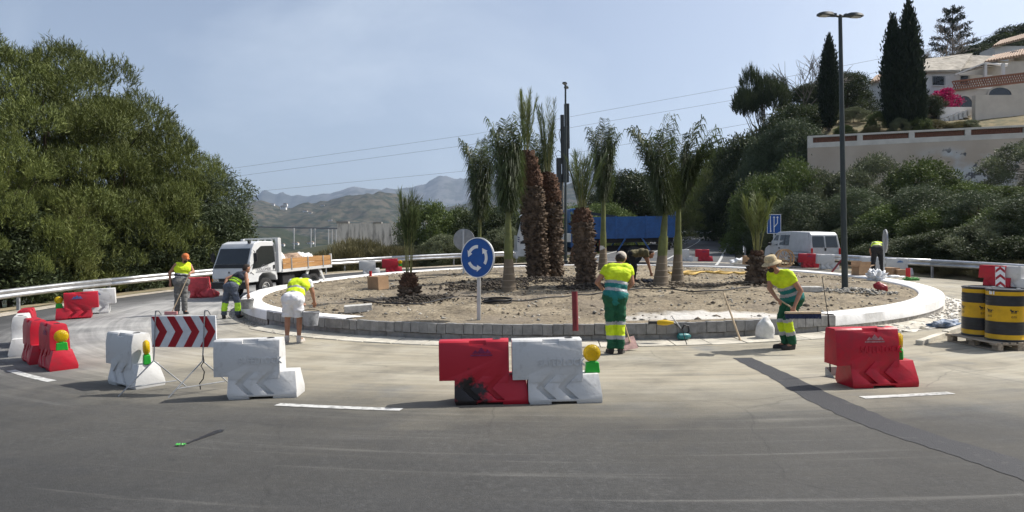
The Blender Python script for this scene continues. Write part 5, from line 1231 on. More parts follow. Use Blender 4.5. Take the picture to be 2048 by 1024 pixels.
smooth_palm(1082, 541, 1080, 420, 268, 'smooth palm almost hidden behind the two thick palms', 6, .8)
# pale band round the third palm
x, y = dhit(1206, 541); mb = MB(); mb.lathe([(.127, 0), (.13, .02), (.128, .18), (.12, .2)], 16, cap=False); o_ = mb.build('trunk_band', mat('white trunk band', (.66, .66, .64), .7)); o_.location = (x, y, at(1206, 496, y).z - .1); tag(o_, 'white band wrapped round the smooth trunk behind the leaning palm', 'band')

def scales(name, H, rad, mats, parent, topx, z0, z1, rows, per, size, seed, lay=.6):
    rd = np.random.default_rng(seed); V = []; T = []
    for i in range(rows):
        z = z0 + (z1 - z0)*i/rows
        for j in range(per):
            a = 2*math.pi*(j + .5*(i % 2))/per + rd.normal(0, .06); r = rad(z); cx = topx*(max(z, 0)/H)**1.2
            s = size*rd.uniform(.65, 1.45); zz = z + rd.normal(0, .012); o = len(V)
            def P(da, dr, dz_): return (cx + (r+dr)*math.cos(a+da), (r+dr)*math.sin(a+da), zz+dz_)
            w = s/r*.55; out = s*rd.uniform(.15, 1.05)
            V += [P(-w, -.01, 0), P(w, -.01, 0), P(w*.75, -.01, s*.9), P(-w*.75, -.01, s*.9), P(rd.normal(0, w*.3), out*.7, s*.25), P(rd.normal(0, w*.35), out, s*lay + rd.normal(0, .015))]
            T += [(o, o+1, o+4), (o+1, o+2, o+5), (o+1, o+5, o+4), (o+2, o+3, o+5), (o+3, o, o+4), (o+3, o+4, o+5)]
    return tag(mesh_np(name, V, T, mats, parent), kind='stuff')
def thick_palm(u, v, ut, vt, vcrown, label, seed, dia, nf=13, tilt=1.0, mleaf=None, fib=.72, name='thick_palm', llen=.36, bend=0.0, lowfr=.2):
    b, top, y = base_top(u, v, ut, vt); H = top.z; ch = (vt - vcrown)/F*y; root = empty(name, b, label, 'palm', 'newly planted palms on the island'); rd = random.Random(seed)
    def rad(z):
        f = z/H
        if H < 1.7: return dia/2*float(np.interp(f, [0, .15, .5, .8, 1.0], [1.12, 1.08, .88, .6, .25]))
        return dia/2*float(np.interp(f, [0, .06, .3, .6, .8, .93, 1.0], [.95, .88, .9, 1.0, 1.03, .72, .38]))
    mb = MB(); mb.lathe([(rad(z) - .02, z) for z in np.linspace(0, H, 24)], 18); mb.v = [(x + top.x*(max(z, 0)/H)**1.2, y_, z) for x, y_, z in mb.v]; mb.build('trunk', M_BOOT, root, smooth=60)
    sp = .085 if dia > .5 else .07
    per = max(8, int(math.pi*dia/.105))
    scales('leaf_bases', H, rad, M_BOOT, root, top.x, 0, H*fib, max(3, int(H*fib/sp)), per, .115 if dia > .5 else .1, seed)
    scales('fibre_top', H, rad, M_FIBRE, root, top.x, H*fib, H*.99, max(3, int(H*(1-fib)/.045)), int(per*1.5), .085, seed+1, .9)
    for i in range(nf):
        a = i*2.399 + rd.uniform(-.3, .3); tl = R(rd.uniform(1, 10))*tilt; Lf = ch*rd.uniform(.7, 1.05)
        p = Vector((top.x + .06*math.cos(a), .06*math.sin(a), H - .12)); path = [p.copy()]; n = 10
        for k in range(n):
            f = k/(n-1); dd = Vector((math.cos(a)*math.sin(tl*(1+.8*f)) + bend*(.4+.6*f), math.sin(a)*math.sin(tl*(1+.8*f)), math.cos(tl))).normalized(); p = p + dd*(Lf*1.1/n); path.append(p.copy())
        frond(root, path, mleaf or M_FROND, 38, llen, .022, lowfr, .74, .12, seed*70+i, .016, jitter=.1)
    return root
thick_palm(1078, 557, 1052, 302, 190, 'tallest thick-trunked palm with tied upright fronds, leaning left', 21, .74, 13, 1.0, M_FRONDY, bend=-.02)
thick_palm(1106, 554, 1096, 347, 210, 'thick-trunked palm just right of the tallest one', 22, .70, 11, .55, M_FROND, bend=-.03)
thick_palm(1173, 572, 1163, 418, 305, 'thick-trunked leaning palm behind the worker in green', 23, .56, 14, 1.7, M_FROND, .82, llen=.4)
thick_palm(818, 595, 818, 548, 404, 'short palm with a brown stump and slender tied fronds on the left', 24, .50, 11, .35, M_FROND, .5, llen=.5, lowfr=.5)
thick_palm(1516, 571, 1514, 505, 400, 'stumpy palm with a broad base and stiff fronds on the right', 25, .58, 12, 1.0, M_FRONDY, .9, llen=.42, lowfr=.4)
thick_palm(1148, 528, 1150, 494, 430, 'small palm stump between the street lamp and the leaning palm', 26, .42, 6, .8, M_FRONDY, .5)

# ================================================================ FOLIAGE
def leaf_mat(name, c, c2, transl=.3, ov=.18, sc_=1.2): return mat(name, c, .6, 0, sc_, col2=c2, transl=transl, objvar=ov, coord='Object', spec=.25, lo=.3, hi=.7)
M_PINE = leaf_mat('pine needles', (.15, .175, .042), (.07, .09, .024), .14, .24, .45)
M_SAPL = leaf_mat('young pine needles', (.26, .285, .10), (.16, .185, .06), .35, .05, .7)
M_ACAC = leaf_mat('willow-leaved acacia', (.11, .14, .07), (.055, .075, .038), .2, .15, .6)
M_BUSH = leaf_mat('broom and mastic leaves', (.135, .18, .05), (.06, .085, .026), .2, .22, .6)
M_BUSHG = leaf_mat('grey-green leaves', (.16, .18, .10), (.075, .09, .048), .2, .2, .6)
M_DARKT = leaf_mat('dark evergreen leaves', (.07, .09, .034), (.035, .048, .02), .18, .2, .6)
M_CYPR = leaf_mat('cypress foliage', (.028, .042, .02), (.014, .022, .011), .15, .1, 1.2)
M_DRYB = leaf_mat('dry broom twigs', (.19, .17, .085), (.09, .085, .04), .3, .15, .8)
M_BOUG = leaf_mat('bougainvillea flowers', (.42, .012, .11), (.22, .008, .06), .35, .1, 1.5)
M_BARK = mat('brown bark', (.10, .075, .055), .95, .4, 6, .6, 25)
M_TWIG = mat('grey bare twigs', (.20, .175, .15), .95, .3, 6)
def unit(a): return a / (np.linalg.norm(a, axis=-1, keepdims=True) + 1e-9)
def cloud_points(clumps, n, rd, shell_=.55, rag=.2):
    w = np.array([c[1][0]*c[1][1] + c[1][0]*c[1][2] for c in clumps]); idx = rd.choice(len(clumps), n, p=w/w.sum())
    cc = np.array([c[0] for c in clumps])[idx]; rr_ = np.array([c[1] for c in clumps])[idx]
    d = unit(rd.normal(0, 1, (n, 3))); rad = shell_ + (1-shell_)*rd.random((n, 1)); rad *= 1 + rd.normal(0, rag, (n, 1)) + rag*.8*(rd.random((n, 1)) > .93)
    return cc + d*rr_*rad, d
def leaf_cloud(name, clumps, n, ln, wd, m, seed, up=.3, out=.6, parent=None, jit=.7):
    rd = np.random.default_rng(seed); p, d = cloud_points(clumps, n, rd)
    a = unit(d*out + np.array([0, 0, up]) + rd.normal(0, jit, (n, 3))); s = rd.uniform(.7, 1.35, (n, 1))
    b = unit(np.cross(a, unit(rd.normal(0, 1, (n, 3))))) * wd*.5*s; a = a*ln*s
    V = np.stack([p, p + a*.45 + b, p + a, p + a*.45 - b], 1).reshape(-1, 3); Fq = np.arange(4*n).reshape(n, 4)
    return mesh_np(name, V, Fq, m, parent)
def shoot_cloud(name, clumps, n, ln, nd, wd, m, seed, needles=10, up=.75, out=.5, parent=None):
    rd = np.random.default_rng(seed); p, d = cloud_points(clumps, int(n*1.9), rd, .82, .1); kp = np.where(d[:, 2] > -.1)[0][:n]; p, d = p[kp], d[kp]; n = len(kp)
    ax = unit(d*out + np.array([0, 0, up]) + rd.normal(0, .25, (n, 3))); L0 = ln*rd.uniform(.6, 1.4, (n, 1))
    t = np.tile(np.linspace(.0, 1, needles)[None, :, None], (n, 1, 1)); base = p[:, None] + ax[:, None]*L0[:, None]*t
    rdir = unit(rd.normal(0, 1, (n, needles, 3))); rdir = unit(rdir - ax[:, None]*np.sum(rdir*ax[:, None], -1, keepdims=True))
    nd_ = unit(ax[:, None]*.95 + rdir*.75)*nd*rd.uniform(.7, 1.2, (n, needles, 1)); w = unit(np.cross(nd_, rd.normal(0, 1, (n, needles, 3))))*wd*.5
    V = np.stack([base - w, base + w, base + nd_], 2).reshape(-1, 3); T = np.arange(3*n*needles).reshape(-1, 3)
    return mesh_np(name, V, T, m, parent)
def limbs(name, H, r0, clumps, m, parent, seed, nb=16, zlo=.2):
    rd = random.Random(seed); mb = MB(); mb.tube([(0, 0, -.3), (.05*H*rd.uniform(-1, 1), .05*H*rd.uniform(-1, 1), H*.4), (.06*H*rd.uniform(-1, 1), .06*H*rd.uniform(-1, 1), H*.85)], [r0, r0*.65, r0*.15], 8)
    for c in rd.sample(clumps, min(nb, len(clumps))):
        e = Vector(c[0]); z0 = max(H*zlo, min(e.z*.75, H*.75)); s_ = Vector((0, 0, z0)); md = s_.lerp(e, .5) + Vector((0, 0, -.05*H)); mb.tube([s_, md, e], [r0*.35, r0*.22, r0*.06], 5)
    return mb.build(name, m, parent, smooth=60, fix=False)
def env_clumps(n, rx, ry, z0, z1, rc, seed, shape='dome', k0=.6):
    rd = np.random.default_rng(seed); out = []
    for i in range(n):
        f = (i + .5)/n; a = i*2.39996 + rd.normal(0, .25); z = z0 + (z1-z0)*f
        g_ = {'dome': math.sqrt(max(0, 1 - max(0, (f-.35)/.65)**2)), 'cone': (1-f)**.8, 'ball': math.sqrt(max(.05, 1-(2*f-1)**2)), 'bush': math.sqrt(max(0, 1 - f*f))}[shape]
        k = rd.uniform(k0, 1.0); r = rc*rd.uniform(.7, 1.3)
        out.append(((rx*g_*k*math.cos(a), ry*g_*k*math.sin(a), z), (r*1.1, r*1.1, r*.85)))
    return out
def tree_proto(name, trunk_m, H, r0, clumps, crown_fn, seed, zlo=.2):
    root = empty(name); limbs('trunk', H, r0, clumps, trunk_m, root, seed, zlo=zlo); c = crown_fn(root); c.name = 'crown'; return root
PROTO = {}
cl = env_clumps(40, 4.8, 4.5, .8, 10.9, 1.02, 1, k0=.82) + env_clumps(10, 2.2, 2.2, 1.5, 9, 1.0, 91); PROTO['pine1'] = tree_proto('pine_tree', M_BARK, 11, .28, cl, lambda r: shoot_cloud('crown', cl, 12000, .3, .19, .036, M_PINE, 1, 7, parent=r), 1)
cl2 = env_clumps(34, 4.1, 4.4, .8, 9.2, .98, 2, k0=.82) + env_clumps(9, 2.0, 2.0, 1.5, 7.5, .95, 92); PROTO['pine2'] = tree_proto('pine_tree', M_BARK, 9, .24, cl2, lambda r: shoot_cloud('crown', cl2, 10500, .3, .19, .036, M_PINE, 2, 7, parent=r), 2)
cl3 = env_clumps(26, 1.5, 1.5, .3, 4.0, .55, 3, 'cone'); PROTO['sapling'] = tree_proto('young_pine', M_BARK, 4.2, .1, cl3, lambda r: shoot_cloud('crown', cl3, 2600, .55, .2, .03, M_SAPL, 3, 12, up=1.1, out=.6, parent=r), 3)
cl4 = env_clumps(44, 3.1, 2.9, .5, 6.3, .75, 4); PROTO['acacia'] = tree_proto('acacia_tree', M_BARK, 6.3, .16, cl4, lambda r: leaf_cloud('crown', cl4, 26000, .24, .05, M_ACAC, 4, up=-.25, out=.5, parent=r), 4)
cl5 = env_clumps(40, 2.5, 2.3, .1, 3.9, .58, 5, 'bush'); PROTO['bush1'] = tree_proto('bush', M_BARK, 3.4, .08, cl5, lambda r: leaf_cloud('crown', cl5, 24000, .17, .055, M_BUSH, 5, parent=r), 5, .05)
cl6 = env_clumps(38, 2.1, 2.4, .1, 4.5, .55, 6, 'dome'); PROTO['bush2'] = tree_proto('bush', M_BARK, 4.0, .08, cl6, lambda r: leaf_cloud('crown', cl6, 22000, .17, .05, M_BUSHG, 6, up=.6, parent=r), 6, .05)
cl7 = env_clumps(44, 3.6, 3.4, .7, 7.3, .95, 7, 'dome'); PROTO['dark'] = tree_proto('evergreen_tree', M_BARK, 7, .2, cl7, lambda r: leaf_cloud('crown', cl7, 26000, .26, .10, M_DARKT, 7, parent=r), 7)
cl8 = env_clumps(22, 1.7, 1.7, .1, 1.9, .5, 8, 'bush'); PROTO['broom'] = tree_proto('broom_bush', M_BARK, 1.8, .05, cl8, lambda r: leaf_cloud('crown', cl8, 13000, .34, .024, M_DRYB, 8, up=1.3, out=.6, jit=.35, parent=r), 8, .02)
clu = [((a[0], a[1], a[2]), (r_, r_, r_*.6)) for a, r_ in [((2.6*math.cos(i*2.4)*math.sqrt(i/14), 2.4*math.sin(i*2.4)*math.sqrt(i/14), 5.6 + 1.0*(1 - i/14) + .45*math.sin(i*5)), .8 + .35*math.sin(i*3.3)) for i in range(15)]]
PROTO['umbrella'] = tree_proto('umbrella_pine', M_BARK, 6.4, .2, clu, lambda r: shoot_cloud('crown', clu, 2200, .35, .26, .05, M_DARKT, 9, 9, parent=r), 9, .55)
clc = [((0, 0, z), (max(.2, .95*math.sin(math.pi*min(1, (z+.9)/11.3))**.5*(1 - .25*max(0, z-6)/5)),)*2 + (.75,)) for z in np.linspace(.7, 10.2, 24)]
PROTO['cypress'] = tree_proto('cypress_tree', M_BARK, 9, .2, clc, lambda r: leaf_cloud('crown', clc, 15000, .30, .10, M_CYPR, 10, up=1.6, out=.45, jit=.3, parent=r), 10, .05)
used = set()
def plant(kind, x, y, s, rz, label, cat, group=None, fn=None, sz=None, dzv=0.0):
    p = PROTO[kind]
    if kind in used: p = copy_tree(p)
    used.add(kind)
    z = float((fn or gz)(x, y)); M = Matrix.Translation((x, y, z + dzv)) @ Matrix.Rotation(R(rz), 4, 'Z') @ Matrix.Diagonal((s, s, (sz or s), 1)); p.matrix_basis = M
    return tag(p, label, cat, group)
def px(u, Y): return (u - UC)/F*Y
G1 = 'pines behind the left guardrail'
def clear_of_rail(u, Y, rad):      # move back along the line of sight until the crown clears the left guardrail
    while math.hypot(px(u, Y) - RC[0], Y - RC[1]) < 20.0 + rad: Y += .25
    return Y
for kind, u, top, rz, wide, label in (('pine1', -60, 62, 20, 1.0, 'tall pine at the left edge of the picture'), ('pine1', 92, 76, 130, .95, 'tall broad pine behind the left barriers'), ('pine2', 176, 102, 40, .9, 'tall pine right of the broad one on the left'),
                                   ('pine1', 240, 192, 250, .85, 'pine sloping down towards the small truck'), ('pine2', 335, 258, 300, .8, 'lowest pine, just left above the small truck'), ('pine2', 0, 250, 170, .6, 'lower pine bough mass at the far left')):
    H0 = {'pine1': 11.9, 'pine2': 10.1}[kind]; Y = 26
    for _ in range(6): x = px(u, Y); hh = at(u, top, Y).z - g(x, Y); Y = clear_of_rail(u, 24, 4.6*wide*hh/H0)
    plant(kind, px(u, Y), Y, hh/H0*wide, rz, label, 'pine', G1, sz=hh/H0)
YS = clear_of_rail(118, 23, 1.9); x = px(118, YS); plant('sapling', x, YS, 1.25, 0, 'young feathery pine close to the left guardrail', 'pine', G1, sz=(at(118, 368, YS).z - g(x, YS))/4.9)
for u, Y, s, rz, label in ((415, 33.5, .95, 0, 'grey-green drooping acacia behind the small truck cab'), (330, 29.5, .82, 120, 'drooping acacia behind the orange-capped worker'), (262, 27.0, .5, 200, 'low acacia between the young pine and the guardrail')): Y = clear_of_rail(u, 24, 3.4*s); plant('acacia', px(u, Y), Y, s, rz, label, 'tree', 'acacias on the left')
for i, (u, Y, s) in enumerate(((-30, 24.6, .8), (20, 24.5, .5), (205, 25.3, .42), (240, 26.5, .6), (310, 28.2, .62), (370, 30.3, .7), (430, 32.5, .7))): Y = clear_of_rail(u, 22, 3.9*s); plant('dark', px(u, Y), Y, s, 50*i, 'dark undergrowth under the left pines, ' + ('cut by the left edge', 'behind the left end of the rail', 'just right of the young pine', 'behind the lamp-topped left barriers', 'left of the orange-capped worker', 'behind the crumpled red barrier', 'behind the small truck cab')[i], 'tree', 'dark undergrowth behind the left guardrail', sz=s*.75)
# middle distance behind the left rail
cw = empty('concrete_wall', (px(740, 62), 62, g(px(740, 62), 62)), 'tall stained concrete wall end beyond the left bushes', 'wall')
wt = at(740, 447, 62).z - g(px(740, 62), 62); wl = px(808, 62) - px(680, 62)
M_STW = mat('stained white wall', (.66, .63, .57), .9, 0, 1.6, .3, 12, col2=(.22, .21, .19), stretch=(2.5, 2.5, .35), lo=.32, hi=.55)
mb = MB(); mb.b2(-wl/2, wl/2, -.2, .2, -3, wt); mb.build('wall', M_STW, cw); mb = MB(); mb.b2(-wl/2-.1, -wl/2+1.0, -.24, .24, wt, wt+.18); mb.build('pillar_cap', mat('grey wall cap', (.28, .27, .25), .9), cw); mb = MB(); mb.b2(wl*.05, wl*.05+.8, -.24, .24, wt, wt+.12); mb.build('pillar_cap', mat('grey wall cap', (.28, .27, .25), .9), cw)
def bush_top(kind, u, Y, vtop, H0, sx, rz, label, cat, group, fn=None):
    x = px(u, Y); z = float((fn or gz)(x, Y)); hh = at(u, vtop, Y).z - z; return plant(kind, x, Y, sx, rz, label, cat, group, fn, sz=hh/H0)
GM = 'bushes behind the left rail'
bush_top('broom', 720, 47, 478, 2.3, 1.35, 0, 'wispy dry broom bush in front of the stained wall', 'bush', GM); bush_top('broom', 655, 47, 500, 2.3, .9, 90, 'low dry broom bush left of the stained wall', 'bush', GM); bush_top('broom', 785, 46, 492, 2.3, 1.0, 200, 'dry broom bush behind the far red barrier', 'bush', GM)
bush_top('bush1', 862, 50, 402, 4.4, 1.05, 0, 'big green bush behind the short left palm', 'bush', GM); bush_top('bush2', 815, 48, 470, 4.9, .55, 60, 'small green bush right of the stained wall', 'bush', GM)
bush_top('bush1', 915, 52, 415, 4.4, .9, 130, 'green bush left behind the blue sign', 'bush', GM); bush_top('dark', 985, 50, 408, 8.1, .72, 0, 'dark leafy tree behind the sign palms', 'tree', GM); bush_top('bush2', 890, 46, 470, 4.9, .7, 210, 'grey-green bush beside the grey-backed sign', 'bush', GM)
bush_top('bush2', 1010, 47, 455, 4.9, .8, 300, 'grey-green bush left of the white truck cab', 'bush', GM); bush_top('bush1', 1050, 55, 425, 4.4, 1.0, 20, 'green bush behind the white truck cab', 'bush', GM)
bush_top('broom', 955, 46, 492, 2.3, .9, 30, 'dry bush between the guardrail and the sign palms', 'bush', GM)
# behind the blue truck
GB2 = 'trees beyond the blue truck'
bush_top('bush1', 1150, 58, 412, 4.4, 1.2, 70, 'light green bush behind the crane column', 'bush', GB2); bush_top('bush1', 1205, 60, 405, 4.4, 1.2, 170, 'light green bush behind the blue truck bed', 'bush', GB2)
bush_top('dark', 1268, 66, 340, 8.1, 1.15, 80, 'large dark round tree behind the blue truck bed', 'tree', GB2); bush_top('pine2', 1315, 74, 362, 10.1, .95, 10, 'dark pine behind the twin palms', 'pine', GB2); bush_top('dark', 1225, 70, 372, 8.1, .9, 200, 'dark tree left of the large round one', 'tree', GB2)
for i, (u, Y, vt, k) in enumerate(((1345, 124, 385, 'dark'), (1385, 122, 372, 'pine2'), (1425, 120, 350, 'dark'), (1465, 118, 330, 'pine2'), (1500, 112, 330, 'dark'), (1300, 126, 395, 'dark'), (1440, 124, 300, 'bush2'))):
    bush_top(k, u, Y, vt, {'dark': 8.1, 'pine2': 10.1, 'bush2': 4.9}[k], {'dark': 1.5, 'pine2': 1.5, 'bush2': 2.2}[k], 60*i, ('dark tree at the exit road bend behind the right twin palm', 'dark pine at the exit road bend', 'dark tree above the middle of the exit road bend', 'dark pine above the right part of the exit road bend', 'dark tree right of the exit road bend', 'dark tree at the bend just right of the blue truck', 'pale sparse tree above the exit road bend')[i], 'tree', 'dark trees at the bend of the exit road')

# ================================================================ RIGHT HILLSIDE: wall, garden, houses
WALL = [(26.0, 60.0), (33.5, 57.6), (41.4, 55.2), (52, 52), (66, 48)]; WTOP = 12.95
def wall_y(x): return np.interp(x, [p[0] for p in WALL], [p[1] for p in WALL])
def garden(x, y):
    x = np.asarray(x, float); y = np.asarray(y, float)
    d = y - wall_y(x); z = WTOP - 1.1 + np.interp(d, [0, 3, 8, 14, 25, 45, 90], [0, .8, 3.0, 5.0, 8, 10, 12]) + np.clip((x - 50)*.4, 0, 14)*np.clip((d - 12)/20, 0, 1)
    xl = 22.5 + (y - 60)*.36; k = np.clip((x - xl)/6.0, 0, 1); k = k*k*(3-2*k)
    k = np.where(y < 61, 1, k)
    return gz(x, y)*(1-k) + z*k
V = []; n1, n2 = 70, 60
for i in range(n1):
    for j in range(n2):
        y = wall_y(26 + i*.9) + .2 + 55*(j/(n2-1))**1.3; x = 26.0 + i*.9 + 14*(j/(n2-1))*(1 - i/n1); V.append((x, y))
V = np.array(V); Z = garden(V[:, 0], V[:, 1]) + (fbm(V[:, 0]*.7, V[:, 1]*.7, 3, 4) - .45)*.35; V = np.column_stack([V, Z])
Fq = [[i*n2+j, (i+1)*n2+j, (i+1)*n2+j+1, i*n2+j+1] for i in range(n1-1) for j in range(n2-1)]
M_DRYG = mat('dry grass slope', (.23, .175, .09), .95, 0, 1.4, .7, 14, col2=(.08, .08, .04), coord='World')
tag(mesh_np('garden_slope', V, Fq, M_DRYG, smooth=True), kind='structure')
m, nt, p, N, L = node_mat('peeling retaining wall')
geo = N('ShaderNodeNewGeometry'); pos = geo.outputs['Position']
def nzr(s, pts, d=6, st=(1, 1, 1)):
    mpn = N('ShaderNodeMapping'); mpn.inputs['Scale'].default_value = st; L(pos, mpn.inputs[0]); n = N('ShaderNodeTexNoise'); n.inputs['Scale'].default_value = s; n.inputs['Detail'].default_value = d; L(mpn.outputs[0], n.inputs[0]); r = N('ShaderNodeValToRGB'); L(n.outputs[0], r.inputs[0])
    for el, (q, c) in zip(r.color_ramp.elements, pts): el.position = q; el.color = c
    return r.outputs[0]
base = nzr(.35, [(.35, (.50, .40, .31, 1)), (.65, (.60, .50, .40, 1))]); sx = N('ShaderNodeSeparateXYZ'); L(pos, sx.inputs[0])
mrx = N('ShaderNodeMapRange'); L(sx.outputs[0], mrx.inputs[0]); mrx.inputs[1].default_value = 33.5; mrx.inputs[2].default_value = 36.5
mz = N('ShaderNodeMapRange'); L(sx.outputs[2], mz.inputs[0]); mz.inputs[1].default_value = 11.6; mz.inputs[2].default_value = 11.0
mm_ = N('ShaderNodeMath', operation='MULTIPLY'); L(mrx.outputs[0], mm_.inputs[0]); L(mz.outputs[0], mm_.inputs[1])
wh = nzr(.5, [(.42, (0, 0, 0, 1)), (.56, (1, 1, 1, 1))]); m1 = N('ShaderNodeMath', operation='MULTIPLY'); L(wh, m1.inputs[0]); L(mm_.outputs[0], m1.inputs[1])
x1 = N('ShaderNodeMix', data_type='RGBA'); L(m1.outputs[0], x1.inputs[0]); L(base, x1.inputs[6]); x1.inputs[7].default_value = (.62, .62, .61, 1)
dk = nzr(1.5, [(.60, (0, 0, 0, 1)), (.64, (1, 1, 1, 1))], 4); m2 = N('ShaderNodeMath', operation='MULTIPLY'); L(dk, m2.inputs[0]); L(mm_.outputs[0], m2.inputs[1])
x2 = N('ShaderNodeMix', data_type='RGBA'); L(m2.outputs[0], x2.inputs[0]); L(x1.outputs[2], x2.inputs[6]); x2.inputs[7].default_value = (.12, .12, .125, 1)
L(x2.outputs[2], p.inputs['Base Color']); p.inputs['Roughness'].default_value = .92; M_PEEL = m
M_WWALL = mat('white parapet paint', (.68, .63, .56), .9, .12, 1.0, .2, 10, coord='World')
M_BRICK = mat('terracotta lattice', (.30, .14, .09), .9, .3, 9, coord='World'); M_HWHITE = mat('whitewashed house wall', (.68, .67, .65), .9, .08, 1.0, .25, 9, coord='World'); M_HCREAM = mat('cream house wall', (.58, .53, .46), .9, .08, 1.0, .2, 9, coord='World')
M_TILE = mat('terracotta roof tile', (.33, .235, .17), .85, .35, 5, .3, 20, objvar=.12)
rw = empty('retaining_wall', (26, 60, 6), 'long peeling retaining wall with brick lattice parapet on the hillside', 'wall'); O0 = Vector((26, 60, 6))
def wall_box(a, b_, z0, z1, t, name, m, parent, off=0.0, bev=0):
    d = Vector((b_[0]-a[0], b_[1]-a[1])); Ln = d.length; an = math.atan2(d.y, d.x); mb = MB(); mb.M = Matrix.Translation(Vector((a[0], a[1], 0)) - O0) @ Matrix.Rotation(an, 4, 'Z'); mb.b2(0, Ln, off, off+t, z0, z1); return mb.build(name, m, parent, bevel=bev)
for a, b_ in zip(WALL, WALL[1:]):
    wall_box(a, b_, 3.5, WTOP - 1.05, .4, 'wall_panel', M_PEEL, rw); wall_box(a, b_, WTOP - 1.048, WTOP - .62, .42, 'parapet_base', M_WWALL, rw, -.01); wall_box(a, b_, WTOP - .16, WTOP, .46, 'coping', M_WWALL, rw, -.03)
    d = Vector((b_[0]-a[0], b_[1]-a[1])); Ln = d.length; k = max(2, round(Ln/3.4)); an = math.atan2(d.y, d.x)
    for i in range(k + (1 if b_ == WALL[-1] else 0)):
        q = Vector((a[0], a[1])) + d*(i/k); mb = MB(); mb.M = Matrix.Translation(Vector((q.x, q.y, 0)) - O0) @ Matrix.Rotation(an, 4, 'Z'); mb.b2(-.0, .42, -.02, .40, WTOP - .62, WTOP - .16); mb.build('parapet_post', M_WWALL, rw)
    for i in range(k):
        q = Vector((a[0], a[1])) + d*(i/k); mb = MB(); mb.M = Matrix.Translation(Vector((q.x, q.y, 0)) - O0) @ Matrix.Rotation(an, 4, 'Z'); w = Ln/k
        for c in range(int((w-.45)/.16)):
            x0 = .45 + c*.16
            for s_ in (-1, 1): mb.box((x0+.08, .15 + .03*s_, WTOP-.39), (.05, .05, .5), rot=Matrix.Rotation(R(22)*s_, 3, 'Y'))
        mb.b2(.43, w, .26, .30, WTOP-.62, WTOP-.16); mb.build('lattice', M_BRICK, rw)
def house_box(root, u0, u1, v0, v1, Y, depth, name, m, extra=0.0):
    a, b_ = at(u0, v0, Y), at(u1, v1, Y); o0 = root.location; mb = MB(); mb.b2(a.x - o0.x, b_.x - o0.x, Y - o0.y, Y + depth - o0.y, b_.z - extra - o0.z, a.z - o0.z); return mb.build(name, m, root)
def house_root(u, v, Y, label, name='house'): return empty(name, at(u, v, Y), label, 'house', 'white hillside houses')
def window(root, u0, u1, v0, v1, Y, grille=True, name='window'):
    w = house_box(root, u0, u1, v0, v1, Y - .06, .2, name, M_GLASS)
    f = MB(); a, b_ = at(u0, v0, Y), at(u1, v1, Y); o0 = root.location; x0, x1, z1, z0 = a.x-o0.x, b_.x-o0.x, a.z-o0.z, b_.z-o0.z; y0 = Y-.12-o0.y
    for (p0, p1) in (((x0-.08, z0-.1), (x1+.08, z0)), ((x0-.08, z1), (x1+.08, z1+.08))): f.b2(p0[0], p1[0], y0, y0+.16, p0[1], p1[1])
    f.build('frame', M_HWHITE, w)
    if grille:
        gmb = MB()
        for t_ in np.linspace(0, 1, 7): gmb.b2(x0+(x1-x0)*t_-.015, x0+(x1-x0)*t_+.015, y0-.05, y0-.02, z0, z1)
        gmb.build('grille', M_GREYM, w)
def tiled_roof(root, pts_front, pts_back, name='roof', n=None, m=None):
    """sloping roof of barrel-tile rows between two 3-D edges"""
    o0 = root.location; A0, A1 = Vector(pts_front[0])-o0, Vector(pts_front[1])-o0; B0, B1 = Vector(pts_back[0])-o0, Vector(pts_back[1])-o0
    mb = MB(); dn = Vector((0, 0, -.18)); mb.add([A0, A1, B1, B0, A0+dn, A1+dn, B1+dn, B0+dn], [(0, 1, 2, 3), (7, 6, 5, 4), (0, 4, 5, 1), (1, 5, 6, 2), (2, 6, 7, 3), (3, 7, 4, 0)]); rf = mb.build(name, m or M_TILE, root)
    if m: return rf
    k = n or max(4, int((A1-A0).length/.3)); t = MB()
    for i in range(k): f = (i+.5)/k; t.tube([A0.lerp(A1, f) + Vector((0, -.06, .02)), B0.lerp(B1, f) + Vector((0, 0, .02))], .10, 6)
    t.build('tile_rows', m or M_TILE, rf); tag(rf.children[0] if rf.children else rf, kind='stuff'); return rf
M_ROOFP = mat('weathered stucco roof', (.34, .31, .26), .95, .35, 1.5, .5, 8, coord='World')
# house with the pergola
Y = 70; h1 = house_root(1950, 215, Y, 'white hillside house with pergola, brick balustrade and arched garages')
house_box(h1, 1848, 1918, 142, 216, Y, 7, 'wall', M_HWHITE, 2.0); house_box(h1, 1905, 1985, 150, 186, Y + 2.4, 6, 'wall', M_HWHITE, 1); house_box(h1, 1972, 2075, 122, 170, Y + 3.0, 6, 'wall', M_HCREAM, 1)
tiled_roof(h1, (at(1846, 141, Y-.4), at(1921, 139, Y-.4)), (at(1846, 118, Y+4.5), at(1945, 106, Y+4.5)), m=M_ROOFP); tiled_roof(h1, (at(1918, 138, Y+2), at(1998, 128, Y+2)), (at(1938, 110, Y+5), at(1990, 112, Y+5)), m=M_ROOFP)
tiled_roof(h1, (at(1968, 124, Y+2.6), at(2080, 104, Y+2.6)), (at(1985, 112, Y+7), at(2080, 92, Y+7)))
window(h1, 1866, 1888, 153, 171, Y); window(h1, 1922, 1936, 152, 170, Y + 2.4)
pf = at(1905, 180, Y-2.5); house_box(h1, 1907, 2075, 178, 218, Y - 2.2, 4.4, 'terrace_wall', M_HCREAM, 2.5)
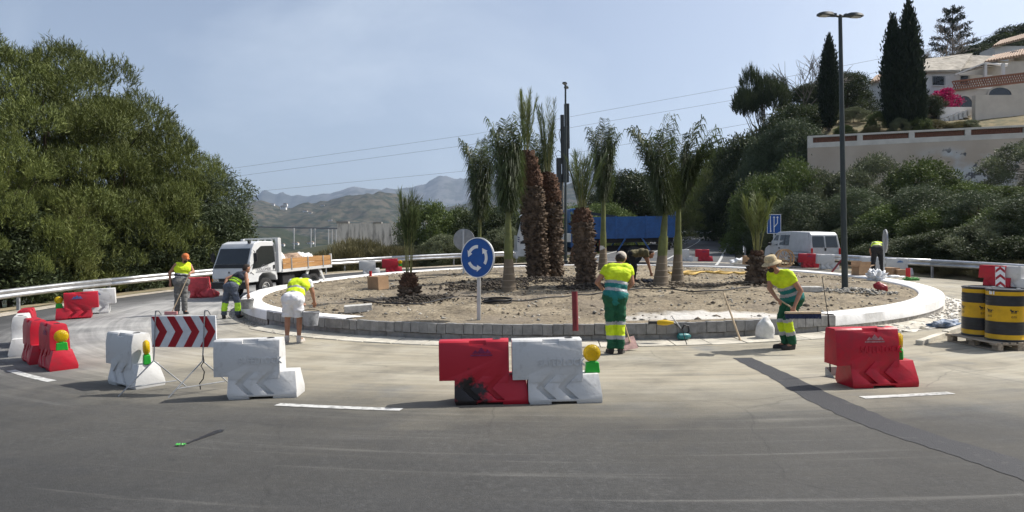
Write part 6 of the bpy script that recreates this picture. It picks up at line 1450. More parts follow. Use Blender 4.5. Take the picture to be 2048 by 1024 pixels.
for (uc, w_, vt, vb) in ((1929, 17, 192, 214), (2000, 23, 175, 190)):   # arched garage openings
    mb = MB(); o0 = h1.location; YY = Y - 2.26; c = at(uc, vb, YY); hw_ = w_/F*YY; hh_ = (vb - vt)/F*YY; po = [(c.x-o0.x + hw_*math.cos(a), c.z-o0.z + hh_*math.sin(a)) for a in np.linspace(0, math.pi, 13)]
    mb.prism(po, YY-o0.y, YY-o0.y+.1); mb.build('arch_window', M_GLASS, h1)
    mb = MB(); po2 = [(c.x-o0.x + (hw_+.16)*math.cos(a), c.z-o0.z + (hh_+.16)*math.sin(a)) for a in np.linspace(0, math.pi, 13)]
    for q in range(12): mb.prism([po[q], po[q+1], po2[q+1], po2[q]], YY-o0.y-.04, YY-o0.y+.02)
    mb.build('arch_surround', M_HCREAM, h1)
bal = MB(); a, b_ = at(1906, 172, Y-2.3), at(2075, 152, Y-2.3); o0 = h1.location
lb = empty('balustrade', a - o0); lb.parent = h1
mb = MB(); L0 = b_ - a; mb.tube([(0, 0, .45), tuple(L0 + Vector((0, 0, .45)))], .09, 4); mb.tube([(0, 0, -.45), tuple(L0 + Vector((0, 0, -.45)))], .1, 4); mb.build('rail', M_BRICK, lb)
mb = MB(); k = int(L0.length/.24)
for i in range(k):
    q = L0*((i+.5)/k)
    for s_ in (-1, 1): mb.box(tuple(q), (.07, .07, 1.0), rot=Matrix.Rotation(R(26)*s_, 3, 'Y'))
mb.build('lattice', M_BRICK, lb)
pg = empty('pergola', at(1960, 150, Y-1) - o0); pg.parent = h1; pc_ = at(1960, 150, Y-1)
for u_, vb in ((1970, 168), (2006, 158)): q = at(u_, 127, Y-1.8) - pc_; q2 = at(u_, vb, Y-1.8) - pc_; mb = MB(); mb.b2(q.x-.13, q.x+.13, q.y-.13, q.y+.13, q2.z, q.z); mb.build('pillar', M_HWHITE, pg)
k = 13
for i in range(k):
    f = i/(k-1); A = at(1912 + 55*f, 148 - 20*f, Y-1.9 + .0) - pc_; B = at(1945 + 70*f, 138 - 10*f, Y+2.4) - pc_; mb = MB(); mb.tube([A, B], .09, 4); mb.build('slat', M_HWHITE if i % 3 == 0 else M_DARK, pg)
mb = MB(); mb.tube([at(1910, 149, Y-1.9) - pc_, at(1970, 126, Y-1.9) - pc_, at(2014, 132, Y-1.0) - pc_], .1, 4); mb.build('beam', M_HWHITE, pg)
house_box(h1, 1951, 2075, 190, 262, Y - 6.5, .5, 'garden_wall', M_HCREAM, 2); house_box(h1, 1880, 1952, 214, 240, Y - 4.5, .4, 'stair_wall', M_HWHITE, .5)
mb = MB()
for i in range(9): a = at(1862 + i*9, 246 - i*3.4, Y-5.6) - h1.location; mb.b2(a.x, a.x+.5, a.y, a.y+1.2, a.z-.6, a.z)
mb.build('steps', M_HWHITE, h1)
# left house and the upper right house
h2 = house_root(1775, 214, 76, 'small white house half hidden behind the cypresses'); house_box(h2, 1741, 1812, 164, 214, 76, 7, 'wall', M_HWHITE, 3); tiled_roof(h2, (at(1737, 166, 75.6), at(1815, 146, 75.6)), (at(1752, 152, 80), at(1812, 132, 80))); window(h2, 1766, 1784, 182, 200, 76)
h3 = house_root(2030, 110, 92, 'house with tiled roof high on the right edge'); house_box(h3, 1990, 2090, 92, 124, 92, 7, 'wall', M_HWHITE, 3); tiled_roof(h3, (at(1984, 93, 91.5), at(2090, 66, 91.5)), (at(2000, 82, 96), at(2090, 56, 96)))
mb = MB(); a = at(2036, 108, 76) - h3.location; mb.b2(a.x-.75, a.x+.75, a.y-.4, a.y+.4, -1.6 + a.z, a.z-.3); mb.b2(a.x-.9, a.x+.9, a.y-.5, a.y+.5, a.z+.05, a.z+.2)
for q in (-.6, 0, .6): mb.b2(a.x+q-.1, a.x+q+.1, a.y-.3, a.y+.3, a.z-.3, a.z+.05)
mb.build('chimney', M_HCREAM, h3)
# planting above the wall
GC = 'cypresses in the hillside garden'
bush_top('cypress', 1658, 66, 66, 10.9, .95, 0, 'slim dark cypress directly behind the tall street lamp', 'cypress', GC, garden); bush_top('cypress', 1786, 63, 26, 10.9, 1.05, 90, 'left one of the paired tall cypresses by the house', 'cypress', GC, garden); bush_top('cypress', 1817, 62, -2, 10.9, 1.2, 200, 'tallest cypress of the pair by the house', 'cypress', GC, garden); bush_top('cypress', 1842, 61.5, 128, 10.9, .5, 30, 'small cypress shoot at the right of the tall pair', 'cypress', GC, garden)
bush_top('dark', 1694, 74, 142, 8.1, .72, 0, 'dark garden tree right of the slim cypress', 'tree', 'garden trees', garden); bush_top('bush2', 1708, 68, 214, 4.9, .6, 40, 'grey-green garden shrub above the retaining wall', 'bush', 'garden trees', garden); bush_top('dark', 1850, 66, 190, 8.1, .45, 100, 'dark shrub between the cypresses and the magenta flowers', 'bush', 'garden trees', garden); bush_top('bush1', 1760, 64, 222, 4.4, .5, 10, 'low shrub at the foot of the tall cypresses', 'bush', 'garden trees', garden)
for i, (u, Y, vt, k, s_, lab) in enumerate(((1690, 63, 250, 'bush1', .42, 'low green shrub above the wall right of the lamp pole'), (1740, 62.5, 254, 'broom', .5, 'dry tuft above the wall before the tall cypresses'), (1800, 61, 236, 'bush2', .4, 'low grey shrub at the foot of the tallest cypress'), (1835, 61.5, 232, 'bush1', .45, 'low green shrub right of the paired cypresses'), (1870, 62, 240, 'broom', .6, 'dry grass tuft below the magenta flowers'), (1915, 61, 244, 'broom', .6, 'dry grass tuft below the garage arch'), (1940, 60.5, 240, 'bush2', .35, 'small grey shrub left of the garden wall'))):
    bush_top(k, u, Y, vt, {'bush1': 4.4, 'bush2': 4.9, 'broom': 2.3}[k], s_, 53*i, lab, 'bush', 'low garden shrubs above the retaining wall', garden)
cb_ = env_clumps(12, 1.2, .8, .2, 2.2, .5, 15, 'bush'); r_ = empty('bougainvillea', label='bright magenta bougainvillea against the white house', cat='bush'); x, Y_ = px(1890, 67), 67; limbs('trunk', 2, .05, cb_, M_BARK, r_, 15); leaf_cloud('flowers', cb_, 6500, .13, .09, M_BOUG, 15, parent=r_); r_.location = (x, Y_, at(1890, 226, Y_).z)
# bare tree and Norfolk pine
bt_ = empty('bare_tree', (px(1858, 82), 82, float(garden(px(1858, 82), 82))), 'leafless grey tree behind the tall cypresses', 'tree'); mb = MB(); rd = random.Random(5)
def branch(p, d, l, r, k):
    q = p + d*l; mb.tube([p, p.lerp(q, .5) + Vector((rd.uniform(-1, 1), rd.uniform(-1, 1), 0))*l*.06, q], [r, r*.8, r*.55], 4, cap=False)
    if k == 0: return
    for i in range(3 if k > 1 else 4):
        nd = (d + Vector((rd.uniform(-1, 1), rd.uniform(-1, 1), rd.uniform(-.5, .55)))*.8).normalized(); branch(p.lerp(q, rd.uniform(.5, 1)), nd, l*rd.uniform(.66, .9), max(.022, r*.6), k-1)
htop = at(1860, 30, 82).z - bt_.location.z
branch(Vector((0, 0, -.5)), Vector((.05, 0, 1)), htop*.33, .2, 5); mb.build('branches', M_TWIG, bt_, fix=False)
bare2 = empty('bare_tree', (px(1610, 72), 72, float(garden(px(1610, 72), 72))), 'dry bare branches left of the slim cypress', 'tree'); mb = MB(); htop = at(1610, 135, 72).z - bare2.location.z; branch(Vector((0, 0, 0)), Vector((-.1, 0, 1)), htop*.45, .12, 4); mb.build('branches', M_TWIG, bare2, fix=False)
x, Y_ = px(1905, 92), 92; z_ = float(garden(x, Y_)); nf_ = empty('norfolk_pine', (x, Y_, z_), 'tiered conifer with level branches behind the house', 'conifer'); Hn = at(1905, 12, Y_).z - z_
mb = MB(); mb.tube([(0, 0, -.5), (0, 0, Hn)], [.2, .03], 7); mb.build('trunk', M_BARK, nf_); ncl = []; zb_ = at(1905, 118, Y_).z - z_
for k in range(6):
    f = k/6; zc = zb_ + (Hn - zb_)*f**.9
    for j in range(5): a = j*1.257 + k*.6; rr_ = (2.6*(1-f)+.5); ncl += [((rr_*q*math.cos(a), rr_*q*math.sin(a), zc + .5*q*q + .05), (.45*(1-.4*f), .45*(1-.4*f), .16)) for q in (.45, .75, 1.0)]
limbs('branches', Hn, .08, ncl, M_BARK, nf_, 3, 30); leaf_cloud('crown', ncl, 6000, .3, .1, M_CYPR, 33, up=.8, parent=nf_)
for i, (u, Y, vt, k, s) in enumerate(((1960, 100, 88, 'dark', 1.0), (1930, 98, 105, 'pine2', .6), (2000, 108, 72, 'dark', 1.2), (2045, 112, 50, 'dark', 1.4), (2090, 112, 40, 'dark', 1.4), (1985, 96, 106, 'bush1', .9))): bush_top(k, u, Y, vt, {'dark': 8.1, 'pine2': 10.1, 'bush1': 4.4}[k], s, 70*i, ('round skyline pine right of the tiered conifer', 'skyline pine behind the tiered conifer', 'round skyline pine left above the high house', 'big round pine above the high house roof', 'big round pine cut by the right edge', 'low round bush beside the high house')[i], 'pine', 'skyline pines on the right', garden)
# wooded slope left of the wall
GS = 'trees on the slope left of the retaining wall'
bush_top('umbrella', 1524, 76, 158, 7.2, 1.0, 0, 'open umbrella pine with bare trunk on the skyline', 'pine', GS, garden)
for i, (u, Y, vt, k, s, lab) in enumerate(((1600, 70, 205, 'dark', .95, 'dark tree left of the slim cypress'), (1565, 68, 232, 'dark', .95, 'dark tree under the umbrella pine'), (1535, 66, 262, 'acacia', 1.1, 'olive-green tree above the lane sign'), (1590, 64, 235, 'acacia', 1.15, 'olive tree touching the left end of the retaining wall'),
        (1490, 84, 262, 'dark', 1.3, 'dark tree above the right side of the exit road'), (1455, 92, 290, 'pine2', 1.1, 'thin pine beside the far exit road'), (1500, 72, 330, 'dark', 1.0, 'dark low tree beside the exit road rail'), (1470, 80, 355, 'dark', 1.0, 'dark low tree farther up the exit road'), (1425, 102, 330, 'bush2', 1.6, 'sparse tree at the end of the exit road'), (1535, 60, 345, 'dark', .85, 'dark tree behind the lane sign'), (1620, 82, 170, 'dark', 1.0, 'dark tree behind the slim cypress'), (1660, 84, 150, 'dark', .9, 'dark tree right behind the lamp pole'))):
    bush_top(k, u, Y, vt, {'dark': 8.1, 'pine2': 10.1, 'bush2': 4.9, 'acacia': 7.0}[k], s, 47*i, lab, 'tree', GS, garden if Y > 61 else gz)
GH = 'bushes on the slope behind the right guardrail'
for i, (u, Y, vt, k, s, lab) in enumerate(((1530, 52, 350, 'bush1', 1.05, 'bright green bush above the lane sign'), (1585, 54, 318, 'bush1', 1.25, 'bright green bush at the left foot of the retaining wall'), (1640, 53, 340, 'bush2', 1.1, 'grey-green bush behind the lamp pole'), (1700, 52, 345, 'bush2', 1.2, 'grey-green bush right of the lamp pole'), (1745, 53, 312, 'bush2', 1.15, 'wispy tall bush before the retaining wall'), (1800, 52, 358, 'bush1', 1.1, 'green bush under the middle of the retaining wall'), (1850, 51, 318, 'bush1', 1.3, 'largest green bush before the retaining wall'), (1908, 50, 362, 'bush1', 1.2, 'green bush right of the largest one'), (1960, 48, 372, 'bush1', 1.1, 'green bush below the peeling wall'), (2012, 46, 372, 'bush1', 1.1, 'yellow-green bush near the right edge'), (2050, 50, 282, 'bush2', 1.2, 'grey tree cut by the right edge'),
        (1545, 50, 405, 'acacia', .62, 'dark leafy bush behind the lane sign post'), (1600, 46, 382, 'acacia', .7, 'dark leafy bush above the van roof'), (1660, 45, 418, 'bush2', .95, 'olive bush above the rear of the van'), (1715, 43.5, 372, 'acacia', .7, 'dark leafy bush behind the lamp pole, low on the slope'), (1782, 40, 408, 'bush1', .95, 'dark green bush above the stooping worker'), (1838, 40, 366, 'acacia', .7, 'dark leafy bush right of the stooping worker'), (1890, 36, 415, 'bush1', .9, 'dark green bush low on the slope'), (1950, 35, 378, 'acacia', .62, 'dark leafy bush above the right barriers'), (2006, 31.5, 412, 'bush1', .85, 'green bush at the right edge above the guardrail'), (2070, 30, 380, 'acacia', .7, 'leafy bush cut off by the right edge'))):
    bush_top(k, u, Y, vt, {'bush1': 4.4, 'bush2': 4.9, 'acacia': 7.0}[k], s, 63*i, lab, 'bush', GH)
GU = 'undergrowth right behind the right guardrail'
for i, u in enumerate((1560, 1600, 1640, 1690, 1735, 1780, 1825, 1870, 1915, 1965, 2010, 2055)):
    Y = float(np.interp(u, [1560, 1700, 1800, 1900, 2000, 2100], [45, 40, 34, 31, 28, 25.5])); bush_top('dark' if i % 3 else 'bush2', u, Y + 1.5, 440 + (i*37 % 47), 8.1 if i % 3 else 4.9, .5 if i % 3 else .7, 71*i, 'dark undergrowth behind the right rail, ' + ('just left of the van front', 'behind the van front', 'behind the van middle', 'behind the lamp pole', 'just right of the lamp pole', 'behind the edge-on sign', 'right of the edge-on sign', 'above the right bend of the kerb', 'above the left barrel', 'above the right red barrier', 'above the far right white barrier', 'cut by the right edge')[i], 'bush', GU)
for i, (u, Y, vt) in enumerate(((1835, 30.5, 520), (1880, 29, 520), (1990, 25.5, 522), (2035, 24.5, 520), (1930, 27.5, 525))): bush_top('broom', u, Y + 2.4, vt, 2.3, .5, 40*i, ('dry low broom behind the right rail, left of all the dry clumps', 'second dry broom clump from the left behind the right rail', 'dry broom clump behind the far right red barrier', 'dry broom clump at the right end of the rail', 'dry broom clump in the middle behind the right rail')[i], 'bush', 'dry broom behind the right guardrail')

# ================================================================ FAR HOUSES AND VIADUCT
from mathutils.bvhtree import BVHTree
far_bv = [BVHTree.FromPolygons([v.co[:] for v in o.data.vertices], [p.vertices[:] for p in o.data.polygons]) for o in bpy.data.objects if o.name.split('.')[0] in ('hill', 'foothill')]
def far_hit(u, v):
    d = Vector(((u-UC)/F, 1, -(v-HV)/F)).normalized(); best = None
    for b_ in far_bv:
        h = b_.ray_cast(Vector((0, 0, CAMZ)), d)
        if h[0] is not None and (best is None or h[3] < best[1]): best = (h[0], h[3])
    return best[0] if best else at(u, v, 1500)
GFH = 'white houses scattered on the far hills'
for i, (u, v, w, lab) in enumerate(((566, 416, 11, 'white villa on the far left hill'), (570, 410, 8, 'small white house above the far villa'), (545, 410, 7, 'tiny white house left of the far villa'), (610, 424, 9, 'white house right of the far villa'), (620, 427, 7, 'tiny white house farther right of the far villa'), (645, 412, 7, 'tiny house high on the far hill'), (563, 491, 10, 'white house low in the valley'), (590, 489, 12, 'pale house row in the valley'), (620, 488, 12, 'white houses right in the valley'), (490, 450, 8, 'white house by the far trees'), (660, 442, 8, 'white house left of the stained wall'), (835, 407, 10, 'pale house on the far ridge right of the short palm'))):
    q = far_hit(u, v); w_ = w/F*q.y; r_ = empty('distant_house', q, lab, 'house', GFH); mb = MB(); mb.b2(-w_/2, w_/2, 0, w_*.7, -w_*.3, w_*.28); mb.build('wall', M_HWHITE, r_)
    mb = MB(); mb.prism([(-w_*.55, w_*.28), (w_*.55, w_*.28), (w_*.3, w_*.42), (-w_*.3, w_*.42)], -.05*w_, w_*.75); mb.build('roof', M_TILE, r_)
    for s_ in (-.25, .1): mb = MB(); mb.b2(w_*s_, w_*(s_+.13), -.02*w_, .0, w_*.02, w_*.16); mb.build('window', M_GLASS, r_)
vd = empty('viaduct', at(640, 470, 1150), 'far motorway viaduct on slender pale piers', 'bridge'); M_PIER = mat('pale concrete pier', (.45, .44, .42), .8)
a, b_ = at(470, 453, 1190) - vd.location, at(760, 459, 1150) - vd.location; mb = MB(); mb.tube([a, b_], 1.5, 4); mb.build('deck', mat('hill-toned deck concrete', (.12, .105, .09), .9), vd)  # deck tinted close to the hill's brown so it stands out less
for u, v0, v1 in ((588, 456, 492), (622, 457, 496), (630, 457, 484), (657, 458, 500), (664, 458, 500), (672, 458, 490)): p0, p1 = at(u, v0, 1150 if u in (622, 657, 588) else 1165) - vd.location, at(u, v1 + 30, 1150 if u in (622, 657, 588) else 1165) - vd.location; mb = MB(); mb.tube([p0, p1], 1.0, 6); mb.build('pier', M_PIER, vd)
# small things by the rail
dl_ = empty('marker_post', (px(690, 45), 45, g(px(690, 45), 45)), 'black and white marker post behind the left guardrail', 'post'); mb = MB(); mb.lathe([(.06, 0), (.06, .9), (.05, 1.0)], 10); mb.build('shaft', M_SIGNW, dl_); mb = MB(); mb.lathe([(.065, .7), (.065, .92)], 10); mb.build('band', M_BLACK, dl_)

# ================================================================ PEOPLE
def capsule(mb, p0, p1, r0, r1, fl=1.0, side_=None, flat=(False, False), n=14):
    p0, p1 = Vector(p0), Vector(p1); a = (p1-p0); L0 = a.length; a = a.normalized() if L0 > 1e-6 else Vector((0, 0, 1))
    t = (Vector(side_) - a*a.dot(Vector(side_))).normalized() if side_ is not None else a.orthogonal().normalized(); b = a.cross(t)
    rings = []
    k = 4
    if flat[0]: rings.append((p0, r0))
    else: rings += [(p0 - a*r0*math.cos(q), r0*math.sin(q)) for q in np.linspace(.25, math.pi/2, k)]
    if flat[1]: rings.append((p1, r1))
    else: rings += [(p1 + a*r1*math.cos(q), r1*math.sin(q)) for q in np.linspace(math.pi/2, .25, k)]
    vs = []; m = len(rings)
    for c, r in rings:
        for j in range(n): an = 2*math.pi*j/n; vs.append(c + t*(r*math.cos(an)) + b*(r*fl*math.sin(an)))
    fs = [(i*n+j, i*n+(j+1) % n, (i+1)*n+(j+1) % n, (i+1)*n+j) for i in range(m-1) for j in range(n)] + [tuple(range(n-1, -1, -1)), tuple(range((m-1)*n, m*n))]
    mb.add(vs, fs)
def blob(name, prims, voxel, mats, parent, smooth=4, wrinkle=0.0, paint=None, seed=0):
    mb = MB()
    for q in prims: capsule(mb, *q)
    o = mb.build('tmp', [M_BLACK]); r = o.modifiers.new('r', 'REMESH'); r.mode = 'VOXEL'; r.voxel_size = voxel; r.adaptivity = 0
    s = o.modifiers.new('s', 'SMOOTH'); s.factor = .5; s.iterations = smooth
    me = eval_mesh(o, name); remove(o); me.materials.clear()
    nv = len(me.vertices); co = np.empty(nv*3, np.float32); me.vertices.foreach_get('co', co); co = co.reshape(-1, 3)
    if wrinkle:
        no = np.empty(nv*3, np.float32); me.vertex_normals.foreach_get('vector', no); no = no.reshape(-1, 3)
        w = np.array([mnoise.noise(Vector((c[0]*7+seed, c[1]*7, c[2]*13))) + .6*mnoise.noise(Vector((c[0]*17, c[1]*17+seed, c[2]*24))) for c in co]); co = co + no*(w*wrinkle)[:, None]; me.vertices.foreach_set('co', co.ravel())
    for m in mats: me.materials.append(m)
    if paint:
        nf = len(me.polygons); ce = np.empty(nf*3, np.float32); me.polygons.foreach_get('center', ce); ce = ce.reshape(-1, 3); me.polygons.foreach_set('material_index', np.array([paint(c) for c in ce], np.int32))
    me.polygons.foreach_set('use_smooth', [True]*len(me.polygons)); me.update()
    return obj(name, me, None, parent)
M_SKIN = mat('tanned skin', (.34, .17, .105), .55, .15, 9); M_HIVIS = mat('fluorescent yellow cloth', (.56, .72, .015), .8, .2, 6, .3, 30); M_TEAL = mat('teal work cloth', (.012, .16, .15), .85, .15, 8, .3, 30); M_GRN = mat('green work trousers', (.010, .085, .04), .85, .2, 7, .35, 26)
M_REFL = mat('grey reflective tape', (.33, .34, .35), .45, .1, 12); M_NAVY = mat('dark navy cloth', (.022, .026, .038), .85, .25, 7, .3, 26); M_DENIM = mat('dusty jeans', (.075, .09, .12), .9, .4, 5, .3, 30); M_GREYT = mat('grey work trousers', (.13, .13, .125), .9, .3, 6, .3, 26)
M_WCLOTH = mat('white cotton', (.66, .66, .68), .85, .06, 6, .25, 26); M_OLIVE = mat('olive cloth', (.12, .105, .055), .9, .2, 7, .3, 26); M_BLKT = mat('black trousers', (.02, .02, .022), .9, .3, 6, .3, 26); M_HAIR = mat('dark hair', (.03, .02, .015), .8, .3, 40, .5, 80)
M_BOOTS = mat('dark work shoes', (.04, .038, .035), .8, .3, 9); M_BEIGE = mat('beige cap cloth', (.46, .41, .34), .85, .15, 9); M_ORNG = mat('orange head cloth', (.55, .16, .05), .85, .15, 9); M_STRAW = mat('straw hat', (.50, .40, .24), .85, .25, 30, .5, 60); M_LIME = mat('lime reflective band', (.42, .72, .03), .6, .15, 9); M_SHOEW = mat('pale trainers', (.5, .46, .42), .8, .2, 8)
def V3(*a): return Vector(a)
def person(label, u, v, hip, neck, head, face, lat, arms, legs, top, bottom, hat, rz=0, sleeve=.5, vest=False, shoes=None, voxel=.014, shw=.185, stout=1.0, hair=True, fn=None, short=False, glasses=False, beard=False):
    root = empty('person', label=label, cat='person', group='road workers')
    hip, neck, head, face, lat = Vector(hip), Vector(neck), Vector(head), Vector(face).normalized(), Vector(lat).normalized(); k = stout
    sp = neck - hip; up = sp.normalized(); waist = hip + sp*.36; chest = hip + sp*.72; shl = hip + sp*.93
    S = [shl + lat*shw*s for s in (1, -1)]; Hj = [hip + lat*.09*s - up*.02 for s in (1, -1)]
    fr = up.cross(lat).normalized()
    def torso(g_): return [(hip-lat*.075, hip+lat*.075, (.108+g_)*k, (.108+g_)*k), (waist-lat*.06, waist+lat*.06, (.105+g_)*k, (.105+g_)*k), (chest-lat*.09, chest+lat*.09, (.115+g_)*k, (.115+g_)*k), (shl-lat*(shw-.05), shl+lat*(shw-.05), .066+g_, .066+g_), (waist, chest, (.12+g_)*k, (.13+g_)*k, .85, lat), (hip, waist, (.125+g_)*k, (.12+g_)*k, .9, lat)]
    hu = (head - neck).normalized(); hu = (hu*.5 + Vector((0, 0, 1))*.4 + face*0).normalized(); hu = (hu - face*hu.dot(face)).normalized(); ear = face.cross(hu).normalized()
    P = torso(0.0); P += [(neck - up*.05, head - hu*.05, .056, .052), (head + hu*.035, head - hu*.01 + face*.012, .088, .082), (head - hu*.07 + face*.045, head - hu*.035 + face*.05, .048, .056), (head + face*.098 - hu*.005, head + face*.108 - hu*.035, .011, .017)]
    for s in (1, -1): P += [(head + ear*.083*s - hu*.015, head + ear*.09*s + hu*.02, .014, .018)]
    for i, (el, wr, hd) in enumerate(arms):
        el, wr, hd = Vector(el), Vector(wr), Vector(hd).normalized(); P += [(S[i], el, .056, .046), (el, wr, .044, .029)]
        ln = hd.orthogonal().normalized(); fa = (wr - el).normalized(); ln = fa.cross(hd); ln = ln.normalized() if ln.length > .1 else (Vector((1, 0, 0)) - hd*hd.x).normalized()
        pk = wr + hd*.085; P += [(wr, pk - ln*.018, .028, .026), (wr, pk + ln*.02, .028, .026)]
        cu = hd.cross(ln).normalized()
        for q, (off, L0) in enumerate(((-.033, .07), (-.011, .082), (.011, .078), (.032, .062))):
            b0 = pk + ln*off*.95; b1 = b0 + (hd*.75 + cu*.35).normalized()*L0*.55; b2 = b1 + (hd*.25 + cu*.9).normalized()*L0*.5; P += [(b0, b1, .0105, .0095), (b1, b2, .0095, .008)]
        th0 = wr + hd*.035 - ln*.03; P += [(th0, th0 + (hd*.6 - ln*.55 + cu*.5).normalized()*.055, .013, .0105)]
    for i, (kn, an, toe) in enumerate(legs):
        kn, an, toe = Vector(kn), Vector(an), Vector(toe); P += [(Hj[i], kn, .083, .058), (kn, kn.lerp(an, .35), .056, .056), (kn.lerp(an, .35), an, .056, .036), (an, toe + Vector((0, 0, .03)), .036, .03)]
    blob('body', P, min(voxel, .012), [M_SKIN], root, 3)
    def frac(c): return (Vector(c) - hip).dot(up)/sp.length
    # upper clothing
    def tp(c):
        f = frac(c)
        for a, b, mi in top['bands']:
            if a <= f < b: return mi
        return 0
    T = [q for q in torso(.02)]
    if vest: T[0] = (hip + up*.09 - lat*.06, hip + up*.09 + lat*.06, .118*k, .118*k); T[5] = (hip + up*.08, waist, .135*k, .14*k, .9, lat)
    else: T[0] = (hip + up*.03 - lat*.07, hip + up*.03 + lat*.07, .142*k, .142*k); T[5] = (hip + up*.02, waist, .155*k, .145*k, .9, lat)
    if not vest:
        for i in range(2): el = Vector(arms[i][0]); T.append((S[i], S[i].lerp(el, sleeve), .072, .066, 1.0, None, (False, True)))
    else: T += [(shl + lat*s*(shw-.06), shl + lat*s*(shw-.03), .078, .07) for s in (1, -1)]
    T = [(*q, 1.0, None, (False, False))[:7] if len(q) == 4 else q for q in T]
    if vest and top.get('under') is not None:
        U = [(S[i], S[i].lerp(Vector(arms[i][0]), .55), .068, .064, 1.0, None, (False, True)) for i in range(2)] + [(hip + up*.05 - lat*.07, hip + up*.05 + lat*.07, .138*k, .138*k)] + [(neck-up*.1, neck-up*.0, .085, .07)]; blob('shirt', U, voxel, [top['under']], root, 4, .006)
    blob(top['name'], T, voxel, top['mats'], root, 3, .014, tp, 3)
    # lower clothing
    B = [(hip-lat*.08, hip+lat*.08, (.15 if vest else .128)*k, (.15 if vest else .128)*k)]
    for i in range(2):
        kn, an = Vector(legs[i][0]), Vector(legs[i][1])
        if short: e = Hj[i].lerp(kn, .86); B += [(Hj[i], e, .118, .112, 1.0, None, (False, True))]
        else: B += [(Hj[i], kn, .108, .082), (kn, an + Vector((0, 0, .0)), .082, .074, 1.0, None, (False, True))]
    def bp(c):
        c = Vector(c); best = None
        for i in range(2):
            kn, an = Vector(legs[i][0]), Vector(legs[i][1]); d = an - kn; t = (c-kn).dot(d)/d.length_squared; dist = (c - (kn + d*max(0, min(1, t)))).length
            if best is None or dist < best[0]: best = (dist, t)
        for a, b, mi in bottom['bands']:
            if a <= best[1] < b: return mi
        return 0
    blob(bottom['name'], B, voxel, bottom['mats'], root, 3, .016, bp, 8)
    for i in range(2):
        an, toe = Vector(legs[i][1]), Vector(legs[i][2]); blob('shoe', [(an + V3(0, 0, .02), an + V3(0, 0, -.03), .05, .052), (Vector((an.x, an.y, .045)), toe + V3(0, 0, .035), .05, .042, .8, (0, 0, 1)), (Vector((an.x, an.y, .02)), toe + V3(0, 0, .015), .045, .042)], voxel, [shoes or M_BOOTS], root, 3)
    if hair: blob('hair', [(head + hu*.05 - face*.018, head + hu*.0 - face*.03, .086, .085)] + ([(head - hu*.085 + face*.05, head - hu*.05 + face*.055, .05, .056)] if beard else []), .012, [M_HAIR], root, 3, .004)
    for s in (1, -1): mb = MB(); capsule(mb, head + face*.083 + ear*.032*s + hu*.012, head + face*.086 + ear*.032*s + hu*.012, .011, .011, n=8); mb.build('eye', M_BLACK, root)
    if hat == 'cap' or hat == 'orange' or hat == 'headcloth':
        m = {'cap': M_BEIGE, 'orange': M_ORNG, 'headcloth': M_NAVY}[hat]; Q = [(head + hu*.055, head + hu*.045 - face*.01, .098, .1)]
        if hat != 'headcloth': Q += [(head + hu*.035 + face*.07 + ear*.045, head + hu*.035 + face*.07 - ear*.045, .035, .035, .3, ear), (head + hu*.03 + face*.12 + ear*.03, head + hu*.03 + face*.12 - ear*.03, .03, .03, .3, ear)]
        blob('cap', Q, .012, [m], root, 3)
    if hat == 'straw':
        mb = MB(); rot = (Vector((0, 0, 1)).rotation_difference((hu*.9 + face*.1).normalized())).to_matrix().to_4x4(); mb.M = Matrix.Translation(head + hu*.045) @ rot
        mb.lathe([(.075, .0), (.16, -.025), (.172, -.03), (.168, -.02), (.108, .012), (.104, .06), (.09, .105), (.055, .122), (.005, .118)], 24); mb.build('hat', M_STRAW, root, smooth=50)
    if glasses: 
        for s in (1, -1): mb = MB(); capsule(mb, head + face*.092 + ear*(.033*s-.018) + hu*.012, head + face*.092 + ear*(.033*s+.018) + hu*.012, .022, .022, .4, ear); mb.build('sunglass_lens', mat('orange mirror lens', (.6, .12, .02), .1, metal=.6), root)
    x, y = hit(u, v) if fn is None else dhit(u, v); root.location = (x, y, float((fn or gz)(x, y)) + .0); root.rotation_euler = (0, 0, R(rz)); return root
crew_top = {'name': 'shirt', 'mats': [M_HIVIS, M_TEAL, M_REFL], 'bands': [(-9, .16, 1), (.16, .26, 2), (.26, .40, 1), (.40, .50, 2)]}
crew_bot = {'name': 'trousers', 'mats': [M_GRN, M_HIVIS, M_REFL], 'bands': [(-.08, .06, 2), (.06, .47, 1), (.47, .62, 2)]}
vest_top = {'name': 'vest', 'mats': [M_HIVIS, M_REFL, M_NAVY], 'bands': [(.16, .24, 1), (.46, .55, 1)], 'under': M_WCLOTH}
def held(parent_p, name, label, cat, build): r = empty(name, parent_p.location, label, cat); build(r); return r
